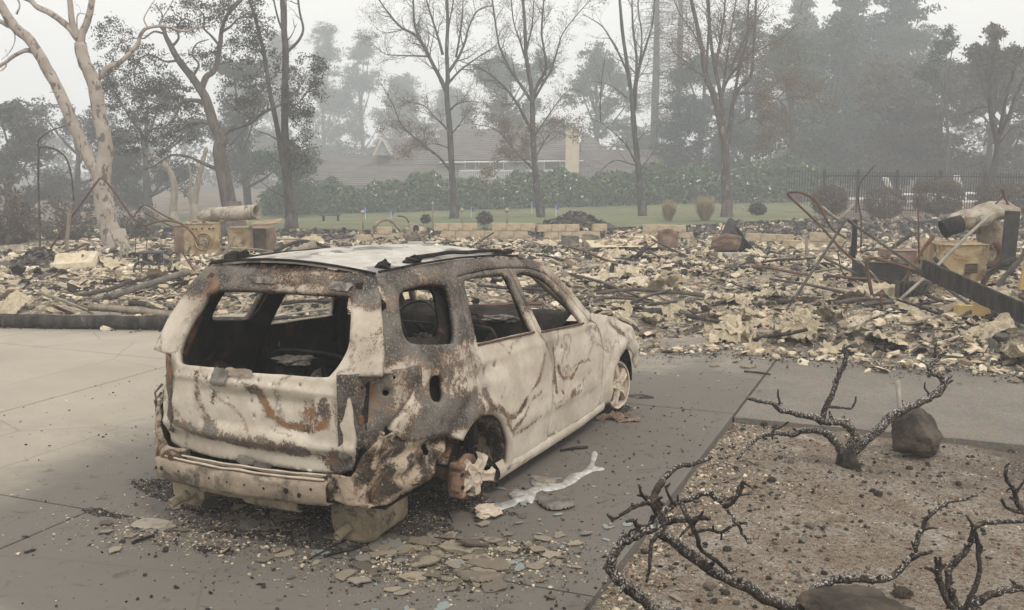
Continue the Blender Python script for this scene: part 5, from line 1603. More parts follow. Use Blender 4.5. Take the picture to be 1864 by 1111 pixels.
for x0, x1 in ((846, 866), (871, 893), (897, 917), (990, 1020)):
    w = wall_box('window', x0, x1, 291, 309, HY + 3.93, .1, 'white_paint', H)
    g = wall_box('pane', x0 + 1.5, x1 - 1.5, 292, 308, HY + 3.9, .1, 'window_glass', H); g.parent = w
# balcony rail
a = Acc(); p0, p1 = hp(836, 311, HY + 1.2), hp(1040, 311, HY + 1.2)
a.box(((p0.x + p1.x) / 2, p0.y, p0.z), (p1.x - p0.x, .08, .09))
a.obj('balcony_rail', M['white_paint'], H)
a = Acc(); a.box(((p0.x + p1.x) / 2, p0.y, p0.z - .75), (.08, .05, .09))
x = p0.x
for k in range(60):
    a.box((p0.x + (p1.x - p0.x) * k / 59, p0.y, p0.z - .38), (.04, .04, .72))
a.obj('balusters', M['white_paint'], H, kind='stuff')
# gable with pale barge boards
a = Acc(); g0, g1, g2 = hp(681, 283, HY + 3.5), hp(696, 253, HY + 3.5), hp(712, 283, HY + 3.5)
b = len(a.v); a.v += [tuple(g0), tuple(g2), tuple(g1), tuple(g0 + Vector((0, 3, 0))), tuple(g2 + Vector((0, 3, 0))), tuple(g1 + Vector((0, 3, 0)))]
a.f += [(0, 1, 2), (3, 5, 4), (0, 2, 5, 3), (1, 4, 5, 2), (0, 3, 4, 1)]
a.obj('gable', M['blue_siding'], H)
for q0, q1 in ((g0, g1), (g1, g2)):
    a = Acc(); a.tube([q0 + Vector((0, -.12, 0)), q1 + Vector((0, -.12, .05))], .09, 4); a.obj('barge_board', M['cream_stucco'], H)
# chimney with open cap
c0 = hp(1042, 232, HY + 2); cb = hp(1042, 320, HY + 2)
a = Acc(); a.box((c0.x, c0.y, (c0.z + cb.z) / 2 - .3), (1.1, .9, c0.z - cb.z))
ch = a.obj('chimney', M['cream_stucco'], H)
for sx in (-.5, 0, .5):
    a = Acc(); a.box((c0.x + sx * .95, c0.y - .38, c0.z + .02), (.10, .10, .5)); a.obj('cap_post', M['cream_stucco'], ch)
a = Acc(); a.box((c0.x, c0.y, c0.z + .30), (1.15, .95, .08)); a.obj('cap_slab', M['cap_stone'], ch)
a = Acc(); p0, p1 = hp(800, 296, HY + 2.8), hp(1062, 293, HY + 2.8); a.tube([p0, p1], .06, 4); a.obj('gutter', M['white_paint'], H)

# ---------------------------------------------------------------- iron fence: rails, posts, each picket
FYn = 43.0
f0 = at(1497, 386, FYn); f1 = at(1900, 388, FYn - 3)
fence = empty('iron_fence', tuple(f0), 0, label='black iron picket fence across the back right behind the clipped bushes', category='fence')
L = Vector((f1.x - f0.x, f1.y - f0.y, 0)); n = 88
fh = 1.68
me_p = None
for i in range(n):
    p = L * (i / (n - 1))
    if me_p is None:
        a = Acc(); a.box((0, 0, fh / 2), (.022, .022, fh)); pk = a.obj('picket', M['fence_iron'], fence); me_p = pk.data
    else:
        pk = link('picket', me_p, None, fence)
    pk.location = p
me_q = None
for i in (0, 14, 30, 47, 64, 80):
    p = L * (i / (n - 1))
    if me_q is None:
        a = Acc(); a.box((0, 0, fh / 2 + .02), (.09, .09, fh + .06)); a.box((0, 0, fh + .07), (.11, .11, .03)); pk = a.obj('post', M['fence_iron'], fence); me_q = pk.data
    else:
        pk = link('post', me_q, None, fence)
    pk.location = p + Vector((0, -.03, 0))
for z in (.14, fh - .16):
    a = Acc(); a.tube([Vector((0, .02, z)), L + Vector((0, .02, z))], .022, 4); a.obj('rail', M['fence_iron'], fence)
# the return of the fence running back
a = Acc()
fr = empty('iron_fence', tuple(f0), 0, label='short return of black iron fence fading behind the left clipped bush', category='fence')
for i in range(14):
    pk = link('picket', me_p, None, fr); pk.location = (.12 * i + .1, .9 * i + .2, 0)
a.tube([Vector((0, 0, fh - .16)), Vector((1.7, 12, fh - .16))], .022, 4); a.obj('rail', M['fence_iron'], fr)

# clipped bushes
def bush(name, label, px, py, Y, rx, ry, seed, mat='scorched_bush_leaves', square=False, group='round clipped bushes before the iron fence', n=6500):
    rs = np.random.RandomState(seed)
    k = Y / FPX; c = at(px, py, Y); zb = c.z - ry * k
    root = empty(name, (c.x, c.y, zb), 0, label=label, category='bush', group=group)
    u = rs.normal(0, 1, (n, 3)); u /= np.linalg.norm(u, axis=1)[:, None]
    if square: u = np.sign(u) * np.abs(u) ** .62; 
    r = rs.uniform(.80, 1.02, (n, 1)) * (1 + .06 * np.sin(u[:, :1] * 7 + seed) * np.sin(u[:, 2:3] * 6))
    C = u * r * (1 + .05 * rs.normal(0, 1, (n, 1))) * np.array([rx * k, rx * k * .9, ry * k]) / (1 if not square else 1.12) + np.array([0, 0, ry * k])
    C = C[C[:, 2] > .03]
    V, F = leaf_cards(C, .045, .03, 1, rs)
    fast_mesh('foliage', V, F, M[mat], root, kind='stuff')
    a = Acc(); rnd = random.Random(seed)
    for i in range(9):
        an = rnd.uniform(0, 6.28)
        a.tube(wander((0, 0, 0), (math.cos(an) * .8, math.sin(an) * .8, 1), ry * k * 1.7, 5, .2, .1, rnd), [.03, .025, .02, .014, .009, .005], 4)
    a.obj('stems', M['dark_bark'], root, True, kind='stuff')
bush('clipped_bush', 'brown clipped round bush at the left end of the row, beside the lawn', 1510, 366, 36, 31, 27, 1)
bush('clipped_bush', 'thin browned bush with stems showing, between two denser clipped bushes', 1610, 370, 35.5, 36, 28, 2, n=4200)
bush('clipped_bush', 'largest squared-off clipped bush, before the middle fence posts', 1707, 358, 36, 44, 33, 3, square=True, n=9000)
bush('clipped_bush', 'clipped bush cut in two by the leaning burnt tree', 1826, 362, 36, 48, 31, 4, square=True, n=8000)
bush('small_bush', 'little round grey-green bush on the lawn edge', 1379, 381, 38, 15, 10, 5, 'grey_green_leaves', False, 'small bushes at the lawn edge', 1800)
bush('small_bush', 'low spiky dark bush by the ruined wall left of the first scorched tree', 882, 398, 36, 14, 11, 6, 'oak_leaves', False, 'small bushes at the lawn edge', 900)
bush('small_bush', 'tiny dark bush left of the white-flecked trunk', 775, 399, 36, 8, 8, 7, 'oak_leaves', False, 'small bushes at the lawn edge', 500)
# ornamental dry grasses
for i, (px, py, w, h, lab) in enumerate([(1217, 400, 30, 40, 'smaller tuft of dry ornamental grass, left of the big one'), (1283, 402, 44, 52, 'large tuft of dry ornamental grass beside the thickest scorched tree')]):
    Y = 39; c = at(px, py, Y); k = Y / FPX; rnd = random.Random(i)
    a = Acc()
    for j in range(520):
        an = rnd.uniform(0, 6.28); lean = rnd.uniform(0, 1) ** .7
        b = Vector((math.cos(an), math.sin(an), 0)) * rnd.uniform(0, .12)
        hh = h * k * rnd.uniform(.5, 1.1); rr = w * k * lean
        d = Vector((math.cos(an), math.sin(an), 0))
        p0 = b; p1 = b + d * rr * .4 + Vector((0, 0, hh * .7)); p2 = b + d * rr + Vector((0, 0, hh * (1 - .35 * lean)))
        s = Vector((-math.sin(an), math.cos(an), 0)) * .008
        a.quad(p0 - s, p0 + s, p1 + s, p1 - s); a.quad(p1 - s, p1 + s, p2 + s * .2, p2 - s * .2)
    a.obj('dry_grass', M['dry_grass_blades'], None, False, label=lab, category='grass tuft', group='tufts of dry ornamental grass').location = c - Vector((0, 0, .05))
# bare shrubs of brown stems at the left edge
for i, (px, py, Y, h, w, lab) in enumerate([(18, 480, 27, 130, 50, 'tangle of thin brown burnt stems at the left edge'), (120, 452, 30, 90, 75, 'wide burnt shrub of arching brown stems behind the hoop of pipe'), (255, 452, 31, 80, 50, 'thin burnt shrub of straight stems beside the pale trunk')]):
    c = at(px, py, Y); c.z = min(c.z, .2); k = Y / FPX; rnd = random.Random(90 + i); a = Acc(); tips = []
    for j in range(26):
        an = rnd.uniform(0, 6.28)
        pts = wander((rnd.uniform(-.2, .2), rnd.uniform(-.2, .2), -.1), (math.cos(an) * w / h, math.sin(an) * w / h * .7, 1), h * k * rnd.uniform(.6, 1.15), 6, .16, .02, rnd)
        rr = [.022, .019, .016, .012, .008, .005, .003]
        a.tube(pts, rr, 4)
        sprout(a, tips, pts, rr, .22, .45, .4, .1, 1, rnd, .8, .3)
    root = a.obj('burnt_shrub', M['oak_bark'], None, True, label=lab, category='shrub', group='thin burnt shrubs on the left')
    root.location = c
    rs = np.random.RandomState(i)
    T = np.array([tuple(t) for t in tips]); T = T[rs.uniform(0, 1, len(T)) < (.8 if i < 2 else .25)]
    V, F = leaf_cards(T, .05, .06, 3 if i == 0 else 2, rs)
    fast_mesh('leaves', V, F, M['brown_leaves' if i else 'scorched_bush_leaves'], root, kind='stuff')

# white sun loungers behind the fence
def lounger(label, px, py, Y, raised, w=1.9):
    c = at(px, py, Y)
    r = empty('sun_lounger', tuple(c), 0, label=label, category='sun lounger', group='white sun loungers behind the iron fence')
    a = Acc(); a.box((0, 0, .30), (w, .65, .07)); a.obj('seat', M['lounger_white'], r, False, .01)
    a = Acc(); R_ = Matrix.Rotation(-raised, 3, 'Y'); a.box((-w / 2 - .28 * math.cos(raised), 0, .33 + .38 * math.sin(raised)), (.85, .62, .06), R_.inverted()); a.obj('backrest', M['lounger_white'], r, False, .01)
    for sx in (-.8, .8):
        for sy in (-.28, .28):
            a = Acc(); a.box((sx, sy, .135), (.06, .06, .27)); a.obj('leg', M['lounger_white'], r)
lounger('low white sun lounger seen just right of the left clipped bush', 1560, 374, 46, .5)
lounger('white sun lounger with upright back left of the largest clipped bush', 1660, 366, 46, 1.1)
lounger('white sun lounger between the thin bush and the largest bush, lower and nearer', 1668, 380, 44.5, .3, 1.6)
lounger('white sun lounger right of the largest clipped bush, back raised high', 1785, 364, 46, 1.25)
lounger('white sun lounger low behind the right clipped bush gap', 1782, 380, 44, .2, 1.8)
# golf-green flags
for i, (px, pt, pb, lab) in enumerate([(665, 378, 396, 'blue putting flag furthest left, on the lawn'), (712, 384, 394, 'short blue putting flag just left of the big twisted wall scrap'), (858, 378, 398, 'blue putting flag between the first two scorched trees'), (968, 368, 386, 'blue putting flag close left of the second scorched tree'), (1012, 374, 392, 'blue putting flag just right of the second scorched tree')]):
    Y = 46; b = at(px, pb, Y); t = at(px, pt, Y)
    r = empty('golf_flag', tuple(b), 0, label=lab, category='flag', group='small blue putting flags on the lawn')
    a = Acc(); a.tube([(0, 0, -.1), (0, 0, t.z - b.z)], .014, 5); a.obj('pole', M['white_paint'], r)
    a = Acc(); h = t.z - b.z; a.box((.05, 0, h - .10), (.13, .012, .17)); a.obj('pennant', M['flag_blue'], r)
# low table on the lawn far left, garden lights
a = Acc(); c = at(602, 390, 42); a.box((0, 0, .42), (.85, .45, .05))
for s in (-.3, .3): a.box((s, 0, .2), (.05, .3, .4))
a.obj('garden_table', M['dark_pipe'], None, False, label='small dark table standing on the lawn by the hedge end', category='table').location = c - Vector((0, 0, .45))
# ================================================================ rubble
rs = np.random.RandomState(3)
def chip_soup(name, n, region, size, thick, mat, label, cat, zfun, lift=.3, tilt=.5, seed=1, dens=None, smin=.34, **props):
    """n irregular slabs strewn over a surface, joined: the part of the field nobody could count."""
    r = np.random.RandomState(seed)
    V = []; F = []
    K = 6
    cnt = 0
    tries = 0
    while cnt < n and tries < n * 6:
        tries += 1
        x, y = region(r)
        if dens is not None and r.rand() > dens(x, y): continue
        s = size * (smin + r.rand() ** 4 * 1.9)
        t = thick * r.uniform(.5, 1.6) * (s / size) ** .5
        z = zfun(x, y) + t * lift * r.uniform(-.3, 1.6)
        ax = r.normal(0, tilt * .5); ay = r.normal(0, tilt * .5); az = r.uniform(0, 6.28)
        if r.rand() < .08: ax += r.choice([-1, 1]) * r.uniform(.5, 1.1)
        el = r.uniform(.45, 1.0)
        ca, sa, cb, sb, cc, sc = math.cos(ax), math.sin(ax), math.cos(ay), math.sin(ay), math.cos(az), math.sin(az)
        base = len(V)
        ph = r.uniform(0, 1)
        for side, kk in ((-.5, 1.0), (.5, .88)):
            for k in range(K):
                an = 2 * math.pi * (k + ph + r.uniform(-.28, .28)) / K
                rad = s * r.uniform(.62, 1.1) * kk
                px, py, pz = rad * math.cos(an), rad * el * math.sin(an), side * t + .12 * s * r.uniform(-.5, .5)
                py, pz = py * ca - pz * sa, py * sa + pz * ca
                px, pz = px * cb + pz * sb, -px * sb + pz * cb
                px, py = px * cc - py * sc, px * sc + py * cc
                V.append((x + px, y + py, z + pz))
        # crowned top: centre vertex makes broken, faceted faces
        cx = sum(v[0] for v in V[base + K:base + 2 * K]) / K; cy = sum(v[1] for v in V[base + K:base + 2 * K]) / K; cz = sum(v[2] for v in V[base + K:base + 2 * K]) / K
        V.append((cx, cy, cz + .10 * s * r.uniform(-.4, 1)))
        for k in range(K):
            k2 = (k + 1) % K
            F.append((base + k, base + k2, base + K + k2, base + K + k))
            F.append((base + K + k, base + K + k2, base + 2 * K))
        cnt += 1
    return mesh_obj(name, V, F, mat, None, False, kind='stuff', label=label, category=cat, **props)

def reg_near(r):
    x = r.uniform(-8.5, 8.5); f = rub_front(x); y = f + .05 + 9 * r.rand() ** 1.3
    return x, y
def reg_far(r):
    y = 17 + 13 * r.rand(); x = r.uniform(-12, 14); return x, y
fieldn = lambda x, y: .14 + .86 * ss(-.22, .22, fbm(x * .75, y * .95, 12, 4))
darkn = lambda x, y: .15 + .85 * ss(-.05, .45, fbm(x * .7, y * .9, 33, 3))
inview = lambda x, y: abs(x) < y * .53 + 1
chip_soup('rubble_chips', 17000, reg_near, .050, .016, M['plaster_chip'], 'cream plaster and board fragments covering the near part of the burnt house site', 'rubble', rub_z, 1.0, .5, 1, fieldn)
chip_soup('rubble_chips', 17000, reg_far, .070, .026, M['plaster_chip'], 'pale broken fragments covering the far part of the burnt house site', 'rubble', rub_z, 1.1, .6, 2, fieldn)
chip_soup('char_chips', 9500, reg_near, .045, .016, M['char_chip'], 'black charred scraps scattered among the pale rubble', 'rubble', rub_z, 1.2, .8, 3, darkn)
chip_soup('char_chips', 7500, reg_far, .07, .028, M['char_chip'], 'black charred scraps in the far rubble', 'rubble', rub_z, 1.2, .9, 4, darkn)
# front fringe of fine char at the edge of the concrete
def reg_edge(r):
    x = r.uniform(-8, 8); y = rub_front(x) + r.normal(.06, .20); return x, y
chip_soup('char_crumbs', 7000, reg_edge, .012, .006, M['char_chip'], 'fine black char crumbs along the edge of the concrete', 'char', lambda x, y: max(.004, rub_z(x, y)), 1, .6, 5)

def heap(name, c, R, H, n, mat, seed, size=.04):
    """A pile: loose bits over a low cone."""
    zf = lambda x, y: c.z - .05 + H * math.exp(-((x - c.x) ** 2 + (y - c.y) ** 2) / (R * R * .45))
    def rg(r):
        a_ = r.uniform(0, 6.28); d_ = R * r.rand() ** .6; return c.x + d_ * math.cos(a_), c.y + d_ * math.sin(a_)
    o = chip_soup(name, n, rg, size, size * .4, M[mat], '', '', zf, 1, .8, seed)
    xs_ = np.linspace(c.x - R * 1.2, c.x + R * 1.2, 16); ys_ = np.linspace(c.y - R * 1.2, c.y + R * 1.2, 16)
    V, F = grid_mesh(list(xs_), list(ys_), lambda x, y: zf(x, y) + .05 * H * fbm(x * 6, y * 6, seed))
    k = mesh_obj('core', V, F, M[mat], o, False)
    del o['kind']
    return o
n = N('bark_mulch'); c = n.ramp(n.island(), [(0, (.15, .10, .07)), (.5, (.26, .18, .13)), (1, (.10, .075, .06))]); M['bark_mulch'] = n.done(c, .95)
chip_soup('fringe_chips', 1600, lambda r: (lambda x: (x, rub_front(x) + r.normal(.25, .22)))(r.uniform(-8, 8)), .045, .016, M['plaster_chip'], 'pale chips spilling from the rubble onto the concrete edge', 'rubble', lambda x, y: max(.005, rub_z(x, y)), 1, .5, 6)
def lit(r):
    while True:
        y = r.uniform(30.5, 42); x = r.uniform(-.5, .56) * y
        if not inside((x, y), lawn_poly): return x, y
chip_soup('burnt_litter', 4200, lit, .09, .05, M['char_chip'], 'dark burnt litter on the strip of ground behind the block walls', 'litter', lambda x, y: terrain(x, y) + .03, 1, .8, 18)
chip_soup('pale_litter', 2200, lit, .07, .04, M['plaster_chip'], 'pale scraps on the strip of ground behind the block walls', 'litter', lambda x, y: terrain(x, y) + .03, 1, .8, 19)
# large pieces one can pick out: shared shapes, each an object
def slab_mesh(seed, s=1.0, t=.12, sub=2):
    r = random.Random(seed)
    k = r.randint(8, 12)
    poly = []
    for i in range(k):
        an = 2 * math.pi * (i + r.uniform(-.3, .3)) / k; rad = r.uniform(.52, 1.08)
        poly.append((rad * math.cos(an), rad * math.sin(an) * .7))
    P, T = cdt(poly, [], .30)
    n = len(P)
    V = [(x * s, y * s, (t * .5) * s + .10 * s * fbm(x * 1.4, y * 1.4, seed, 3)) for x, y in P] + [(x * s * .94, y * s * .94, (-t * .5 + .10 * fbm(x * 1.4, y * 1.4, seed, 3)) * s) for x, y in P]
    F = [t_ for t_ in T] + [tuple(n + i for i in t_)[::-1] for t_ in T]
    ed = {}
    for t_ in T:
        for i in range(3):
            e = (t_[i], t_[(i + 1) % 3]); ed[e] = ed.get(e, 0) + 1
    for (a_, b_) in ed:
        if (b_, a_) not in ed: F.append((b_, a_, n + a_, n + b_))
    me = bpy.data.meshes.new('fragment'); me.from_pydata(V, [], F); me.update()
    return me
def crumple_mesh(seed, n=13, amp=.28):
    V = []
    for j in range(n + 1):
        for i in range(n + 1):
            x = -1 + 2 * i / n; y = -1 + 2 * j / n
            rr = 1 + .3 * nz(math.atan2(y, x) * 1.3, seed)
            z = amp * (abs(fbm(x * 1.6, y * 1.6, seed, 4)) * 1.9 + .35 * (1 - (x * x + y * y) * .6))
            V.append((x * rr + .12 * nz(x * 3, y * 3, seed + 4), y * .72 * rr + .12 * nz(x * 3, y * 3, seed + 9), z))
    F = [(j * (n + 1) + i, j * (n + 1) + i + 1, (j + 1) * (n + 1) + i + 1, (j + 1) * (n + 1) + i) for j in range(n) for i in range(n) if (i, j) not in ((0, 0), (n - 1, n - 1), (0, n - 1), (n - 1, 0))]
    me = bpy.data.meshes.new('crumpled_sheet'); me.from_pydata(V, [], F); me.update()
    return me
slabs_p = [slab_mesh(i) for i in range(9)]
for m_ in slabs_p: m_.materials.append(M['plaster_piece'])
slabs_d = [slab_mesh(20 + i, 1, .1) for i in range(5)]
for m_ in slabs_d: m_.materials.append(M['charred_timber'])
slabs_g = [slab_mesh(30 + i, 1, .05) for i in range(4)]
for m_ in slabs_g: m_.materials.append(M['grey_sheet'])
crump = [crumple_mesh(i) for i in range(7)]
for m_ in crump: m_.materials.append(M['insulation'])
r = random.Random(99)
PLACES = [(60, 19, 'by the tall hooped pipe at the left'), (140, 16, 'near the cream basin on the left'), (330, 19, 'before the scorched appliances'), (200, 14, 'above the long charred beam, left of the car'), (560, 17, 'just beyond the car roof'),
          (800, 22, 'between the car roof and the long block wall'), (960, 17, 'seen past the car windows'), (1050, 24, 'before the small grey cabinet'), (1120, 15, 'beyond the car bonnet'), (1215, 21, 'near the upright rusty sheet'), (1200, 12.3, 'in front of the looped tube, right of the bonnet'),
          (1335, 20, 'near the curled dark roofing'), (1350, 16.5, 'beside the long wavy flashing'), (1330, 11.5, 'near the concrete joint, right of the car'), (1440, 13, 'under the A-shaped bar'), (1460, 20, 'left of the dark steel box'), (1560, 11.5, 'behind the burnt shrub by the path'),
          (1640, 13, 'below the rust-red tube'), (1730, 11, 'before the yellow-brown panels'), (1830, 9.8, 'at the path edge by the lower right heap'), (1740, 18, 'behind the furnace cabinet')]
PLW = [(at(px, 500, Y).x, Y, t) for px, Y, t in PLACES]
def whereis(x, y):
    return min(PLW, key=lambda q: (q[0] - x) ** 2 + (q[1] - y) ** 2)[2]
def place_piece(name, meshes, x, y, s, tilt, z=None, flat=1.0, **props):
    o = link(name, meshes[r.randrange(len(meshes))], None, None, **props)
    o.location = (x, y, (rub_z(x, y) if z is None else z) + s * .08)
    o.rotation_euler = (r.gauss(0, tilt), r.gauss(0, tilt), r.uniform(0, 6.28))
    o.scale = (s, s * r.uniform(.7, 1.1), s * flat * r.uniform(.8, 1.3))
    o['label'] = o['label'] + ' ' + whereis(x, y)
    return o
i = 0
while i < 230:
    x = r.uniform(-9, 9); y = rub_front(x) + .15 + r.random() ** 1.4 * 16
    if not inview(x, y): continue
    cx, cy = to_car(x, y)
    i += 1
    place_piece('plaster_fragment', slabs_p, x, y, r.uniform(.10, .21) * (1 + .03 * (y - 10)), .38, label='broken pale plaster slab', category='fragment', group='pale plaster slabs strewn over the rubble')
for i in range(70):
    x = r.uniform(-8, 8); y = rub_front(x) + .5 + r.random() * 15
    place_piece('charred_board', slabs_d, x, y, r.uniform(.12, .24), .5, flat=.8, label='black charred piece of board', category='board', group='charred pieces in the rubble')
for i in range(34):
    x = r.uniform(-7, 9); y = rub_front(x) + .5 + r.random() * 15
    place_piece('grey_sheet_scrap', slabs_g, x, y, r.uniform(.13, .26), .5, label='flat scrap of dull grey metal', category='scrap', group='grey sheet scraps in the rubble')
i = 0
while i < 60:
    x = r.uniform(1.2, 6.8) if i % 3 else r.uniform(-8, 8); y = rub_front(x) + .25 + r.random() ** 1.5 * 7
    if to_car(x, y)[1] > -1.2 and abs(x) < 1: continue
    i += 1
    place_piece('crumpled_insulation', crump, x, y, r.uniform(.13, .30), .3, label='crumpled cream sheet of burnt insulation', category='insulation', group='crumpled insulation sheets near the concrete edge')

for i in range(75):
    x = r.uniform(-8, 9); y = rub_front(x) + 1.0 + r.random() * 15
    if not inview(x, y): continue
    k_ = r.random()
    ms, lab, gp, nm = ((crump, 'large buckled cream sheet', 'large buckled cream sheets in the rubble', 'buckled_sheet') if k_ < .45 else
                   (slabs_p, 'large broad cream slab', 'large cream slabs in the rubble', 'plaster_fragment') if k_ < .75 else
                   (slabs_g, 'large dark grey roofing sheet', 'large grey roofing sheets in the rubble', 'roofing_sheet'))
    place_piece(nm, ms, x, y, r.uniform(.22, .42), .22, flat=.8, label=lab, category='sheet' if k_ < .45 else 'slab' if k_ < .75 else 'sheet', group=gp)
pole_me = []
for i in range(4):
    a = Acc(); a.tube([(-.5, 0, 0), (-.2, .02 * i, .02), (.2, .01, .03 * (i % 2)), (.5, -.02, 0)], [.022, .024, .022, .016], 5 if i % 2 else 4, wob=.4)
    me = bpy.data.meshes.new('burnt_batten'); me.from_pydata(a.v, [], a.f); me.materials.append(M[('charred_timber', 'grey_wood', 'rusty_pipe', 'dark_pipe')[i]]); pole_me.append(me)
for i in range(70):
    x = r.uniform(-8, 9); y = rub_front(x) + .6 + r.random() * 14
    o = link('burnt_batten', pole_me[i % 4], None, None, label=('black charred', 'grey weathered', 'rust-red iron', 'dark iron')[i % 4] + ' stick ' + whereis(x, y), category='stick', group=('black charred', 'grey weathered', 'rust-red iron', 'dark iron')[i % 4] + ' sticks in the rubble')
    o.location = (x, y, rub_z(x, y) + .10); L_ = r.uniform(.5, 1.7); o.scale = (L_, r.uniform(.8, 1.6), 1); o.rotation_euler = (0, r.gauss(0, .28), r.uniform(-1, 1) if r.random() < .6 else r.uniform(0, 3.14))

PXw = lambda L, Y: [at(q[0], q[1], Y) for q in L]
WR = [([(1480, 600), (1560, 560), (1640, 548)], 12.6, .03, 'dark_pipe', 'dark bar lying low before the dark steel box'), ([(1620, 640), (1700, 600), (1790, 612)], 10.9, .022, 'dark_pipe', 'thin bent bar near the path edge below the black plank'),
      ([(1700, 470), (1760, 520), (1830, 530)], 14, .03, 'charred_timber', 'charred stick leaning behind the black plank'), ([(1640, 520), (1680, 455), (1700, 430)], 14.4, .025, 'rusty_pipe', 'short rusty bar leaning on the furnace cabinet'),
      ([(1776, 560), (1800, 500), (1850, 470)], 13.2, .035, 'charred_timber', 'charred stud rising behind the black plank at the right'), ([(1815, 520), (1850, 480), (1890, 430)], 13.6, .04, 'dark_pipe', 'thick dark bar at the right edge behind the hanging plate'),
      ([(1500, 470), (1560, 500), (1620, 540)], 15, .02, 'dark_pipe', 'thin dark bar falling from the hooked pipe to the steel box'), ([(1405, 600), (1470, 585), (1560, 590)], 12.0, .035, 'grey_wood', 'weathered board lying flat near the foot of the A-shaped bar'),
      ([(1250, 575), (1330, 590), (1420, 600)], 11.8, .03, 'charred_timber', 'charred lath lying between car bonnet and A-shaped bar'), ([(1600, 470), (1640, 440), (1665, 425)], 17, .03, 'charred_timber', 'charred stick propped behind the dark steel box')]
for q_, Y_, r_, m_, lab_ in WR:
    p_ = PXw(q_, Y_); a = Acc(); a.tube(spline([v - p_[0] for v in p_], 4), r_, 5, wob=.35)
    o = a.obj('wreck_bar', M[m_], None, False, label=lab_, category='bar'); o.location = p_[0]

# ================================================================ named pieces of the ruin
def zr(px, Y):
    return rub_z(at(px, 400, Y).x, Y)
def put(px, Y, dz=0.0):
    p = at(px, 400, Y); return Vector((p.x, p.y, rub_z(p.x, p.y) + dz))
# low block foundation walls, block by block
def block_wall(label, pxa, pxb, Ya, Yb, top_px, courses, gaps=(), thick=.2, bl=.42, bh=.21, mat='block_wall_masonry'):
    A0 = at(pxa, top_px, Ya); B0 = at(pxb, top_px, Yb)
    top = A0.z; d = Vector((B0.x - A0.x, B0.y - A0.y, 0)); Ln = d.length; ang = math.atan2(d.y, d.x)
    root = empty('block_wall', (A0.x, A0.y, top - courses * bh), ang, label=label, category='wall', group='low block walls of the burnt house')
    me = bpy.data.meshes.get('masonry_block_' + mat)
    if me is None:
        a = Acc(); a.box((0, 0, 0), (bl - .012, thick, bh - .012)); o = a.obj('block', M[mat], None); me = o.data; me.name = 'masonry_block_' + mat
        bpy.data.objects.remove(o)
    nb = int(Ln / bl)
    rr = random.Random(int(pxa))
    for c in range(courses):
        for k in range(nb + (c % 2)):
            x = (k + .5) * bl - (bl / 2 if c % 2 else 0)
            if c == courses - 1 and any(g0 <= k / nb <= g1 for g0, g1 in gaps): continue
            if c == courses - 1 and rr.random() < .10: continue
            o = link('block', me, None, root)
            o.location = (x, rr.uniform(-.006, .006), (c + .5) * bh); o.rotation_euler = (0, 0, rr.uniform(-.012, .012))
    return root
block_wall('longest beige block wall, cleanest and most upright, below the first two scorched trees', 803, 985, 29.5, 29.5, 407, 4, [(.45, .52)])
block_wall('beige block wall with notched top to the right of the gap by the second scorched tree', 990, 1115, 29.6, 30, 409, 4, [(.7, .8)])
block_wall('beige block wall section left behind the twisted white metal frame', 660, 760, 28.6, 29.2, 414, 3, [(.0, .15)])
block_wall('block wall end piece behind the rusty upright sheet', 1170, 1262, 29.8, 29.6, 409, 3)
block_wall('beige block wall at the right, beside the thin bent rods', 1373, 1455, 27.5, 27, 411, 3, [(.5, .62)])
block_wall('nearer beige block wall piece on the right behind the dark steel box', 1443, 1545, 25, 24.4, 422, 3)
block_wall('short pale concrete block step standing alone above the car roof', 742, 830, 25.4, 25.4, 440, 1, mat='cap_stone')
block_wall('low pale block row in the middle of the rubble right of the car', 1190, 1260, 22.5, 22.3, 462, 1, mat='cap_stone')
block_wall('low pale block row before the crumpled dark sheet', 1298, 1372, 22.0, 22.0, 460, 1, mat='cap_stone')

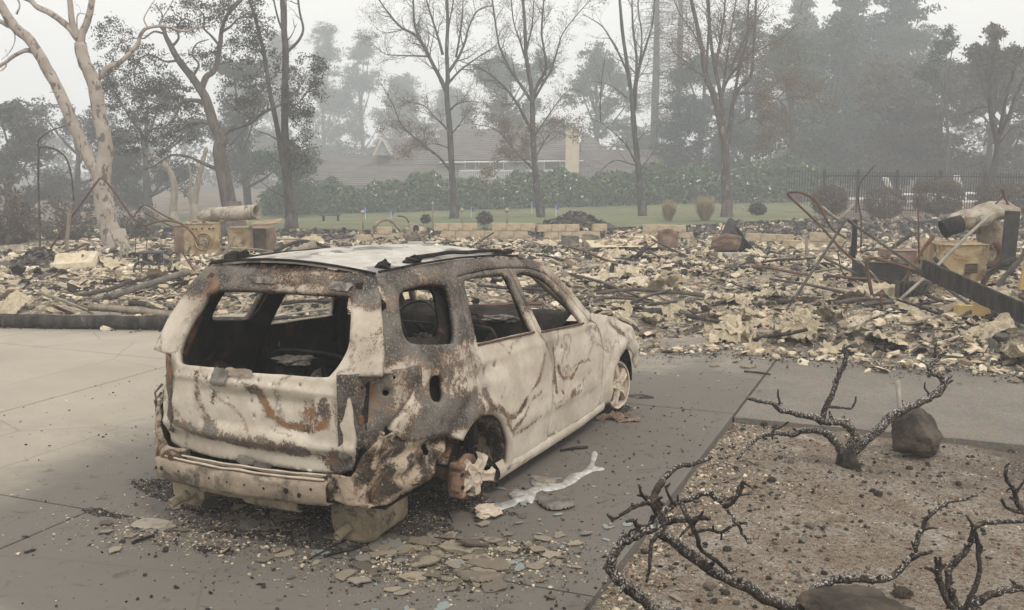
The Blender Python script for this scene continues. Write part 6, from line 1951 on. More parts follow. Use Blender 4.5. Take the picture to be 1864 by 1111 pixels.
# washer and dryer wreck under the big duct (left)
def appliance(label, px, pbot, Y, w, d, h, rot, mat='scorched_enamel', round_=None, louvres=0, dent=.03, name='burnt_appliance', cat='appliance', group=None):
    c = at(px, pbot, Y)
    root = empty(name, (c.x, c.y, c.z - .10), rot, label=label, category=cat)
    if group: root['group'] = group
    V = []; F = []
    n = 9
    def face(fn):
        b = len(V)
        for j in range(n + 1):
            for i in range(n + 1): V.append(fn(i / n, j / n))
        for j in range(n):
            for i in range(n): F.append((b + j * (n + 1) + i, b + j * (n + 1) + i + 1, b + (j + 1) * (n + 1) + i + 1, b + (j + 1) * (n + 1) + i))
    wob = lambda x, y, z: Vector((x + dent * nz(y * 2.1, z * 2.1, px), y + dent * nz(x * 2.1, z * 2.1, px + 3), z + dent * .6 * nz(x * 2, y * 2, px + 5)))
    face(lambda u, v: tuple(wob(-w / 2 + w * u, -d / 2, h * v)))
    face(lambda u, v: tuple(wob(w / 2, -d / 2 + d * u, h * v)))
    face(lambda u, v: tuple(wob(w / 2 - w * u, d / 2, h * v)))
    face(lambda u, v: tuple(wob(-w / 2, d / 2 - d * u, h * v)))
    face(lambda u, v: tuple(wob(-w / 2 + w * u, -d / 2 + d * v, h)))
    mesh_obj('cabinet', V, F, M[mat], root)
    # turned-out edge frame
    for x0 in (-w / 2, w / 2):
        a = Acc(); a.tube([wob(x0, -d / 2 - .006, z) for z in np.linspace(0, h, 6)], .012, 4); a.obj('edge_trim', M[mat], root)
    a = Acc(); a.tube([wob(x, -d / 2 - .006, h) for x in np.linspace(-w / 2, w / 2, 6)], .012, 4); a.obj('edge_trim', M[mat], root)
    if round_:
        x0, z0, R = round_
        dr = Acc()
        for rr_, rad, yy in ((R, .022, -.02), (R * .72, .012, -.03)):
            dr.tube([(x0 + rr_ * math.cos(t), -d / 2 + yy, z0 + rr_ * math.sin(t)) for t in np.linspace(0, 6.283, 22, endpoint=False)], rad, 6, close=True)
        door = dr.obj('door_ring', M[mat], root, True)
        a = Acc(); a.tube([(x0, -d / 2 - .015, z0), (x0, -d / 2 - .045, z0)], [R * .66, R * .5], 18); a.obj('drum_plate', M['muffler_steel'], root, True)
        for k in range(4):
            t = math.pi / 4 + k * math.pi / 2
            a = Acc(); a.tube([(x0 + R * .3 * math.cos(t), -d / 2 - .042, z0 + R * .3 * math.sin(t)), (x0 + R * .3 * math.cos(t), -d / 2 - .06, z0 + R * .3 * math.sin(t))], R * .13, 8); a.obj('drum_boss', M['scorched_steel'], root, True)
        for dx in (-.2, -.13, -.02, .12, .2):
            a = Acc(); a.box((x0 + dx, -d / 2 - .012, h - .10), (.035, .012, .03)); a.obj('control_opening', M['char_black'], root)
    for k in range(louvres):
        a = Acc(); a.box((w * .18, -d / 2 - .016, h * .62 - k * .035), (w * .26, .02, .014), Matrix.Rotation(.5, 3, 'X')); a.obj('louvre', M['dark_pipe'], root)
    return root
ap = appliance('scorched washing machine shell with round drum plate under the big duct', 372, 462, 21.0, .70, .60, .74, .22, round_=(.02, .38, .17))
appliance('scorched metal cabinet leaning against the left side of the drum appliance', 335, 452, 21.9, .36, .5, .60, .3, mat='rust_sheet')
appliance('pale dented metal cabinet with open side, right of the drum appliance', 440, 458, 21.4, .46, .60, .62, .15)
appliance('rust-stained metal housing with slanted flat lid at the right end of the appliances', 478, 448, 21.9, .42, .5, .50, -.2, mat='rust_sheet')
# rubble on top
for k in range(26):
    p = ap.location + Vector((r.uniform(-.42, .40), r.uniform(-.2, .25), .70 + .06 * r.random()))
    o = link('plaster_fragment', slabs_p[k % 9], None, None, label='pale plaster flake lying on top of the scorched appliances', category='fragment', group='plaster flakes on the appliance tops')
    o.location = p; o.scale = (.09, .08, .12); o.rotation_euler = (r.gauss(0, .2), r.gauss(0, .2), r.uniform(0, 6))
a = Acc(); c = at(484, 406, 21.3)
a.box((c.x, c.y, c.z), (.62, .5, .02), Matrix.Rotation(-.12, 3, 'Y') @ Matrix.Rotation(.12, 3, 'X')); a.obj('loose_metal_sheet', M['scorched_enamel'], None, label='flat bent metal lid sloping over the right-hand scorched cabinet', category='lid')
# big duct
def pipe_thing(name, label, cat, pts, r_, mat, n=10, wob=.12, hollow=False, group=None, sm=4, fl=1.0):
    P0 = [Vector(p) for p in pts]
    o0 = P0[0].copy()
    a = Acc()
    S = spline([p - o0 for p in P0], sm) if sm else [p - o0 for p in P0]
    if isinstance(r_, (list, tuple)):
        rr = [interp(i / (len(S) - 1), np.linspace(0, 1, len(r_)), r_) for i in range(len(S))]
    else: rr = [r_] * len(S)
    a.tube(S, rr, n, cap=not hollow, wob=wob, flat=fl)
    o = a.obj(name, mat, None, True, label=label, category=cat)
    o.location = o0
    if group: o['group'] = group
    if hollow:
        m = o.modifiers.new('thickness', 'SOLIDIFY'); m.thickness = .012
    return o
d0, d1 = at(360, 393, 21.4), at(468, 386, 20.9)
du = pipe_thing('metal_duct', 'large scorched metal duct pipe lying on top of the appliances', 'duct', [d0, d0.lerp(d1, .2), d0.lerp(d1, .6), d1], [.06, .145, .150, .152], M['galvanised_duct'], 20, .03, True, sm=5)
for t in (.35, .62, .86, .985):
    p = (d0.lerp(d1, t)) - d0; ax = (d1 - d0).normalized()
    a = Acc(); u_ = ax.orthogonal().normalized(); v_ = ax.cross(u_)
    a.tube([p + (u_ * math.cos(k) + v_ * math.sin(k)) * .155 for k in np.linspace(0, 6.283, 22, endpoint=False)], .006, 4, close=True); a.obj('seam_ring', M['galvanised_duct'], du, True)
a = Acc(); p = at(455, 380, 20.85); a.tube(spline([p, p + Vector((-.1, 0, .04)), p + Vector((-.08, 0, -.10)), p + Vector((.0, 0, -.12)), p + Vector((.02, 0, -.02))], 4), .008, 5)
a.obj('loose_wire', M['dark_pipe'], None, True, label='loop of wire caught over the open end of the big duct', category='wire')

# sink / tub shell lying at left
a = Acc(); V = []; 
c = at(138, 484, 18.2)
V, Fc = grid_mesh(list(np.linspace(-.36, .36, 19)), list(np.linspace(-.26, .26, 15)), lambda x, y: .16 - .13 * ss(.28, .16, math.hypot((x + .08) / 1.25, y)) + .02 * nz(x * 4, y * 4))
b = len(V)
nx_, ny_ = 19, 15
ring = list(range(nx_)) + [j * nx_ + nx_ - 1 for j in range(1, ny_)] + [(ny_ - 1) * nx_ + i for i in range(nx_ - 2, -1, -1)] + [j * nx_ for j in range(ny_ - 2, 0, -1)]
for q in ring: V.append((V[q][0], V[q][1], V[q][2] - .17))
Fc = list(Fc) + [(ring[(k + 1) % len(ring)], ring[k], b + k, b + (k + 1) % len(ring)) for k in range(len(ring))]
o = mesh_obj('wash_basin', V, Fc, M['insulation'], None, True, label='cream rectangular basin lying tilted in the rubble on the left', category='basin')
o.location = c; o.rotation_euler = (.30, -.05, .15)

# pipes, hoops and posts on the left
PX = lambda L, Y: [at(q[0], q[1], Y + (q[2] if len(q) > 2 else 0)) for q in L]
pipe_thing('bent_pipe', 'thin black upright pipe hooped over at the top, far left', 'pipe', PX([(73, 462), (72, 400), (70, 340), (70, 290), (72, 270), (82, 268), (100, 272), (118, 285), (128, 310), (133, 345), (134, 365)], 20), [.024, .022, .020, .018], M['dark_pipe'], 6, .1)
pipe_thing('bent_pipe', 'dark pipe stub drooping from the broken arm above the tall hooped pipe', 'pipe', PX([(70, 270), (70, 256), (82, 245), (98, 236), (118, 230)], 20.1), .014, M['dark_pipe'], 6, .1)
pipe_thing('bent_pipe', 'rust-red and black bent pipe forming an inverted V before the pale tree', 'pipe', PX([(92, 452), (120, 410), (150, 368), (176, 332), (183, 325), (191, 329), (210, 352), (228, 378), (243, 398), (262, 410), (285, 404), (310, 402), (334, 410), (352, 428), (362, 448)], 20.3), .024, M['rusty_pipe'], 6, .1)
pipe_thing('pipe_bundle', 'thin black tangled rods drooping right of the inverted V pipe', 'pipe', PX([(243, 396), (250, 385), (258, 376), (268, 374), (290, 388), (318, 402)], 20.4), .016, M['dark_pipe'], 6, .2)
pipe_thing('pipe_bundle', 'thin red-brown rod sloping down to the appliances', 'pipe', PX([(262, 388), (290, 402), (316, 414)], 20.6), .014, M['rusty_pipe'], 6, .2)
pipe_thing('pipe_bundle', 'longest pale thin rod sloping above the red-brown one', 'pipe', PX([(262, 374), (290, 392), (320, 408)], 20.8), .014, M['pale_pipe'], 6, .2)
pipe_thing('hanging_wire', 'black wire hanging straight down under the rod tangle', 'wire', PX([(247, 400), (247, 440), (246, 474)], 20.2), .009, M['dark_pipe'], 5, .1)
pipe_thing('hanging_wire', 'second short black wire hanging right beside the straight one', 'wire', PX([(265, 408), (268, 430), (266, 455)], 20.2), .008, M['dark_pipe'], 5, .1)
pipe_thing('rod_tangle', 'fuzzy knot of wire where the bent pipes cross', 'wire', PX([(244, 398), (256, 408), (246, 414), (262, 400), (268, 412), (252, 404), (258, 396), (246, 408), (266, 404)], 20.3), .015, M['dark_pipe'], 5, .5)
c = at(124, 452, 19.6); a = Acc(); a.tube([(0, 0, 0), (.01, 0, .4), (.10, 0, .92)], [.045, .04, .036], 4)
o = a.obj('wooden_post', M['grey_wood'], None, label='pale yellow broken wooden post leaning beside the hooped pipe', category='post'); o.location = at(123, 474, 19.6)
pipe_thing('bent_pipe', 'small rusty pipe elbow standing above the cream basin', 'pipe', PX([(110, 462), (140, 452), (157, 444), (160, 452), (163, 470)], 19), .020, M['rusty_pipe'], 6, .2)
pipe_thing('bent_pipe', 'short tan pipe hoop behind the burnt table frame', 'pipe', PX([(220, 475), (221, 446), (226, 441), (232, 450), (231, 470)], 20), .022, M['pale_pipe'], 6, .2)
pipe_thing('scorched_timber', 'grey pole leaning up to the right in front of the drum appliance', 'pole', PX([(399, 484), (412, 458), (427, 430)], 18.5), [.030, .028], M['grey_wood'], 5, .2, sm=0)
pipe_thing('bent_rod', 'rusty thin rod lying diagonally before the appliances', 'rod', PX([(332, 460), (345, 480), (362, 505)], 17.2), .014, M['rusty_pipe'], 5, .2)
# stake fan of burnt brown wedge at left
heap('charred_heap', at(75, 476, 19.2), .55, .30, 500, 'char_chip', 3)
bpy.context.scene.objects['charred_heap']['label'] = 'dark heap of charred debris at the foot of the tall hooped pipe'
bpy.context.scene.objects['charred_heap']['category'] = 'debris heap'
# burnt table frame
c = at(277, 480, 18.0)
root = empty('table_frame', (c.x, c.y, c.z), .1, label='small black burnt table frame standing in the rubble left of the appliances', category='table')
a = Acc(); a.box((0, 0, .20), (.46, .40, .025)); a.obj('tabletop', M['black_steel'], root)
for sx in (-.12, .12):
    a = Acc(); a.box((sx, 0, .06), (.07, .1, .28)); a.obj('leg', M['black_steel'], root)
for sx in (-.21, .21):
    a = Acc(); a.box((sx, -.1, .1), (.02, .02, .22)); a.obj('leg', M['black_steel'], root)
# mower-like wheel scrap
for i, (px, py, Y, R) in enumerate([(258, 490, 17, .13), (300, 482, 17.3, .10)]):
    c = at(px, py, Y); a = Acc()
    a.tube([(R * math.cos(t), .03 * math.sin(3 * t), R * math.sin(t)) for t in np.linspace(0, 6.283, 18, endpoint=False)], .02, 6, close=True, wob=.3)
    a.tube([(-R, 0, 0), (R, 0, 0)], .012, 5); a.tube([(0, 0, -R), (0, 0, R)], .012, 5)
    o = a.obj('wheel_ring', M['dark_pipe'], None, True, label=['charred ring like a cart wheel, left one of two near the burnt table', 'smaller charred ring directly below the burnt table frame'][i], category='wheel'); o.location = c
lump('clay_drum', at(355, 492, 17.5), (.13, .10, .09), M['rust_sheet'], None, 5, .3, 3); q = SC.objects['clay_drum']; q['label'] = 'small rusty drum on its side before the appliances'; q['category'] = 'drum'
# long dark gutters / hoses in front of the rubble at left
pipe_thing('bent_gutter', 'long flat grey gutter folded back on itself, left of the car', 'gutter', PX([(60, 572), (90, 563), (140, 558), (220, 534), (300, 508), (345, 494)], 13.9), .045, M['grey_sheet'], 6, .1, fl=.5)
pipe_thing('bent_gutter', 'upper arm of the folded dark gutter ending in a rounded tip', 'gutter', PX([(95, 562), (92, 548), (110, 540), (160, 535), (205, 525), (240, 510)], 14.1), .030, M['dark_pipe'], 6, .1, fl=.6)
pipe_thing('charred_hose', 'charred wrinkled hose lying beside the pale plank left of the car', 'hose', PX([(235, 551), (262, 554), (290, 566), (320, 574), (350, 578)], 13.2), .035, M['charred_timber'], 7, .4)
pipe_thing('grey_plank', 'pale grey plank lying flat above the black beam', 'plank', PX([(160, 559), (220, 563), (300, 572), (345, 576)], 13.1), .05, M['grey_wood'], 4, .1, fl=.35)
o = pipe_thing('dark_cable', 'dark cable snaking over the rubble toward the far side of the car', 'cable', PX([(20, 566), (90, 570), (150, 560), (240, 545), (330, 540), (420, 520), (520, 535)], 14.8), .014, M['dark_pipe'], 5, .2)
# heavy black beam along the concrete edge
b0 = gr(-60, 598); b1 = gr(480, 606)
a = Acc(); d = b1 - b0
for k in range(1): pass
pts = [Vector((0, 0, .085)) + d * t + Vector((0, .02 * nz(t * 9, 2), .012 * nz(t * 7, 5))) for t in np.linspace(0, 1, 26)]
a.tube(pts, [.085 + .010 * nz(i * .7, 3) for i in range(26)], 8, wob=.12)
o = a.obj('charred_beam', M['charred_timber'], None, True, label='long heavy charred beam lying along the far edge of the concrete', category='beam'); o.location = b0 + Vector((0, .10, 0))
p = pipe_thing('rusty_pipe', 'straight tan pipe with flange seen through the rear window', 'pipe', [at(402, 578, 12.6), at(420, 577, 12.5), at(480, 576, 12.4)], .030, M['pale_pipe'], 8, .05, sm=0)
pipe_thing('pale_tube', 'thin grey tube rising right of the tan pipe, seen through the car', 'pipe', [at(425, 576, 12.8), at(440, 562, 12.9), at(452, 540, 13.0)], .018, M['pale_pipe'], 6, .05)
pipe_thing('thin_rod', 'thin rod pointing right, seen through the rear side window', 'rod', [at(505, 576, 12.8), at(560, 567, 12.9), at(612, 560, 13.0)], .014, M['pale_pipe'], 6, .05, sm=0)
# logs just beyond the car roof
pipe_thing('charred_log', 'grey charred log lying behind the left edge of the car roof', 'log', [at(527, 462, 17.5), at(550, 455, 17.8), at(572, 446, 18)], [.07, .085, .09], M['grey_wood'], 8, .2)
pipe_thing('charred_log', 'thin curved charred log arching over the shorter one behind the car roof', 'log', [at(500, 458, 18.2), at(530, 444, 18.5), at(560, 440, 18.8), at(600, 452, 18.8)], [.03, .035, .03], M['charred_timber'], 6, .2)

# twisted white metal frame, car-door-like scrap by the block wall
pipe_thing('twisted_scrap', 'white twisted metal arch standing before the left block wall', 'scrap', PX([(676, 428), (682, 412), (694, 402), (708, 400), (722, 412), (734, 428), (744, 440)], 27), [.03, .045, .05, .045, .03], M['scorched_steel'], 6, .6, fl=.5)
pipe_thing('twisted_scrap', 'lower leg of the twisted white metal arch, bent toward the rubble', 'scrap', PX([(676, 424), (682, 436), (694, 446)], 26.8), [.03, .025], M['scorched_steel'], 5, .5)
pipe_thing('arched_rod', 'thin arched brown rod above the white metal scrap', 'rod', PX([(724, 394), (732, 394), (740, 398), (744, 406)], 27.5), .022, M['rusty_pipe'], 5, .2)
lump('metal_shell', at(757, 424, 27), (.30, .25, .22), M['scorched_steel'], None, 8, .35, 3); q = SC.objects['metal_shell']; q['label'] = 'hollow rounded white metal shell with dark opening beside the twisted arch'; q['category'] = 'scrap'
a = Acc(); a.tube([(0, 0, 0), (.03, -.03, 0)], [.10, .08], 12); o = a.obj('shell_opening', M['char_black'], q); o.location = at(757, 416, 26.72)
appliance('small grey metal cabinet standing alone before the block wall', 1037, 448, 25.5, .40, .4, .36, .1, mat='grey_sheet')
appliance('bent white appliance shell, right neighbour of the small grey cabinet', 1075, 446, 25.8, .42, .4, .34, -.3, mat='scorched_steel', dent=.12)
heap('dark_mound', at(1048, 408, 32), 1.0, .40, 1500, 'char_chip', 8, .06); q = SC.objects['dark_mound']; q['label'] = 'large dark brown mound behind the block wall right of the second scorched tree'; q['category'] = 'mound'
# rusty upright sheet and curled dark sheet (mid right)
def sheet(name, label, px, py, Y, w, h, rot, mat, fn, cat='sheet metal', n=14, group=None):
    c = at(px, py, Y)
    V = [fn(-w / 2 + w * i / n, h * j / n) for j in range(n + 1) for i in range(n + 1)]
    F = [(j * (n + 1) + i, j * (n + 1) + i + 1, (j + 1) * (n + 1) + i + 1, (j + 1) * (n + 1) + i) for j in range(n) for i in range(n)]
    o = mesh_obj(name, V, F, M[mat], None, True, label=label, category=cat)
    m = o.modifiers.new('thickness', 'SOLIDIFY'); m.thickness = .008
    o.location = c; o.rotation_euler = (0, 0, rot)
    if group: o['group'] = group
    return o
sheet('rusty_sheet', 'upright rust-brown folded sheet standing in the rubble right of the middle', 1215, 452, 22.5, .46, .44, -.2, 'rust_sheet', lambda x, z: (x, .10 * abs(x) / .2 + .05 * nz(x * 5, z * 5), z * (1 - .15 * abs(x / .23)) + .02 * nz(x * 9, 3)))
sheet('curled_sheet', 'large dark curled sheet of roofing arched up in the far rubble', 1330, 460, 22.8, .95, .82, .1, 'black_steel', lambda x, z: (x * (1 - .45 * z) + .38 * (.8 - z) * (x > 0) * abs(x) - .10 * z, -.25 * math.sin(z * 3.2) - .11 * abs(math.sin(x * 7 + z * 4)) + .05 * fbm(x * 9, z * 5, 3), z * (1 - .75 * abs(x / .475) ** 1.5) + .03 * fbm(x * 8, z * 8, 5)), n=26)
sheet('rusty_sheet', 'low rust-brown sheet tucked under the curled dark roofing', 1316, 456, 21.6, .7, .42, .3, 'rust_sheet', lambda x, z: (x, -.16 * math.sin(z * 5) + .06 * fbm(x * 4, z * 6, 8), z * (.9 - .5 * abs(x))))
sheet('corrugated_flashing', 'long wavy dark strip of flashing snaking through the middle rubble', 1352, 522, 17.4, 1.5, .12, -.12, 'grey_sheet', lambda x, z: (x, z * 1.0, .08 + .08 * math.sin(x * 5) + .05 * fbm(x * 4, z * 6, 2)), n=24)
sheet('flashing_tip', 'flat pointed dark sheet at the right end of the wavy strip', 1422, 530, 17.0, .55, .22, -.25, 'black_steel', lambda x, z: (x, z * (1 - .6 * (x + .27)), .04 + .03 * nz(x * 4, z * 4)))
heap('pale_heap', at(1145, 440, 24), .8, .24, 600, 'plaster_chip', 6, .06); q = SC.objects['pale_heap']; q['label'] = 'rounded pale heap of debris left of the upright rusty sheet'; q['category'] = 'debris heap'
pipe_thing('charred_post', 'short charred stump post standing upright in the rubble right of the car', 'post', PX([(1117, 506), (1116, 492), (1119, 480)], 17), [.07, .055], M['charred_timber'], 6, .3, sm=0)
pipe_thing('charred_post', 'thin charred post standing left of the tall A-shaped pipe', 'post', PX([(1468, 482), (1468, 460), (1468, 434)], 19), [.035, .03], M['grey_wood'], 5, .3, sm=0)
pipe_thing('leaning_plank', 'dark plank leaning diagonally in the mid rubble right of the car', 'plank', PX([(1155, 472), (1168, 458), (1180, 446)], 20), [.05, .05], M['charred_timber'], 4, .1, sm=0, fl=.5)

# dark tubes and long boards right of the car
pipe_thing('steel_tube', 'long dark tube running right from the car bonnet over the rubble', 'tube', PX([(1085, 534), (1140, 528), (1200, 530), (1260, 536), (1320, 546), (1360, 560)], 14.0), .026, M['dark_pipe'], 7, .1, fl=.8)
pipe_thing('steel_tube', 'narrow closed loop of thin tube below the long dark one', 'tube', PX([(1082, 565), (1130, 560), (1200, 552), (1250, 550), (1276, 554), (1262, 562), (1225, 562), (1190, 552), (1150, 544), (1100, 543), (1080, 552), (1082, 564)], 13.3), .021, M['dark_pipe'], 7, .1)
pipe_thing('charred_log', 'thick dark squared timber just in front of the tube loop, beside the bonnet', 'log', PX([(1122, 582), (1150, 578), (1205, 570)], 12.6), [.085, .09, .07], M['charred_timber'], 6, .25, fl=.6)
for i, (q, lab, m_) in enumerate([([(1322, 550), (1380, 556), (1440, 562)], 'pale split board, left end of the long boards under the A-shaped pipe', 'grey_wood'), ([(1350, 556), (1440, 553), (1530, 560)], 'middle pale board crossing under the A-shaped pipe', 'grey_wood'), ([(1400, 551), (1460, 548), (1520, 552)], 'thin dark batten lying over the pale boards', 'charred_timber'), ([(1440, 560), (1490, 566), (1540, 574)], 'right pale board dipping toward the dark box', 'grey_wood')]):
    pipe_thing('long_board', lab, 'board', PX(q, 13.6 - i * .12), .055, M[m_], 4, .1, sm=3, fl=.35, group='long boards lying under the A-shaped pipe')
heap('charred_void', at(1400, 572, 13.2), .6, .16, 500, 'char_chip', 7); q = SC.objects['charred_void']; q['label'] = 'black charred lump under the long pale boards'; q['category'] = 'char'
pipe_thing('charred_post', 'short black charred stick leaning under the long boards', 'post', PX([(1383, 552), (1392, 566), (1400, 584)], 12.8), [.03, .025], M['charred_timber'], 5, .3)
# the A-shaped pipe and its neighbours
pipe_thing('angle_bar', 'tall dark bar bent into an A shape standing in the right rubble', 'bar', PX([(1424, 582, -.6), (1455, 530, -.4), (1500, 462, -.1), (1537, 404, 0), (1544, 401, 0), (1560, 413, 0), (1640, 468, -.4), (1700, 508, -.9), (1760, 552, -1.6), (1800, 574, -2.0), (1812, 576, -2.1), (1820, 568, -2.1)], 13.8), .021, M['dark_pipe'], 5, .1, sm=3)
pipe_thing('rusty_tube', 'rust-red horizontal tube with a bent leg below the A-shaped bar', 'tube', PX([(1592, 562, 0), (1586, 530), (1578, 490), (1580, 473), (1590, 470), (1640, 484), (1690, 502), (1720, 520)], 13.2), .024, M['rusty_pipe'], 7, .1, sm=3)
pipe_thing('bent_pipe', 'hooked pipe loop rising above the left leg of the A-shaped bar', 'pipe', PX([(1590, 500), (1540, 462), (1490, 408), (1450, 370), (1434, 354), (1444, 350), (1462, 352), (1485, 366), (1500, 392), (1516, 418), (1540, 434)], 15.0), .018, M['rusty_pipe'], 6, .1, sm=3)
pipe_thing('whip_rod', 'tall thin curved rod swaying up before the iron fence', 'rod', PX([(1567, 450), (1568, 405), (1562, 360), (1566, 335), (1578, 318), (1594, 300)], 16.5), [.016, .012, .008], M['dark_pipe'], 5, .1, sm=4)
pipe_thing('upright_rod', 'straight thin rusty rod left of the furnace cabinet', 'rod', PX([(1673, 480), (1672, 420), (1671, 361)], 15.5), .013, M['rusty_pipe'], 5, .1, sm=0)
pipe_thing('pale_stick', 'long pale pole slanting up to the right across the furnace cabinet', 'pole', PX([(1620, 562), (1700, 490), (1760, 430), (1808, 388)], 12.9), .022, M['pale_pipe'], 6, .1, sm=2)
pipe_thing('pale_stick', 'pale thin stick leaning up to the right near the hooked pipe', 'pole', PX([(1531, 400), (1542, 386), (1554, 371)], 16), .018, M['pale_pipe'], 5, .1, sm=0)
pipe_thing('pale_stick', 'pale thin stick leaning left, crossing its twin near the hooked pipe', 'pole', PX([(1497, 376), (1515, 392), (1530, 402)], 16), .016, M['pale_pipe'], 5, .1, sm=0)
pipe_thing('bent_rod', 'thin rod zigzagging down behind the A-shaped bar', 'rod', PX([(1540, 440), (1525, 458), (1530, 490), (1545, 510), (1551, 522)], 15.4), .012, M['dark_pipe'], 5, .2, sm=0)
pipe_thing('bent_rod', 'thin pale rod slanting down in front of the dark steel box', 'rod', PX([(1560, 470), (1590, 500), (1606, 522)], 14.2), .010, M['pale_pipe'], 5, .2, sm=0)
pipe_thing('charred_post', 'thick charred broken post rising beside the dark steel box', 'post', PX([(1553, 470), (1556, 430), (1557, 400)], 16.3), [.055, .04], M['charred_timber'], 6, .3, sm=0)
pipe_thing('charred_post', 'short rust-red broken stake before the dark steel box', 'post', PX([(1604, 568), (1603, 545), (1605, 527)], 12.5), [.03, .012], M['rusty_pipe'], 5, .3, sm=0)
# long black steel plank
a = Acc(); p0, p1 = at(1680, 488, 12.6), at(1905, 590, 10.4); d = (p1 - p0)
zax = d.normalized(); side_ = zax.cross(Vector((0, 0, 1))).normalized(); up_ = side_.cross(zax)
V = []
for t in np.linspace(0, 1, 14):
    for su, sv in ((-1, -1), (1, -1), (1, 1), (-1, 1)):
        V.append(tuple(d * t + side_ * (.02 * su) + up_ * (.108 * sv + .006 * nz(t * 8, sv)) + Vector((0, 0, .01 * nz(t * 5, 7)))))
F = [(i * 4 + k, i * 4 + (k + 1) % 4, (i + 1) * 4 + (k + 1) % 4, (i + 1) * 4 + k) for i in range(13) for k in range(4)] + [(3, 2, 1, 0), (52, 53, 54, 55)]
o = mesh_obj('steel_plank', V, F, M['charred_timber'], None, False, label='wide black plank sloping down to the right edge across the debris', category='plank'); o.location = p0
# dark box, furnace, ducts
bx = appliance('dark steel box half buried in rubble under the A-shaped bar', 1598, 534, 15.2, .68, .5, .58, -.05, mat='black_steel', name='steel_box', cat='box')
for k in range(16):
    o = link('plaster_fragment', slabs_p[k % 9], None, None, label='pale plaster flake lying on the lid of the dark steel box', category='fragment', group='plaster flakes on the dark steel box')
    o.location = bx.location + Vector((r.uniform(-.3, .3), r.uniform(-.2, .2), .60 + .05 * r.random())); o.scale = (.11, .09, .12); o.rotation_euler = (r.gauss(0, .25), r.gauss(0, .25), r.uniform(0, 6))
appliance('rust-brown low cabinet behind the dark steel box', 1640, 500, 16.8, .60, .5, .52, .1, mat='rust_sheet')
fu = appliance('yellowed furnace cabinet with louvres standing beside the big bent ducts', 1735, 522, 14.6, .66, .6, .74, -.06, louvres=4)
pipe_thing('bent_duct', 'wide crumpled duct elbow lying over the furnace cabinet', 'duct', PX([(1722, 415), (1745, 402), (1775, 398), (1800, 385), (1826, 384), (1850, 392)], 14.9), [.10, .15, .16, .14, .12], M['galvanised_duct'], 14, .2, sm=4)
pipe_thing('bent_duct', 'lower crumpled duct curling behind the black upright plate', 'duct', PX([(1790, 478), (1808, 452), (1800, 420), (1780, 408), (1765, 418)], 15.2), [.16, .2, .18, .13, .11], M['muffler_steel'], 14, .25, sm=4)
pipe_thing('flue_pipe', 'open black-mouthed flue at the left end of the crumpled ducts', 'duct', PX([(1716, 418), (1732, 412), (1750, 408)], 14.7), [.135, .13, .13], M['char_black'], 14, .05, True, sm=0)
pipe_thing('bent_duct', 'brown curved pipe elbow under the crumpled ducts', 'duct', PX([(1790, 484), (1812, 480), (1822, 462), (1812, 440)], 14.4), [.06, .06, .05], M['rusty_pipe'], 8, .1)
a = Acc(); c = at(1838, 438, 14.0); a.box((0, 0, 0), (.20, .05, .82), Matrix.Rotation(.03, 3, 'Y')); o = a.obj('black_plate', M['black_steel'], None, False, .01, label='tall black metal plate hanging down in front of the crumpled ducts', category='plate'); o.location = c
pipe_thing('twisted_strap', 'twisted strap and wire sticking up from the crumpled ducts', 'wire', PX([(1800, 384), (1814, 370), (1828, 352), (1822, 345), (1830, 362), (1836, 374)], 14.8), .014, M['rusty_pipe'], 5, .4)
o = pipe_thing('water_tank', 'round pale tank shoulder left of the furnace cabinet', 'tank', PX([(1688, 508), (1690, 470), (1694, 436)], 15.6), [.17, .18, .15], M['scorched_enamel'], 16, .05, sm=0)
for i, (px, py, Y, w, h, rot, lab) in enumerate([(1755, 598, 11.9, .36, .34, .15, 'yellow-brown board panel standing under the black plank, left of its pair'), (1800, 600, 11.6, .42, .36, -.25, 'yellow-brown board panel under the black plank, right of its pair'), (1862, 520, 11.9, .10, 1.5, 0, 'yellow wooden post at the right edge behind the black plank')]):
    c = at(px, py, Y); a = Acc(); a.box((0, 0, h / 2), (w, .04, h)); o = a.obj('board_panel', M['yellow_panel'], None, False, .006, label=lab, category='panel'); o.location = c - Vector((0, 0, .05)); o.rotation_euler = (.12, .06, rot)
a = Acc(); c = at(1722, 380, 30)
heap('charred_heap', at(1830, 600, 11.2), .5, .22, 500, 'char_chip', 4); q = SC.objects['charred_heap.001']; q['label'] = 'heap of black charred debris under the low end of the black plank'; q['category'] = 'debris heap'
heap('charred_heap', at(1520, 538, 14.5), .5, .10, 300, 'char_chip', 5); q = SC.objects['charred_heap.002']; q['label'] = 'low black charred patch left of the dark steel box'; q['category'] = 'debris heap'
a = Acc(); c = at(1660, 540, 13.4)
for k in range(7):
    a.box((.06 * k - .2, 0, .1), (.02, .12, .22), Matrix.Rotation(.1 * k, 3, 'Y'))
o = a.obj('spring_coil', M['dark_pipe'], None, False, label='row of small dark fins, a burnt radiator piece below the rust-red tube', category='radiator', kind='thing'); o.location = c
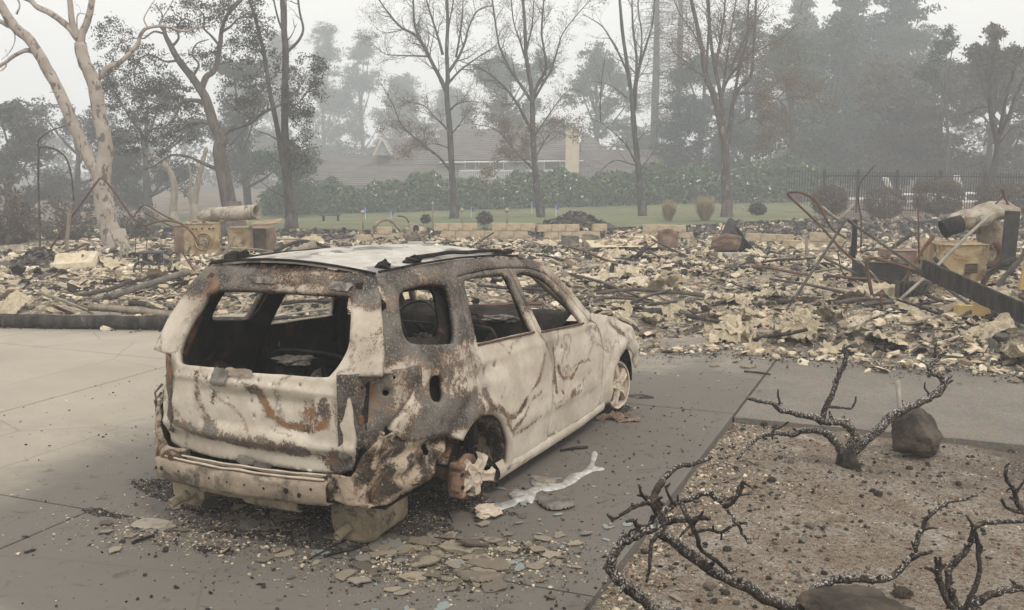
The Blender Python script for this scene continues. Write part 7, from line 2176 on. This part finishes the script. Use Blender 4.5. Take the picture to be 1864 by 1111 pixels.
# far plumbing stubs and garden lights
for i, (px, pt, pb, Y, R, lab) in enumerate([(788, 376, 400, 31, .018, 'thin garden light stake left of the white-flecked trunk'), (841, 388, 402, 31, .022, 'garden light stake with round head just right of the white-flecked trunk'), (661, 392, 410, 30, .03, 'short brown stub post above the left block wall'), (923, 388, 402, 31, .035, 'short post stub before the lawn right of the longest block wall'), (1352, 385, 416, 30, .02, 'thin stake with top knob right of the curled dark sheet')]):
    c = at(px, pb, Y); t = at(px, pt, Y)
    a = Acc(); h = t.z - c.z + .15
    a.tube([(0, 0, -.15), (0, 0, h - .05), (0, 0, h)], [R, R, R * .8], 6); a.tube([(0, 0, h - .02), (0, 0, h + .03), (0, 0, h + .10)], [R * 1.2, R * 3, R], 8)
    o = a.obj('garden_stake', M['pale_pipe'], None, True, label=lab, category='stake'); o.location = (c.x, c.y, c.z - .1)
# thin dry stems in the rubble
rnd = random.Random(4); a = Acc()
for k in range(60):
    px = rnd.uniform(1150, 1500); Y = rnd.uniform(17, 29); c = put(px, Y)
    a.tube(wander(c, (rnd.uniform(-.4, .4), rnd.uniform(-.4, .4), 1), rnd.uniform(.1, .4), 3, .3, 0, rnd), [.008, .006, .005, .003], 3)
a.obj('wire_stubs', M['dark_pipe'], None, False, kind='stuff', label='thin wires and rods poking up all over the far rubble', category='wires')
a = Acc()
for k in range(150):
    x = rnd.uniform(-8, 8); y = rub_front(x) + .4 + rnd.random() * 12; L = rnd.uniform(.15, .6)
    an = rnd.uniform(0, 3.14); z = rub_z(x, y) + .05
    p = Vector((x, y, z)); q = p + Vector((math.cos(an), math.sin(an), rnd.uniform(-.25, .35))) * L
    w = rnd.uniform(.006, .02)
    a.tube([p, p.lerp(q, .5) + Vector((0, 0, .01)), q], [w, w, w * .7], 4, wob=.2)
a.obj('charred_sticks', M['charred_timber'], None, False, kind='stuff', label='short charred sticks and rods strewn across the rubble', category='sticks')
# ================================================================ ash and flakes on the driveway
ASHP = [tuple(gr(px, py)[:2]) + (rx, ry, a_) for px, py, rx, ry, a_ in [(330, 895, .34, .16, 1), (430, 915, .5, .22, 1), (560, 930, .45, .25, 1), (500, 975, .42, .09, .75), (700, 945, .35, .28, 1), (790, 905, .38, .22, 1), (790, 960, .35, .10, .5), (860, 880, .26, .16, .9), (640, 1010, .22, .05, .7), (400, 1005, .26, .06, .8), (190, 935, .36, .05, .8), (1010, 800, .10, .5, .75), (1110, 745, .22, .25, 1), (1165, 722, .18, .12, .8), (900, 850, .12, .4, .7), (280, 880, .2, .1, .7), (900, 930, .22, .08, .5)]]
def ash_z(x, y):
    cx, cy = to_car(x, y)
    # patches where burnt matter piled up: behind the car, along its right side, under the nose
    m = 0
    for gx_, gy_, rx_, ry_, a_ in ASHP:
        dx, dy = x - gx_, y - gy_
        u_, v_ = dx * .905 + dy * -.42, dx * .42 + dy * .905
        m += a_ * math.exp(-(u_ / rx_) ** 2 - (v_ / ry_) ** 2)
    m = min(m, 1.15)
    m += .38 * fbm(x * 2.9, y * 2.9, 3, 5)
    return min(.026, (m - .60) * .05) + .006 * fbm(x * 22, y * 22, 1, 2)
xs = list(np.arange(-3.2, 2.2, .036)); ys = list(np.arange(4.2, 10.3, .036))
V, Fc = grid_mesh(xs, ys, ash_z)
keep = [f for f in Fc if max(V[i][2] for i in f) > -.004]
mesh_obj('ash_bed', V, keep, M['ash_ground'], None, True, kind='structure')
def reg_ash(r):
    while True:
        cx = r.uniform(-2.6, 3.1); cy = r.uniform(-1.8, 1.8)
        p = from_car(cx, cy)
        if ash_z(p.x, p.y) > -.006 + r.rand() * .012: return p.x, p.y
chip_soup('ash_crumbs', 12000, reg_ash, .0065, .0035, M['char_chip'], 'fine black and grey crumbs covering the ground round the burnt car', 'char', lambda x, y: max(.0, ash_z(x, y)), .8, .5, 11)
chip_soup('pale_crumbs', 7500, reg_ash, .0042, .002, M['plaster_chip'], 'fine pale ash flecks over the dark crumbs round the burnt car', 'ash', lambda x, y: max(.0, ash_z(x, y)), .9, .4, 12)
def reg_drive(r):
    return uv(r.uniform(-7, -1.45), r.uniform(1.5, 10.2)).xy
chip_soup('driveway_crumbs', 1300, reg_drive, .006, .005, M['char_chip'], 'scattered black crumbs over the open driveway', 'char', lambda x, y: .002, .5, .2, 13)
chip_soup('driveway_flecks', 900, reg_drive, .008, .003, M['plaster_chip'], 'scattered white flecks over the open driveway', 'ash', lambda x, y: .002, .5, .2, 14)
def reg_drive_r(r):
    return uv(r.uniform(-3.4, -1.45), r.uniform(2.5, 8.2)).xy
chip_soup('driveway_crumbs', 1500, reg_drive_r, .0075, .005, M['char_chip'], 'denser black crumbs on the strip of driveway right of the car', 'char', lambda x, y: .002, .5, .2, 15)

def reg_flk(r):
    while True:
        px, py = (r.normal(800, 130), r.normal(1005, 36)) if r.rand() < .7 else (r.normal(430, 130), r.normal(965, 25))
        if 985 < py or px < 560: break
    return gr(px, py).xy
chip_soup('flake_crumbs', 5200, reg_flk, .007, .003, M['plaster_chip'], 'fine tan crumbs and ash dust between the flakes behind the car', 'ash', lambda x, y: max(.001, ash_z(x, y)), .8, .3, 16)
chip_soup('flake_crumbs', 3500, reg_flk, .007, .004, M['char_chip'], 'fine dark crumbs between the flakes behind the car', 'char', lambda x, y: max(.001, ash_z(x, y)), .8, .3, 17)
flake_m = [slab_mesh(50 + i, 1, .12) for i in range(8)]
for m_ in flake_m: m_.materials.append(M['ash_flake'])
glass_m = [slab_mesh(70 + i, 1, .06) for i in range(3)]
n = N('melted_glass'); M['melted_glass'] = n.done(n.mix(n.noise(20), (.16, .20, .19), (.26, .30, .28)), .35, n.bump(n.noise(60), .3, .01), None, .5)
for m_ in glass_m: m_.materials.append(M['melted_glass'])
r = random.Random(5)
k = 0
while k < 210:
    if k < 140:
        px, py = r.gauss(800, 120), r.gauss(1010, 32)
        if py < 985 and 520 < px < 760: continue
        if px < 180 or px > 1080: continue
    else:
        px, py = r.gauss(430, 110), r.gauss(955, 22)
    g = gr(px, py)
    s = (.020 + .040 * r.random() ** 1.8) * (1.0 if k % 110 > 8 else 1.7)
    o = link('paint_flake', flake_m[r.randrange(8)], None, None, label=('wide' if s > .045 else 'small') + ' curled tan flake on sooty concrete ' + ('below the near silencer' if px < 760 and px > 560 else 'left of the near silencer' if px <= 560 else 'right of the near silencer, near the joint' if px > 900 else 'below the rear wheel'), category='flake', group='flakes on the concrete behind the car')
    o.location = (g.x, g.y, max(0, ash_z(g.x, g.y)) + .006 + s * .06); o.rotation_euler = (r.gauss(0, .10), r.gauss(0, .10), r.uniform(0, 6.28)); o.scale = (s * 1.5, s * 1.5, s)
    k += 1
for k in range(70):
    u_, v_ = r.uniform(-3.0, -1.5), r.uniform(3.2, 6.2); g = uv(u_, v_)
    s = .012 + .03 * r.random() ** 2
    o = link('glass_flake', glass_m[r.randrange(3)], None, None, label='blue-grey flake of melted glass on the driveway between car and planting bed', category='glass flake', group='melted glass flakes right of the car')
    o.location = (g.x, g.y, .004 + s * .04); o.rotation_euler = (r.gauss(0, .06), r.gauss(0, .06), r.uniform(0, 6.28)); o.scale = (s * 1.6, s * 1.3, s * .7)
# flat dark flake, puddles of aluminium
def blob_sheet(name, label, cat, outline_px, z, h, mat, seed, smooth=True, dome=.03):
    P0 = [gr(q[0], q[1]) for q in outline_px]
    poly = [(p.x, p.y) for p in P0]
    poly = smooth_poly(poly, 4)
    c = (sum(p[0] for p in poly) / len(poly), sum(p[1] for p in poly) / len(poly))
    poly = [(p[0] - c[0], p[1] - c[1]) for p in poly]
    if area(poly) < 0: poly = poly[::-1]
    P, T = cdt(poly, [], .012)
    bnd = np.array(resample(poly, .01))
    V = []
    for x, y in P:
        d = float(np.sqrt(((bnd - np.array([x, y])) ** 2).sum(1).min()))
        V.append((x, y, h * (1 - math.exp(-d / dome)) + .25 * h * nz(x * 30, y * 30, seed) * (d > .004)))
    n_ = len(V)
    o = mesh_obj(name, V, T, M[mat], None, smooth, label=label, category=cat)
    m = o.modifiers.new('thickness', 'SOLIDIFY'); m.thickness = .006; m.offset = -1
    o.location = (c[0], c[1], z + .006)
    return o
blob_sheet('aluminium_puddle', 'long solidified trickle of silver melted metal, forked at its far end', 'melted metal', [(968, 884), (966, 872), (985, 874), (1015, 882), (1030, 872), (1040, 864), (1058, 860), (1073, 846), (1076, 828), (1083, 823), (1088, 830), (1082, 849), (1098, 853), (1099, 857), (1080, 860), (1062, 869), (1044, 882), (1020, 892), (990, 896)], .0, .012, 'melted_aluminium', 1)
blob_sheet('aluminium_puddle', 'wider patch of silver melted metal nearest the rear wheel', 'melted metal', [(872, 930), (885, 920), (915, 916), (932, 910), (925, 900), (938, 892), (955, 895), (975, 886), (992, 884), (996, 892), (978, 898), (974, 908), (968, 918), (950, 914), (938, 922), (920, 928), (900, 938), (878, 938)], .0, .014, 'melted_aluminium', 2)
blob_sheet('flat_shard', 'flat dark shard lying alone right of the melted metal', 'shard', [(978, 912), (1030, 910), (1048, 922), (1030, 930), (996, 930)], .006, .018, 'grey_sheet', 4, False, .005)
blob_sheet('flat_shard', 'largest tan shard on the concrete, below the car bumper', 'shard', [(830, 1045), (880, 1048), (915, 1052), (890, 1064), (850, 1062)], .006, .016, 'ash_flake', 5, False, .005)
blob_sheet('flat_shard', 'pale shard under the far silencer with smooth curved edge', 'shard', [(238, 962), (262, 948), (305, 952), (320, 962), (280, 966)], .004, .012, 'ash_flake', 6, False, .005)
blob_sheet('flat_shard', 'long tan splinter shard left of the melted metal fork', 'shard', [(966, 872), (1000, 874), (1012, 882), (985, 884)], .008, .012, 'grey_wood', 7, False, .005)
for i, (px, py, s, lab) in enumerate([(1118, 762, .10, 'brown crumpled scrap beside the front wheel'), (1142, 766, .07, 'thin brown scrap right of the crumpled one by the front wheel')]):
    g = gr(px, py); o = link('crumpled_scrap', crump[i], None, None, label=lab, category='scrap'); o.location = g; o.scale = (s * 1.4, s, s); o.data = o.data.copy(); o.data.materials[0] = M['rust_sheet']
for i, (px, py, w, h, lab) in enumerate([(1300, 668, .06, .02, 'white pebble-like scrap on the concrete, left of a pair by the joint'), (1362, 670, .09, .02, 'white flat scrap on the concrete right by the slab joint')]):
    g = gr(px, py); o = link('white_scrap', slabs_p[i], None, None, label=lab, category='scrap'); o.location = g + Vector((0, 0, .012)); o.scale = (w, w * .7, .12)
for i, (px0, py0, px1, py1, lab) in enumerate([(240, 988, 280, 975, 'thick dark splinter on the open concrete, lower left'), (590, 1012, 660, 995, 'thin black twig on the concrete behind the near silencer'), (1020, 820, 1070, 814, 'short dark bar on the driveway right of the rear door'), (562, 1018, 640, 978, 'long thin grey sliver on the concrete behind the car'), (1355, 676, 1402, 682, 'thin black twig on the concrete by the path joint')]):
    p0, p1 = gr(px0, py0, .012), gr(px1, py1, .012)
    pipe_thing('splinter', lab, 'splinter', [p0, p0.lerp(p1, .5) + Vector((.004, .004, .004)), p1], .010 if i != 3 else .004, M['charred_timber'], 5, .4, group='splinters on the concrete')
r = random.Random(17)
for k in range(26):
    px, py = (r.uniform(20, 560), r.uniform(640, 1090)) if k < 16 else (r.uniform(1160, 1800), r.uniform(672, 760))
    g = gr(px, py); 
    if abs(to_car(g.x, g.y)[1]) < 1 and to_car(g.x, g.y)[0] > -1: continue
    o = link('char_bit', slabs_d[k % 5], None, None, label='small black bit of char lying loose on the clean concrete', category='char bit', group='black bits on the clean concrete')
    o.location = g + Vector((0, 0, .006)); s = r.uniform(.012, .030); o.scale = (s * 1.6, s, s); o.rotation_euler = (0, 0, r.uniform(0, 6.28))

# ================================================================ planting bed: rocks, pebbles, ash
def rock(name, label, px, py, Y, s, seed, cat='rock', group=None, mat='basalt', rough=.28, dz=0, sub=3, rot=0):
    import bmesh
    bm = bmesh.new(); bmesh.ops.create_icosphere(bm, subdivisions=sub, radius=1.0)
    V = []
    for v in bm.verts:
        p = v.co.normalized()
        k = 1 + rough * fbm(p.x * 1.1 + seed * 3.1, p.y * 1.1, p.z * 1.1 + seed, 3)
        q = Vector((p.x * k, p.y * k, p.z * k))
        for nn in range(4):      # worn flats
            ax = Vector((nz(seed + nn, 1.3), nz(seed + nn, 2.7), nz(seed + nn, 4.1))).normalized(); d = q.dot(ax)
            if d > .66: q -= ax * (d - .66) * .85
        q *= 1 + .045 * fbm(p.x * 6, p.y * 6, p.z * 6 + seed, 3)
        V.append((q.x * s[0], q.y * s[1], q.z * s[2]))
    F = [tuple(v.index for v in f.verts) for f in bm.faces]; bm.free()
    o = mesh_obj(name, V, F, M[mat], None, sub > 2, label=label, category=cat)
    c = at(px, py, Y); o.location = (c.x, c.y, c.z + dz); o.rotation_euler = (0, 0, rot)
    if group: o['group'] = group
    return o
rock('boulder', 'big dark rounded boulder behind the right limb of the burnt shrub', 1664, 789, 7.15, (.205, .19, .155), 3, 'boulder', sub=5)
rock('boulder', 'flat dark boulder at the bottom edge under the burnt branches', 1560, 1125, 4.12, (.26, .22, .085), 6, 'boulder', sub=5)
peb = [rock('pebble', 'tmp', 0, 0, 5, (1, .85, .6), 10 + i, 'pebble', None, 'bed_pebble', .3, sub=2) for i in range(7)]
for p_ in peb: bpy.data.objects.remove(p_)
pm = [m_ for m_ in bpy.data.meshes if m_.name.startswith('pebble')]
dk = []
for m_ in pm[:4]:
    c_ = m_.copy(); c_.materials.clear(); c_.materials.append(M['basalt']); dk.append(c_)
big = [(1405, 870, .040), (1600, 900, .035), (1590, 893, .026), (1472, 958, .035), (1448, 950, .022), (1450, 972, .020), (1322, 1000, .030), (1290, 1068, .038), (1320, 1080, .030), (1400, 1050, .020), (1620, 897, .022), (1640, 1082, .05), (1655, 1078, .03), (1375, 882, .022), (1745, 878, .03), (1568, 902, .018), (1500, 1043, .022), (1720, 930, .018), (1345, 760, .03), (1370, 765, .045), (1390, 772, .035), (1410, 778, .03), (1352, 778, .028), (1440, 842, .03), (1655, 850, .03), (1690, 845, .02), (1270, 1010, .018), (1213, 1010, .014), (1752, 980, .02), (1590, 985, .016), (1540, 960, .016), (1500, 1000, .016), (1580, 1030, .018), (1738, 1010, .014), (1840, 820, .03), (1770, 830, .022), (1790, 860, .016), (1480, 890, .016), (1340, 850, .026), (1300, 1095, .022), (1375, 1100, .016), (1430, 1005, .014)]
r = random.Random(8)
for k, (px, py, s) in enumerate(big):
    g = gr(px, py, -.05)
    m_ = (dk if r.random() < .6 else pm)[r.randrange(4)]
    o = link('pebble', m_, None, None, label='rounded dark stone on the bed soil ' + ('at the slab corner by the path' if py < 790 and px < 1450 else 'close below the four-limbed burnt shrub' if py < 860 else 'in the middle of the bed' if py < 960 else 'near the thick fallen limb' if px < 1500 else 'by the looping stems at the lower right'), category='stone', group='stones scattered over the planting bed')
    o.location = (g.x, g.y, bed_z(g.x, g.y) + s * .3); o.scale = (s, s, s); o.rotation_euler = (r.uniform(-.3, .3), r.uniform(-.3, .3), r.uniform(0, 6.28))
for k in range(120):
    g = uv(r.uniform(-1.3, 3.2), r.uniform(1.6, 8.0)); s = r.uniform(.008, .017)
    if k % 3 == 0: g = uv(-1.36 + abs(r.gauss(0, .16)), r.uniform(1.6, 8.0))
    o = link('pebble', (dk if r.random() < .5 else pm)[r.randrange(4)], None, None, label='tiny stone, one of many, half sunk in the bed soil', category='stone', group='tiny stones in the planting bed')
    o.location = (g.x, g.y, bed_z(g.x, g.y) + s * .3); o.scale = (s, s, s); o.rotation_euler = (0, 0, r.uniform(0, 6.28))
def reg_bed(r):
    u_ = -1.37 + 5.8 * r.rand() ** 1.35; return uv(u_, r.uniform(.8, 8.08)).xy
inbed = lambda x, y: .25 + .75 * ss(-.2, .3, fbm(x * 2, y * 2, 6, 3))
chip_soup('bed_flecks', 14000, reg_bed, .0055, .003, M['white_fleck'] if 'white_fleck' in M else M['plaster_chip'], 'countless pale ash flecks sprinkled over the bed soil', 'ash', bed_z, .8, .5, 21, inbed)
chip_soup('bed_crumbs', 9000, reg_bed, .011, .006, M['char_chip'], 'countless dark crumbs of bark and char over the bed soil', 'mulch', bed_z, .8, .6, 22)
chip_soup('bed_mulch', 11000, reg_bed, .010, .004, M['bark_mulch'], 'reddish shredded mulch covering the planting bed', 'mulch', bed_z, .8, .7, 23)
def reg_edgebed(r):
    return uv(-1.38 + abs(r.normal(0, .2)), r.uniform(1.5, 8.1)).xy
chip_soup('edge_flecks', 3600, reg_edgebed, .010, .004, M['plaster_chip'], 'pale ash and chips gathered along the bed edge', 'ash', bed_z, .8, .5, 24)
# tan flakes in the bed
for i, (px, py, s) in enumerate([(1368, 838, .05), (1400, 858, .045), (1335, 868, .07), (1440, 805, .05), (1330, 828, .03), (1232, 1093, .05), (1275, 1022, .025), (1315, 892, .022), (1215, 1108, .03), (1178, 1040, .022), (1260, 1075, .02)]):
    g = gr(px, py, -.05); o = link('tan_flake', flake_m[i % 8], None, None, label='thin tan flake lying on the bed soil near the concrete edge', category='flake', group='tan flakes on the bed')
    o.location = (g.x, g.y, bed_z(g.x, g.y) + .01); o.scale = (s, s * .7, s); o.rotation_euler = (0, 0, r.uniform(0, 6))
# short stake behind the boulder
p0, p1 = gr(1641, 770), at(1634, 690, 8.2)
pipe_thing('metal_stake', 'thin scaly upright stake standing on the path edge behind the boulder', 'stake', [gr(1639, 770), at(1637, 735, 7.9), at(1634, 692, 7.95)], .020, M['pale_pipe'], 5, .3, sm=0)

# ================================================================ burnt shrubs in front
def burnt_shrub(label, Y0, limbs, flare=None):
    """limbs: list of (pixel path with depth offsets, r0, r1)."""
    first = limbs[0][0][0]
    o0 = at(first[0], first[1], Y0 + (first[2] if len(first) > 2 else 0))
    root = empty('burnt_shrub', tuple(o0), 0, label=label, category='shrub', group='charred bare shrubs in the planting bed')
    rnd = random.Random(int(first[0]))
    for pix, r0, r1 in limbs:
        P0 = [at(q[0], q[1], Y0 + (q[2] if len(q) > 2 else 0)) - o0 for q in pix]
        S = spline(P0, 6)
        # knobbly wood
        m_ = len(S)
        S = [p + Vector((.35 * r0 * nz(i * .45, r0 * 900), .35 * r0 * nz(i * .45, 7 + r0 * 900), .35 * r0 * nz(i * .45, 13 + r0 * 900))) if 0 < i < m_ - 1 else p for i, p in enumerate(S)]
        rr = [(r0 + (r1 - r0) * (i / (m_ - 1))) * (1 + .14 * nz(i * .7, r0 * 500)) for i in range(m_)]
        a = Acc()
        a.tube(S, rr, 10 if r0 > .014 else 7, wob=.22)
        # stubs of lost twigs
        if len(S) > 8:
            for k in range(max(1, len(S) // 9)):
                i = rnd.randrange(2, len(S) - 1)
                d = Vector((rnd.uniform(-1, 1), rnd.uniform(-1, 1), rnd.uniform(-.2, 1))).normalized()
                L = rr[i] * rnd.uniform(1.4, 3.2)
                a.tube([S[i], S[i] + d * L * .6, S[i] + d * L], [rr[i] * .55, rr[i] * .42, rr[i] * .2], 6, wob=.3)
        o = a.obj('branch' if (pix is not limbs[0][0]) else 'stem', M['burnt_branch'], root, True)
        set_attr(o.data, 'ash', [min(1, .2 + r0 * 28)] * len(o.data.vertices))
    if flare:
        a = Acc(); R0 = flare
        a.tube([(0, 0, -.12), (0, 0, -.04), (0, 0, .03), (0.005, 0, .09)], [R0 * 1.5, R0 * 1.5, R0 * 1.15, R0 * .8], 12, wob=.5)
        o = a.obj('root_collar', M['burnt_branch'], root, True); set_attr(o.data, 'ash', [.1] * len(o.data.vertices))
    return root
burnt_shrub('charred shrub with four curving limbs rooted in front of the big boulder', 6.85, [
    ([(1543, 838), (1541, 822), (1552, 800), (1556, 788), (1545, 775), (1520, 768), (1501, 766), (1462, 757, -.05), (1435, 750, -.08), (1417, 745, -.1), (1410, 736, -.1), (1385, 730, -.1), (1360, 724, -.1)], .036, .013),
    ([(1490, 772), (1498, 758), (1502, 745), (1512, 725), (1520, 705), (1526, 685), (1537, 665), (1540, 648), (1536, 636), (1540, 628)], .022, .014),
    ([(1540, 832), (1528, 812), (1510, 795), (1496, 785), (1462, 785, .1), (1440, 792, .1), (1420, 788, .05), (1386, 795, -.05), (1362, 812, -.1), (1341, 836, -.15)], .034, .009),
    ([(1546, 835), (1565, 812), (1590, 788), (1620, 760), (1654, 742), (1690, 726), (1712, 708), (1718, 695), (1708, 682), (1696, 678), (1692, 668), (1704, 655), (1716, 643)], .036, .014),
    ([(1509, 741), (1520, 742), (1534, 742), (1548, 744), (1556, 734), (1558, 722)], .012, .006), ([(1413, 742), (1419, 732), (1416, 720), (1417, 708)], .010, .005),
    ([(1404, 792, -.02), (1410, 782), (1424, 776), (1436, 768)], .012, .006), ([(1704, 656), (1702, 640), (1705, 624)], .010, .005), ([(1694, 720), (1684, 708), (1684, 696)], .010, .005), ([(1716, 700), (1724, 692), (1734, 684)], .008, .003),
    ([(1538, 634), (1548, 630), (1552, 634)], .010, .005), ([(1538, 640), (1529, 644), (1524, 643)], .009, .004), ([(1716, 643), (1724, 642)], .012, .006), ([(1528, 682), (1524, 668)], .008, .004), ([(1696, 672), (1680, 660), (1668, 655)], .007, .002), ([(1406, 790), (1406, 800)], .009, .006)], .055)
burnt_shrub('large charred shrub arching over the driveway edge with a tangle of black twigs', 4.15, [
    ([(1215, 1135, .12), (1180, 1100, .1), (1158, 1080, .05), (1132, 1060), (1112, 1040), (1112, 1025), (1122, 1000), (1138, 984), (1158, 975), (1180, 966), (1196, 956), (1206, 936), (1228, 916), (1259, 909, -.05), (1284, 898, -.08), (1310, 912, -.1), (1324, 928, -.1), (1340, 952, -.12), (1352, 970, -.12), (1363, 990, -.14)], .028, .006),
    ([(1321, 924, -.1), (1334, 914, -.12), (1345, 900, -.14), (1350, 888, -.14), (1352, 876, -.15)], .010, .007), ([(1352, 878, -.15), (1359, 882, -.15), (1366, 887, -.15)], .006, .004), ([(1316, 914, -.1), (1330, 908, -.06), (1345, 902, -.04), (1368, 899, 0)], .008, .004), ([(1341, 905, -.1), (1342, 892, -.08), (1347, 882, -.06)], .006, .004),
    ([(1214, 944, .02), (1206, 962, -.02), (1196, 976, -.05), (1186, 992, -.06), (1183, 1018, -.08), (1181, 1040, -.08), (1177, 1060, -.08)], .013, .006), ([(1183, 1006, -.07), (1175, 1006, -.07), (1166, 1006, -.07)], .006, .005),
    ([(1210, 955, .03), (1228, 948, .04), (1254, 947, .06), (1275, 943, .08), (1292, 943, .1)], .013, .011),
    ([(1241, 912, -.02), (1246, 930, -.06), (1256, 950, -.08), (1264, 968, -.08), (1270, 980, -.06), (1274, 998, -.02), (1290, 1012, .0), (1306, 1022, .02), (1326, 1042, .05)], .011, .009),
    ([(1253, 974, -.08), (1270, 968, -.08), (1290, 964, -.08), (1312, 969, -.1), (1332, 958, -.12), (1345, 953, -.12), (1360, 953, -.12)], .008, .006), ([(1258, 957, -.08), (1248, 966, -.1), (1237, 978, -.12)], .007, .004), ([(1260, 958, -.08), (1270, 945, -.1), (1280, 932, -.12)], .008, .006),
    ([(1314, 968, -.1), (1313, 976, -.1), (1313, 983, -.1)], .006, .004), ([(1298, 964, -.09), (1298, 955, -.1)], .005, .003), ([(1297, 905, -.09), (1297, 895, -.1)], .008, .005),
    ([(1200, 938, .02), (1192, 928, 0), (1184, 915, -.02), (1156, 923, -.08), (1136, 934, -.1), (1116, 944, -.12), (1105, 936, -.12)], .013, .006), ([(1118, 942, -.12), (1114, 950, -.13)], .008, .006), ([(1152, 924, -.08), (1151, 917, -.09)], .009, .006),
    ([(1190, 938, .06), (1187, 950, .05), (1178, 958, .03), (1160, 956, .0), (1152, 948, -.02), (1140, 950, -.04)], .014, .007), ([(1160, 962, .0), (1150, 966, -.02)], .008, .004),
    ([(1190, 925, .1), (1192, 905, .12), (1200, 884, .15), (1212, 868, .18), (1226, 856, .2), (1237, 848, .22), (1262, 845, .26), (1280, 838, .28), (1293, 834, .3)], .017, .008), ([(1214, 886, .14), (1220, 880, .13)], .007, .004),
    ([(1184, 918, -.02), (1172, 905, -.04), (1166, 895, -.05), (1164, 882, -.05)], .008, .005), ([(1180, 908, 0), (1170, 902, -.02), (1160, 900, -.02)], .012, .006), ([(1224, 916, 0), (1216, 900, -.02), (1210, 885, -.02)], .008, .004), ([(1234, 912, -.02), (1234, 902, -.03)], .006, .004),
    ([(1202, 930, .02), (1194, 915, 0), (1182, 903, 0)], .012, .006), ([(1208, 920, .04), (1198, 912, .03), (1206, 904, .02)], .010, .005), ([(1150, 982, 0), (1145, 972, -.02), (1150, 964, -.03)], .006, .004), ([(1113, 1036, 0), (1104, 1030, -.01), (1098, 1036, -.02)], .012, .004), ([(1126, 996, 0), (1120, 992, 0)], .008, .003)])
burnt_shrub('thick charred limb crossing the bed bottom from the tangled shrub past the flat boulder', 4.2, [
    ([(1200, 968, .02), (1237, 996, .02), (1276, 1024, .03), (1318, 1050, .05), (1360, 1068, .07), (1400, 1092, .1), (1440, 1112, .14), (1480, 1135, .18)], .023, .030),
    ([(1455, 1118, .12), (1460, 1098, .1), (1486, 1072, .12), (1510, 1060, .14), (1534, 1054, .16), (1587, 1053, .2), (1625, 1050, .24), (1645, 1030, .26), (1662, 1010, .28), (1668, 990, .28), (1680, 960, .28), (1698, 932, .28), (1730, 914, .3), (1760, 908, .3), (1780, 902, .3)], .024, .005),
    ([(1655, 1020, .27), (1675, 1010, .26), (1698, 1003, .25)], .012, .007), ([(1676, 968, .28), (1692, 962, .28), (1706, 962, .28)], .007, .004), ([(1664, 998, .28), (1659, 985, .28)], .007, .004), ([(1693, 938, .28), (1690, 928, .28)], .007, .004)])
burnt_shrub('charred shrub of upright looping stems at the lower right corner', 4.05, [
    ([(1752, 1125), (1746, 1106), (1732, 1080), (1727, 1060), (1728, 1040), (1742, 1020), (1758, 1002), (1766, 985), (1773, 962), (1787, 953), (1812, 951, .04), (1840, 949, .08), (1875, 950, .12)], .017, .009),
    ([(1745, 1115), (1722, 1090), (1712, 1062), (1708, 1045), (1702, 1038)], .016, .012), ([(1704, 1042), (1692, 1036), (1684, 1034)], .010, .006), ([(1706, 1040), (1705, 1024), (1702, 1014)], .009, .006), ([(1708, 1040), (1712, 1026), (1711, 1014)], .009, .006), ([(1708, 1043), (1716, 1032), (1722, 1028)], .009, .006),
    ([(1752, 1118), (1768, 1085), (1780, 1055), (1784, 1035), (1781, 1010), (1779, 985), (1776, 968)], .012, .009), ([(1766, 984), (1782, 990), (1787, 1000), (1780, 1015)], .008, .005),
    ([(1756, 1122), (1778, 1098), (1800, 1084), (1835, 1074), (1875, 1070)], .019, .015), ([(1774, 965), (1768, 952), (1758, 938)], .008, .004), ([(1760, 1000), (1756, 990)], .008, .005)])
burnt_shrub('forked charred twigs entering at the right edge above the looping stems', 4.6, [
    ([(1890, 945), (1864, 932), (1852, 915), (1846, 893), (1836, 880), (1830, 866), (1832, 850), (1836, 842)], .014, .006),
    ([(1848, 898), (1858, 885), (1866, 872)], .008, .004), ([(1864, 933), (1845, 930), (1830, 922), (1823, 908)], .011, .006), ([(1842, 888), (1836, 890), (1832, 896)], .006, .003), ([(1850, 912), (1838, 906)], .008, .004)])
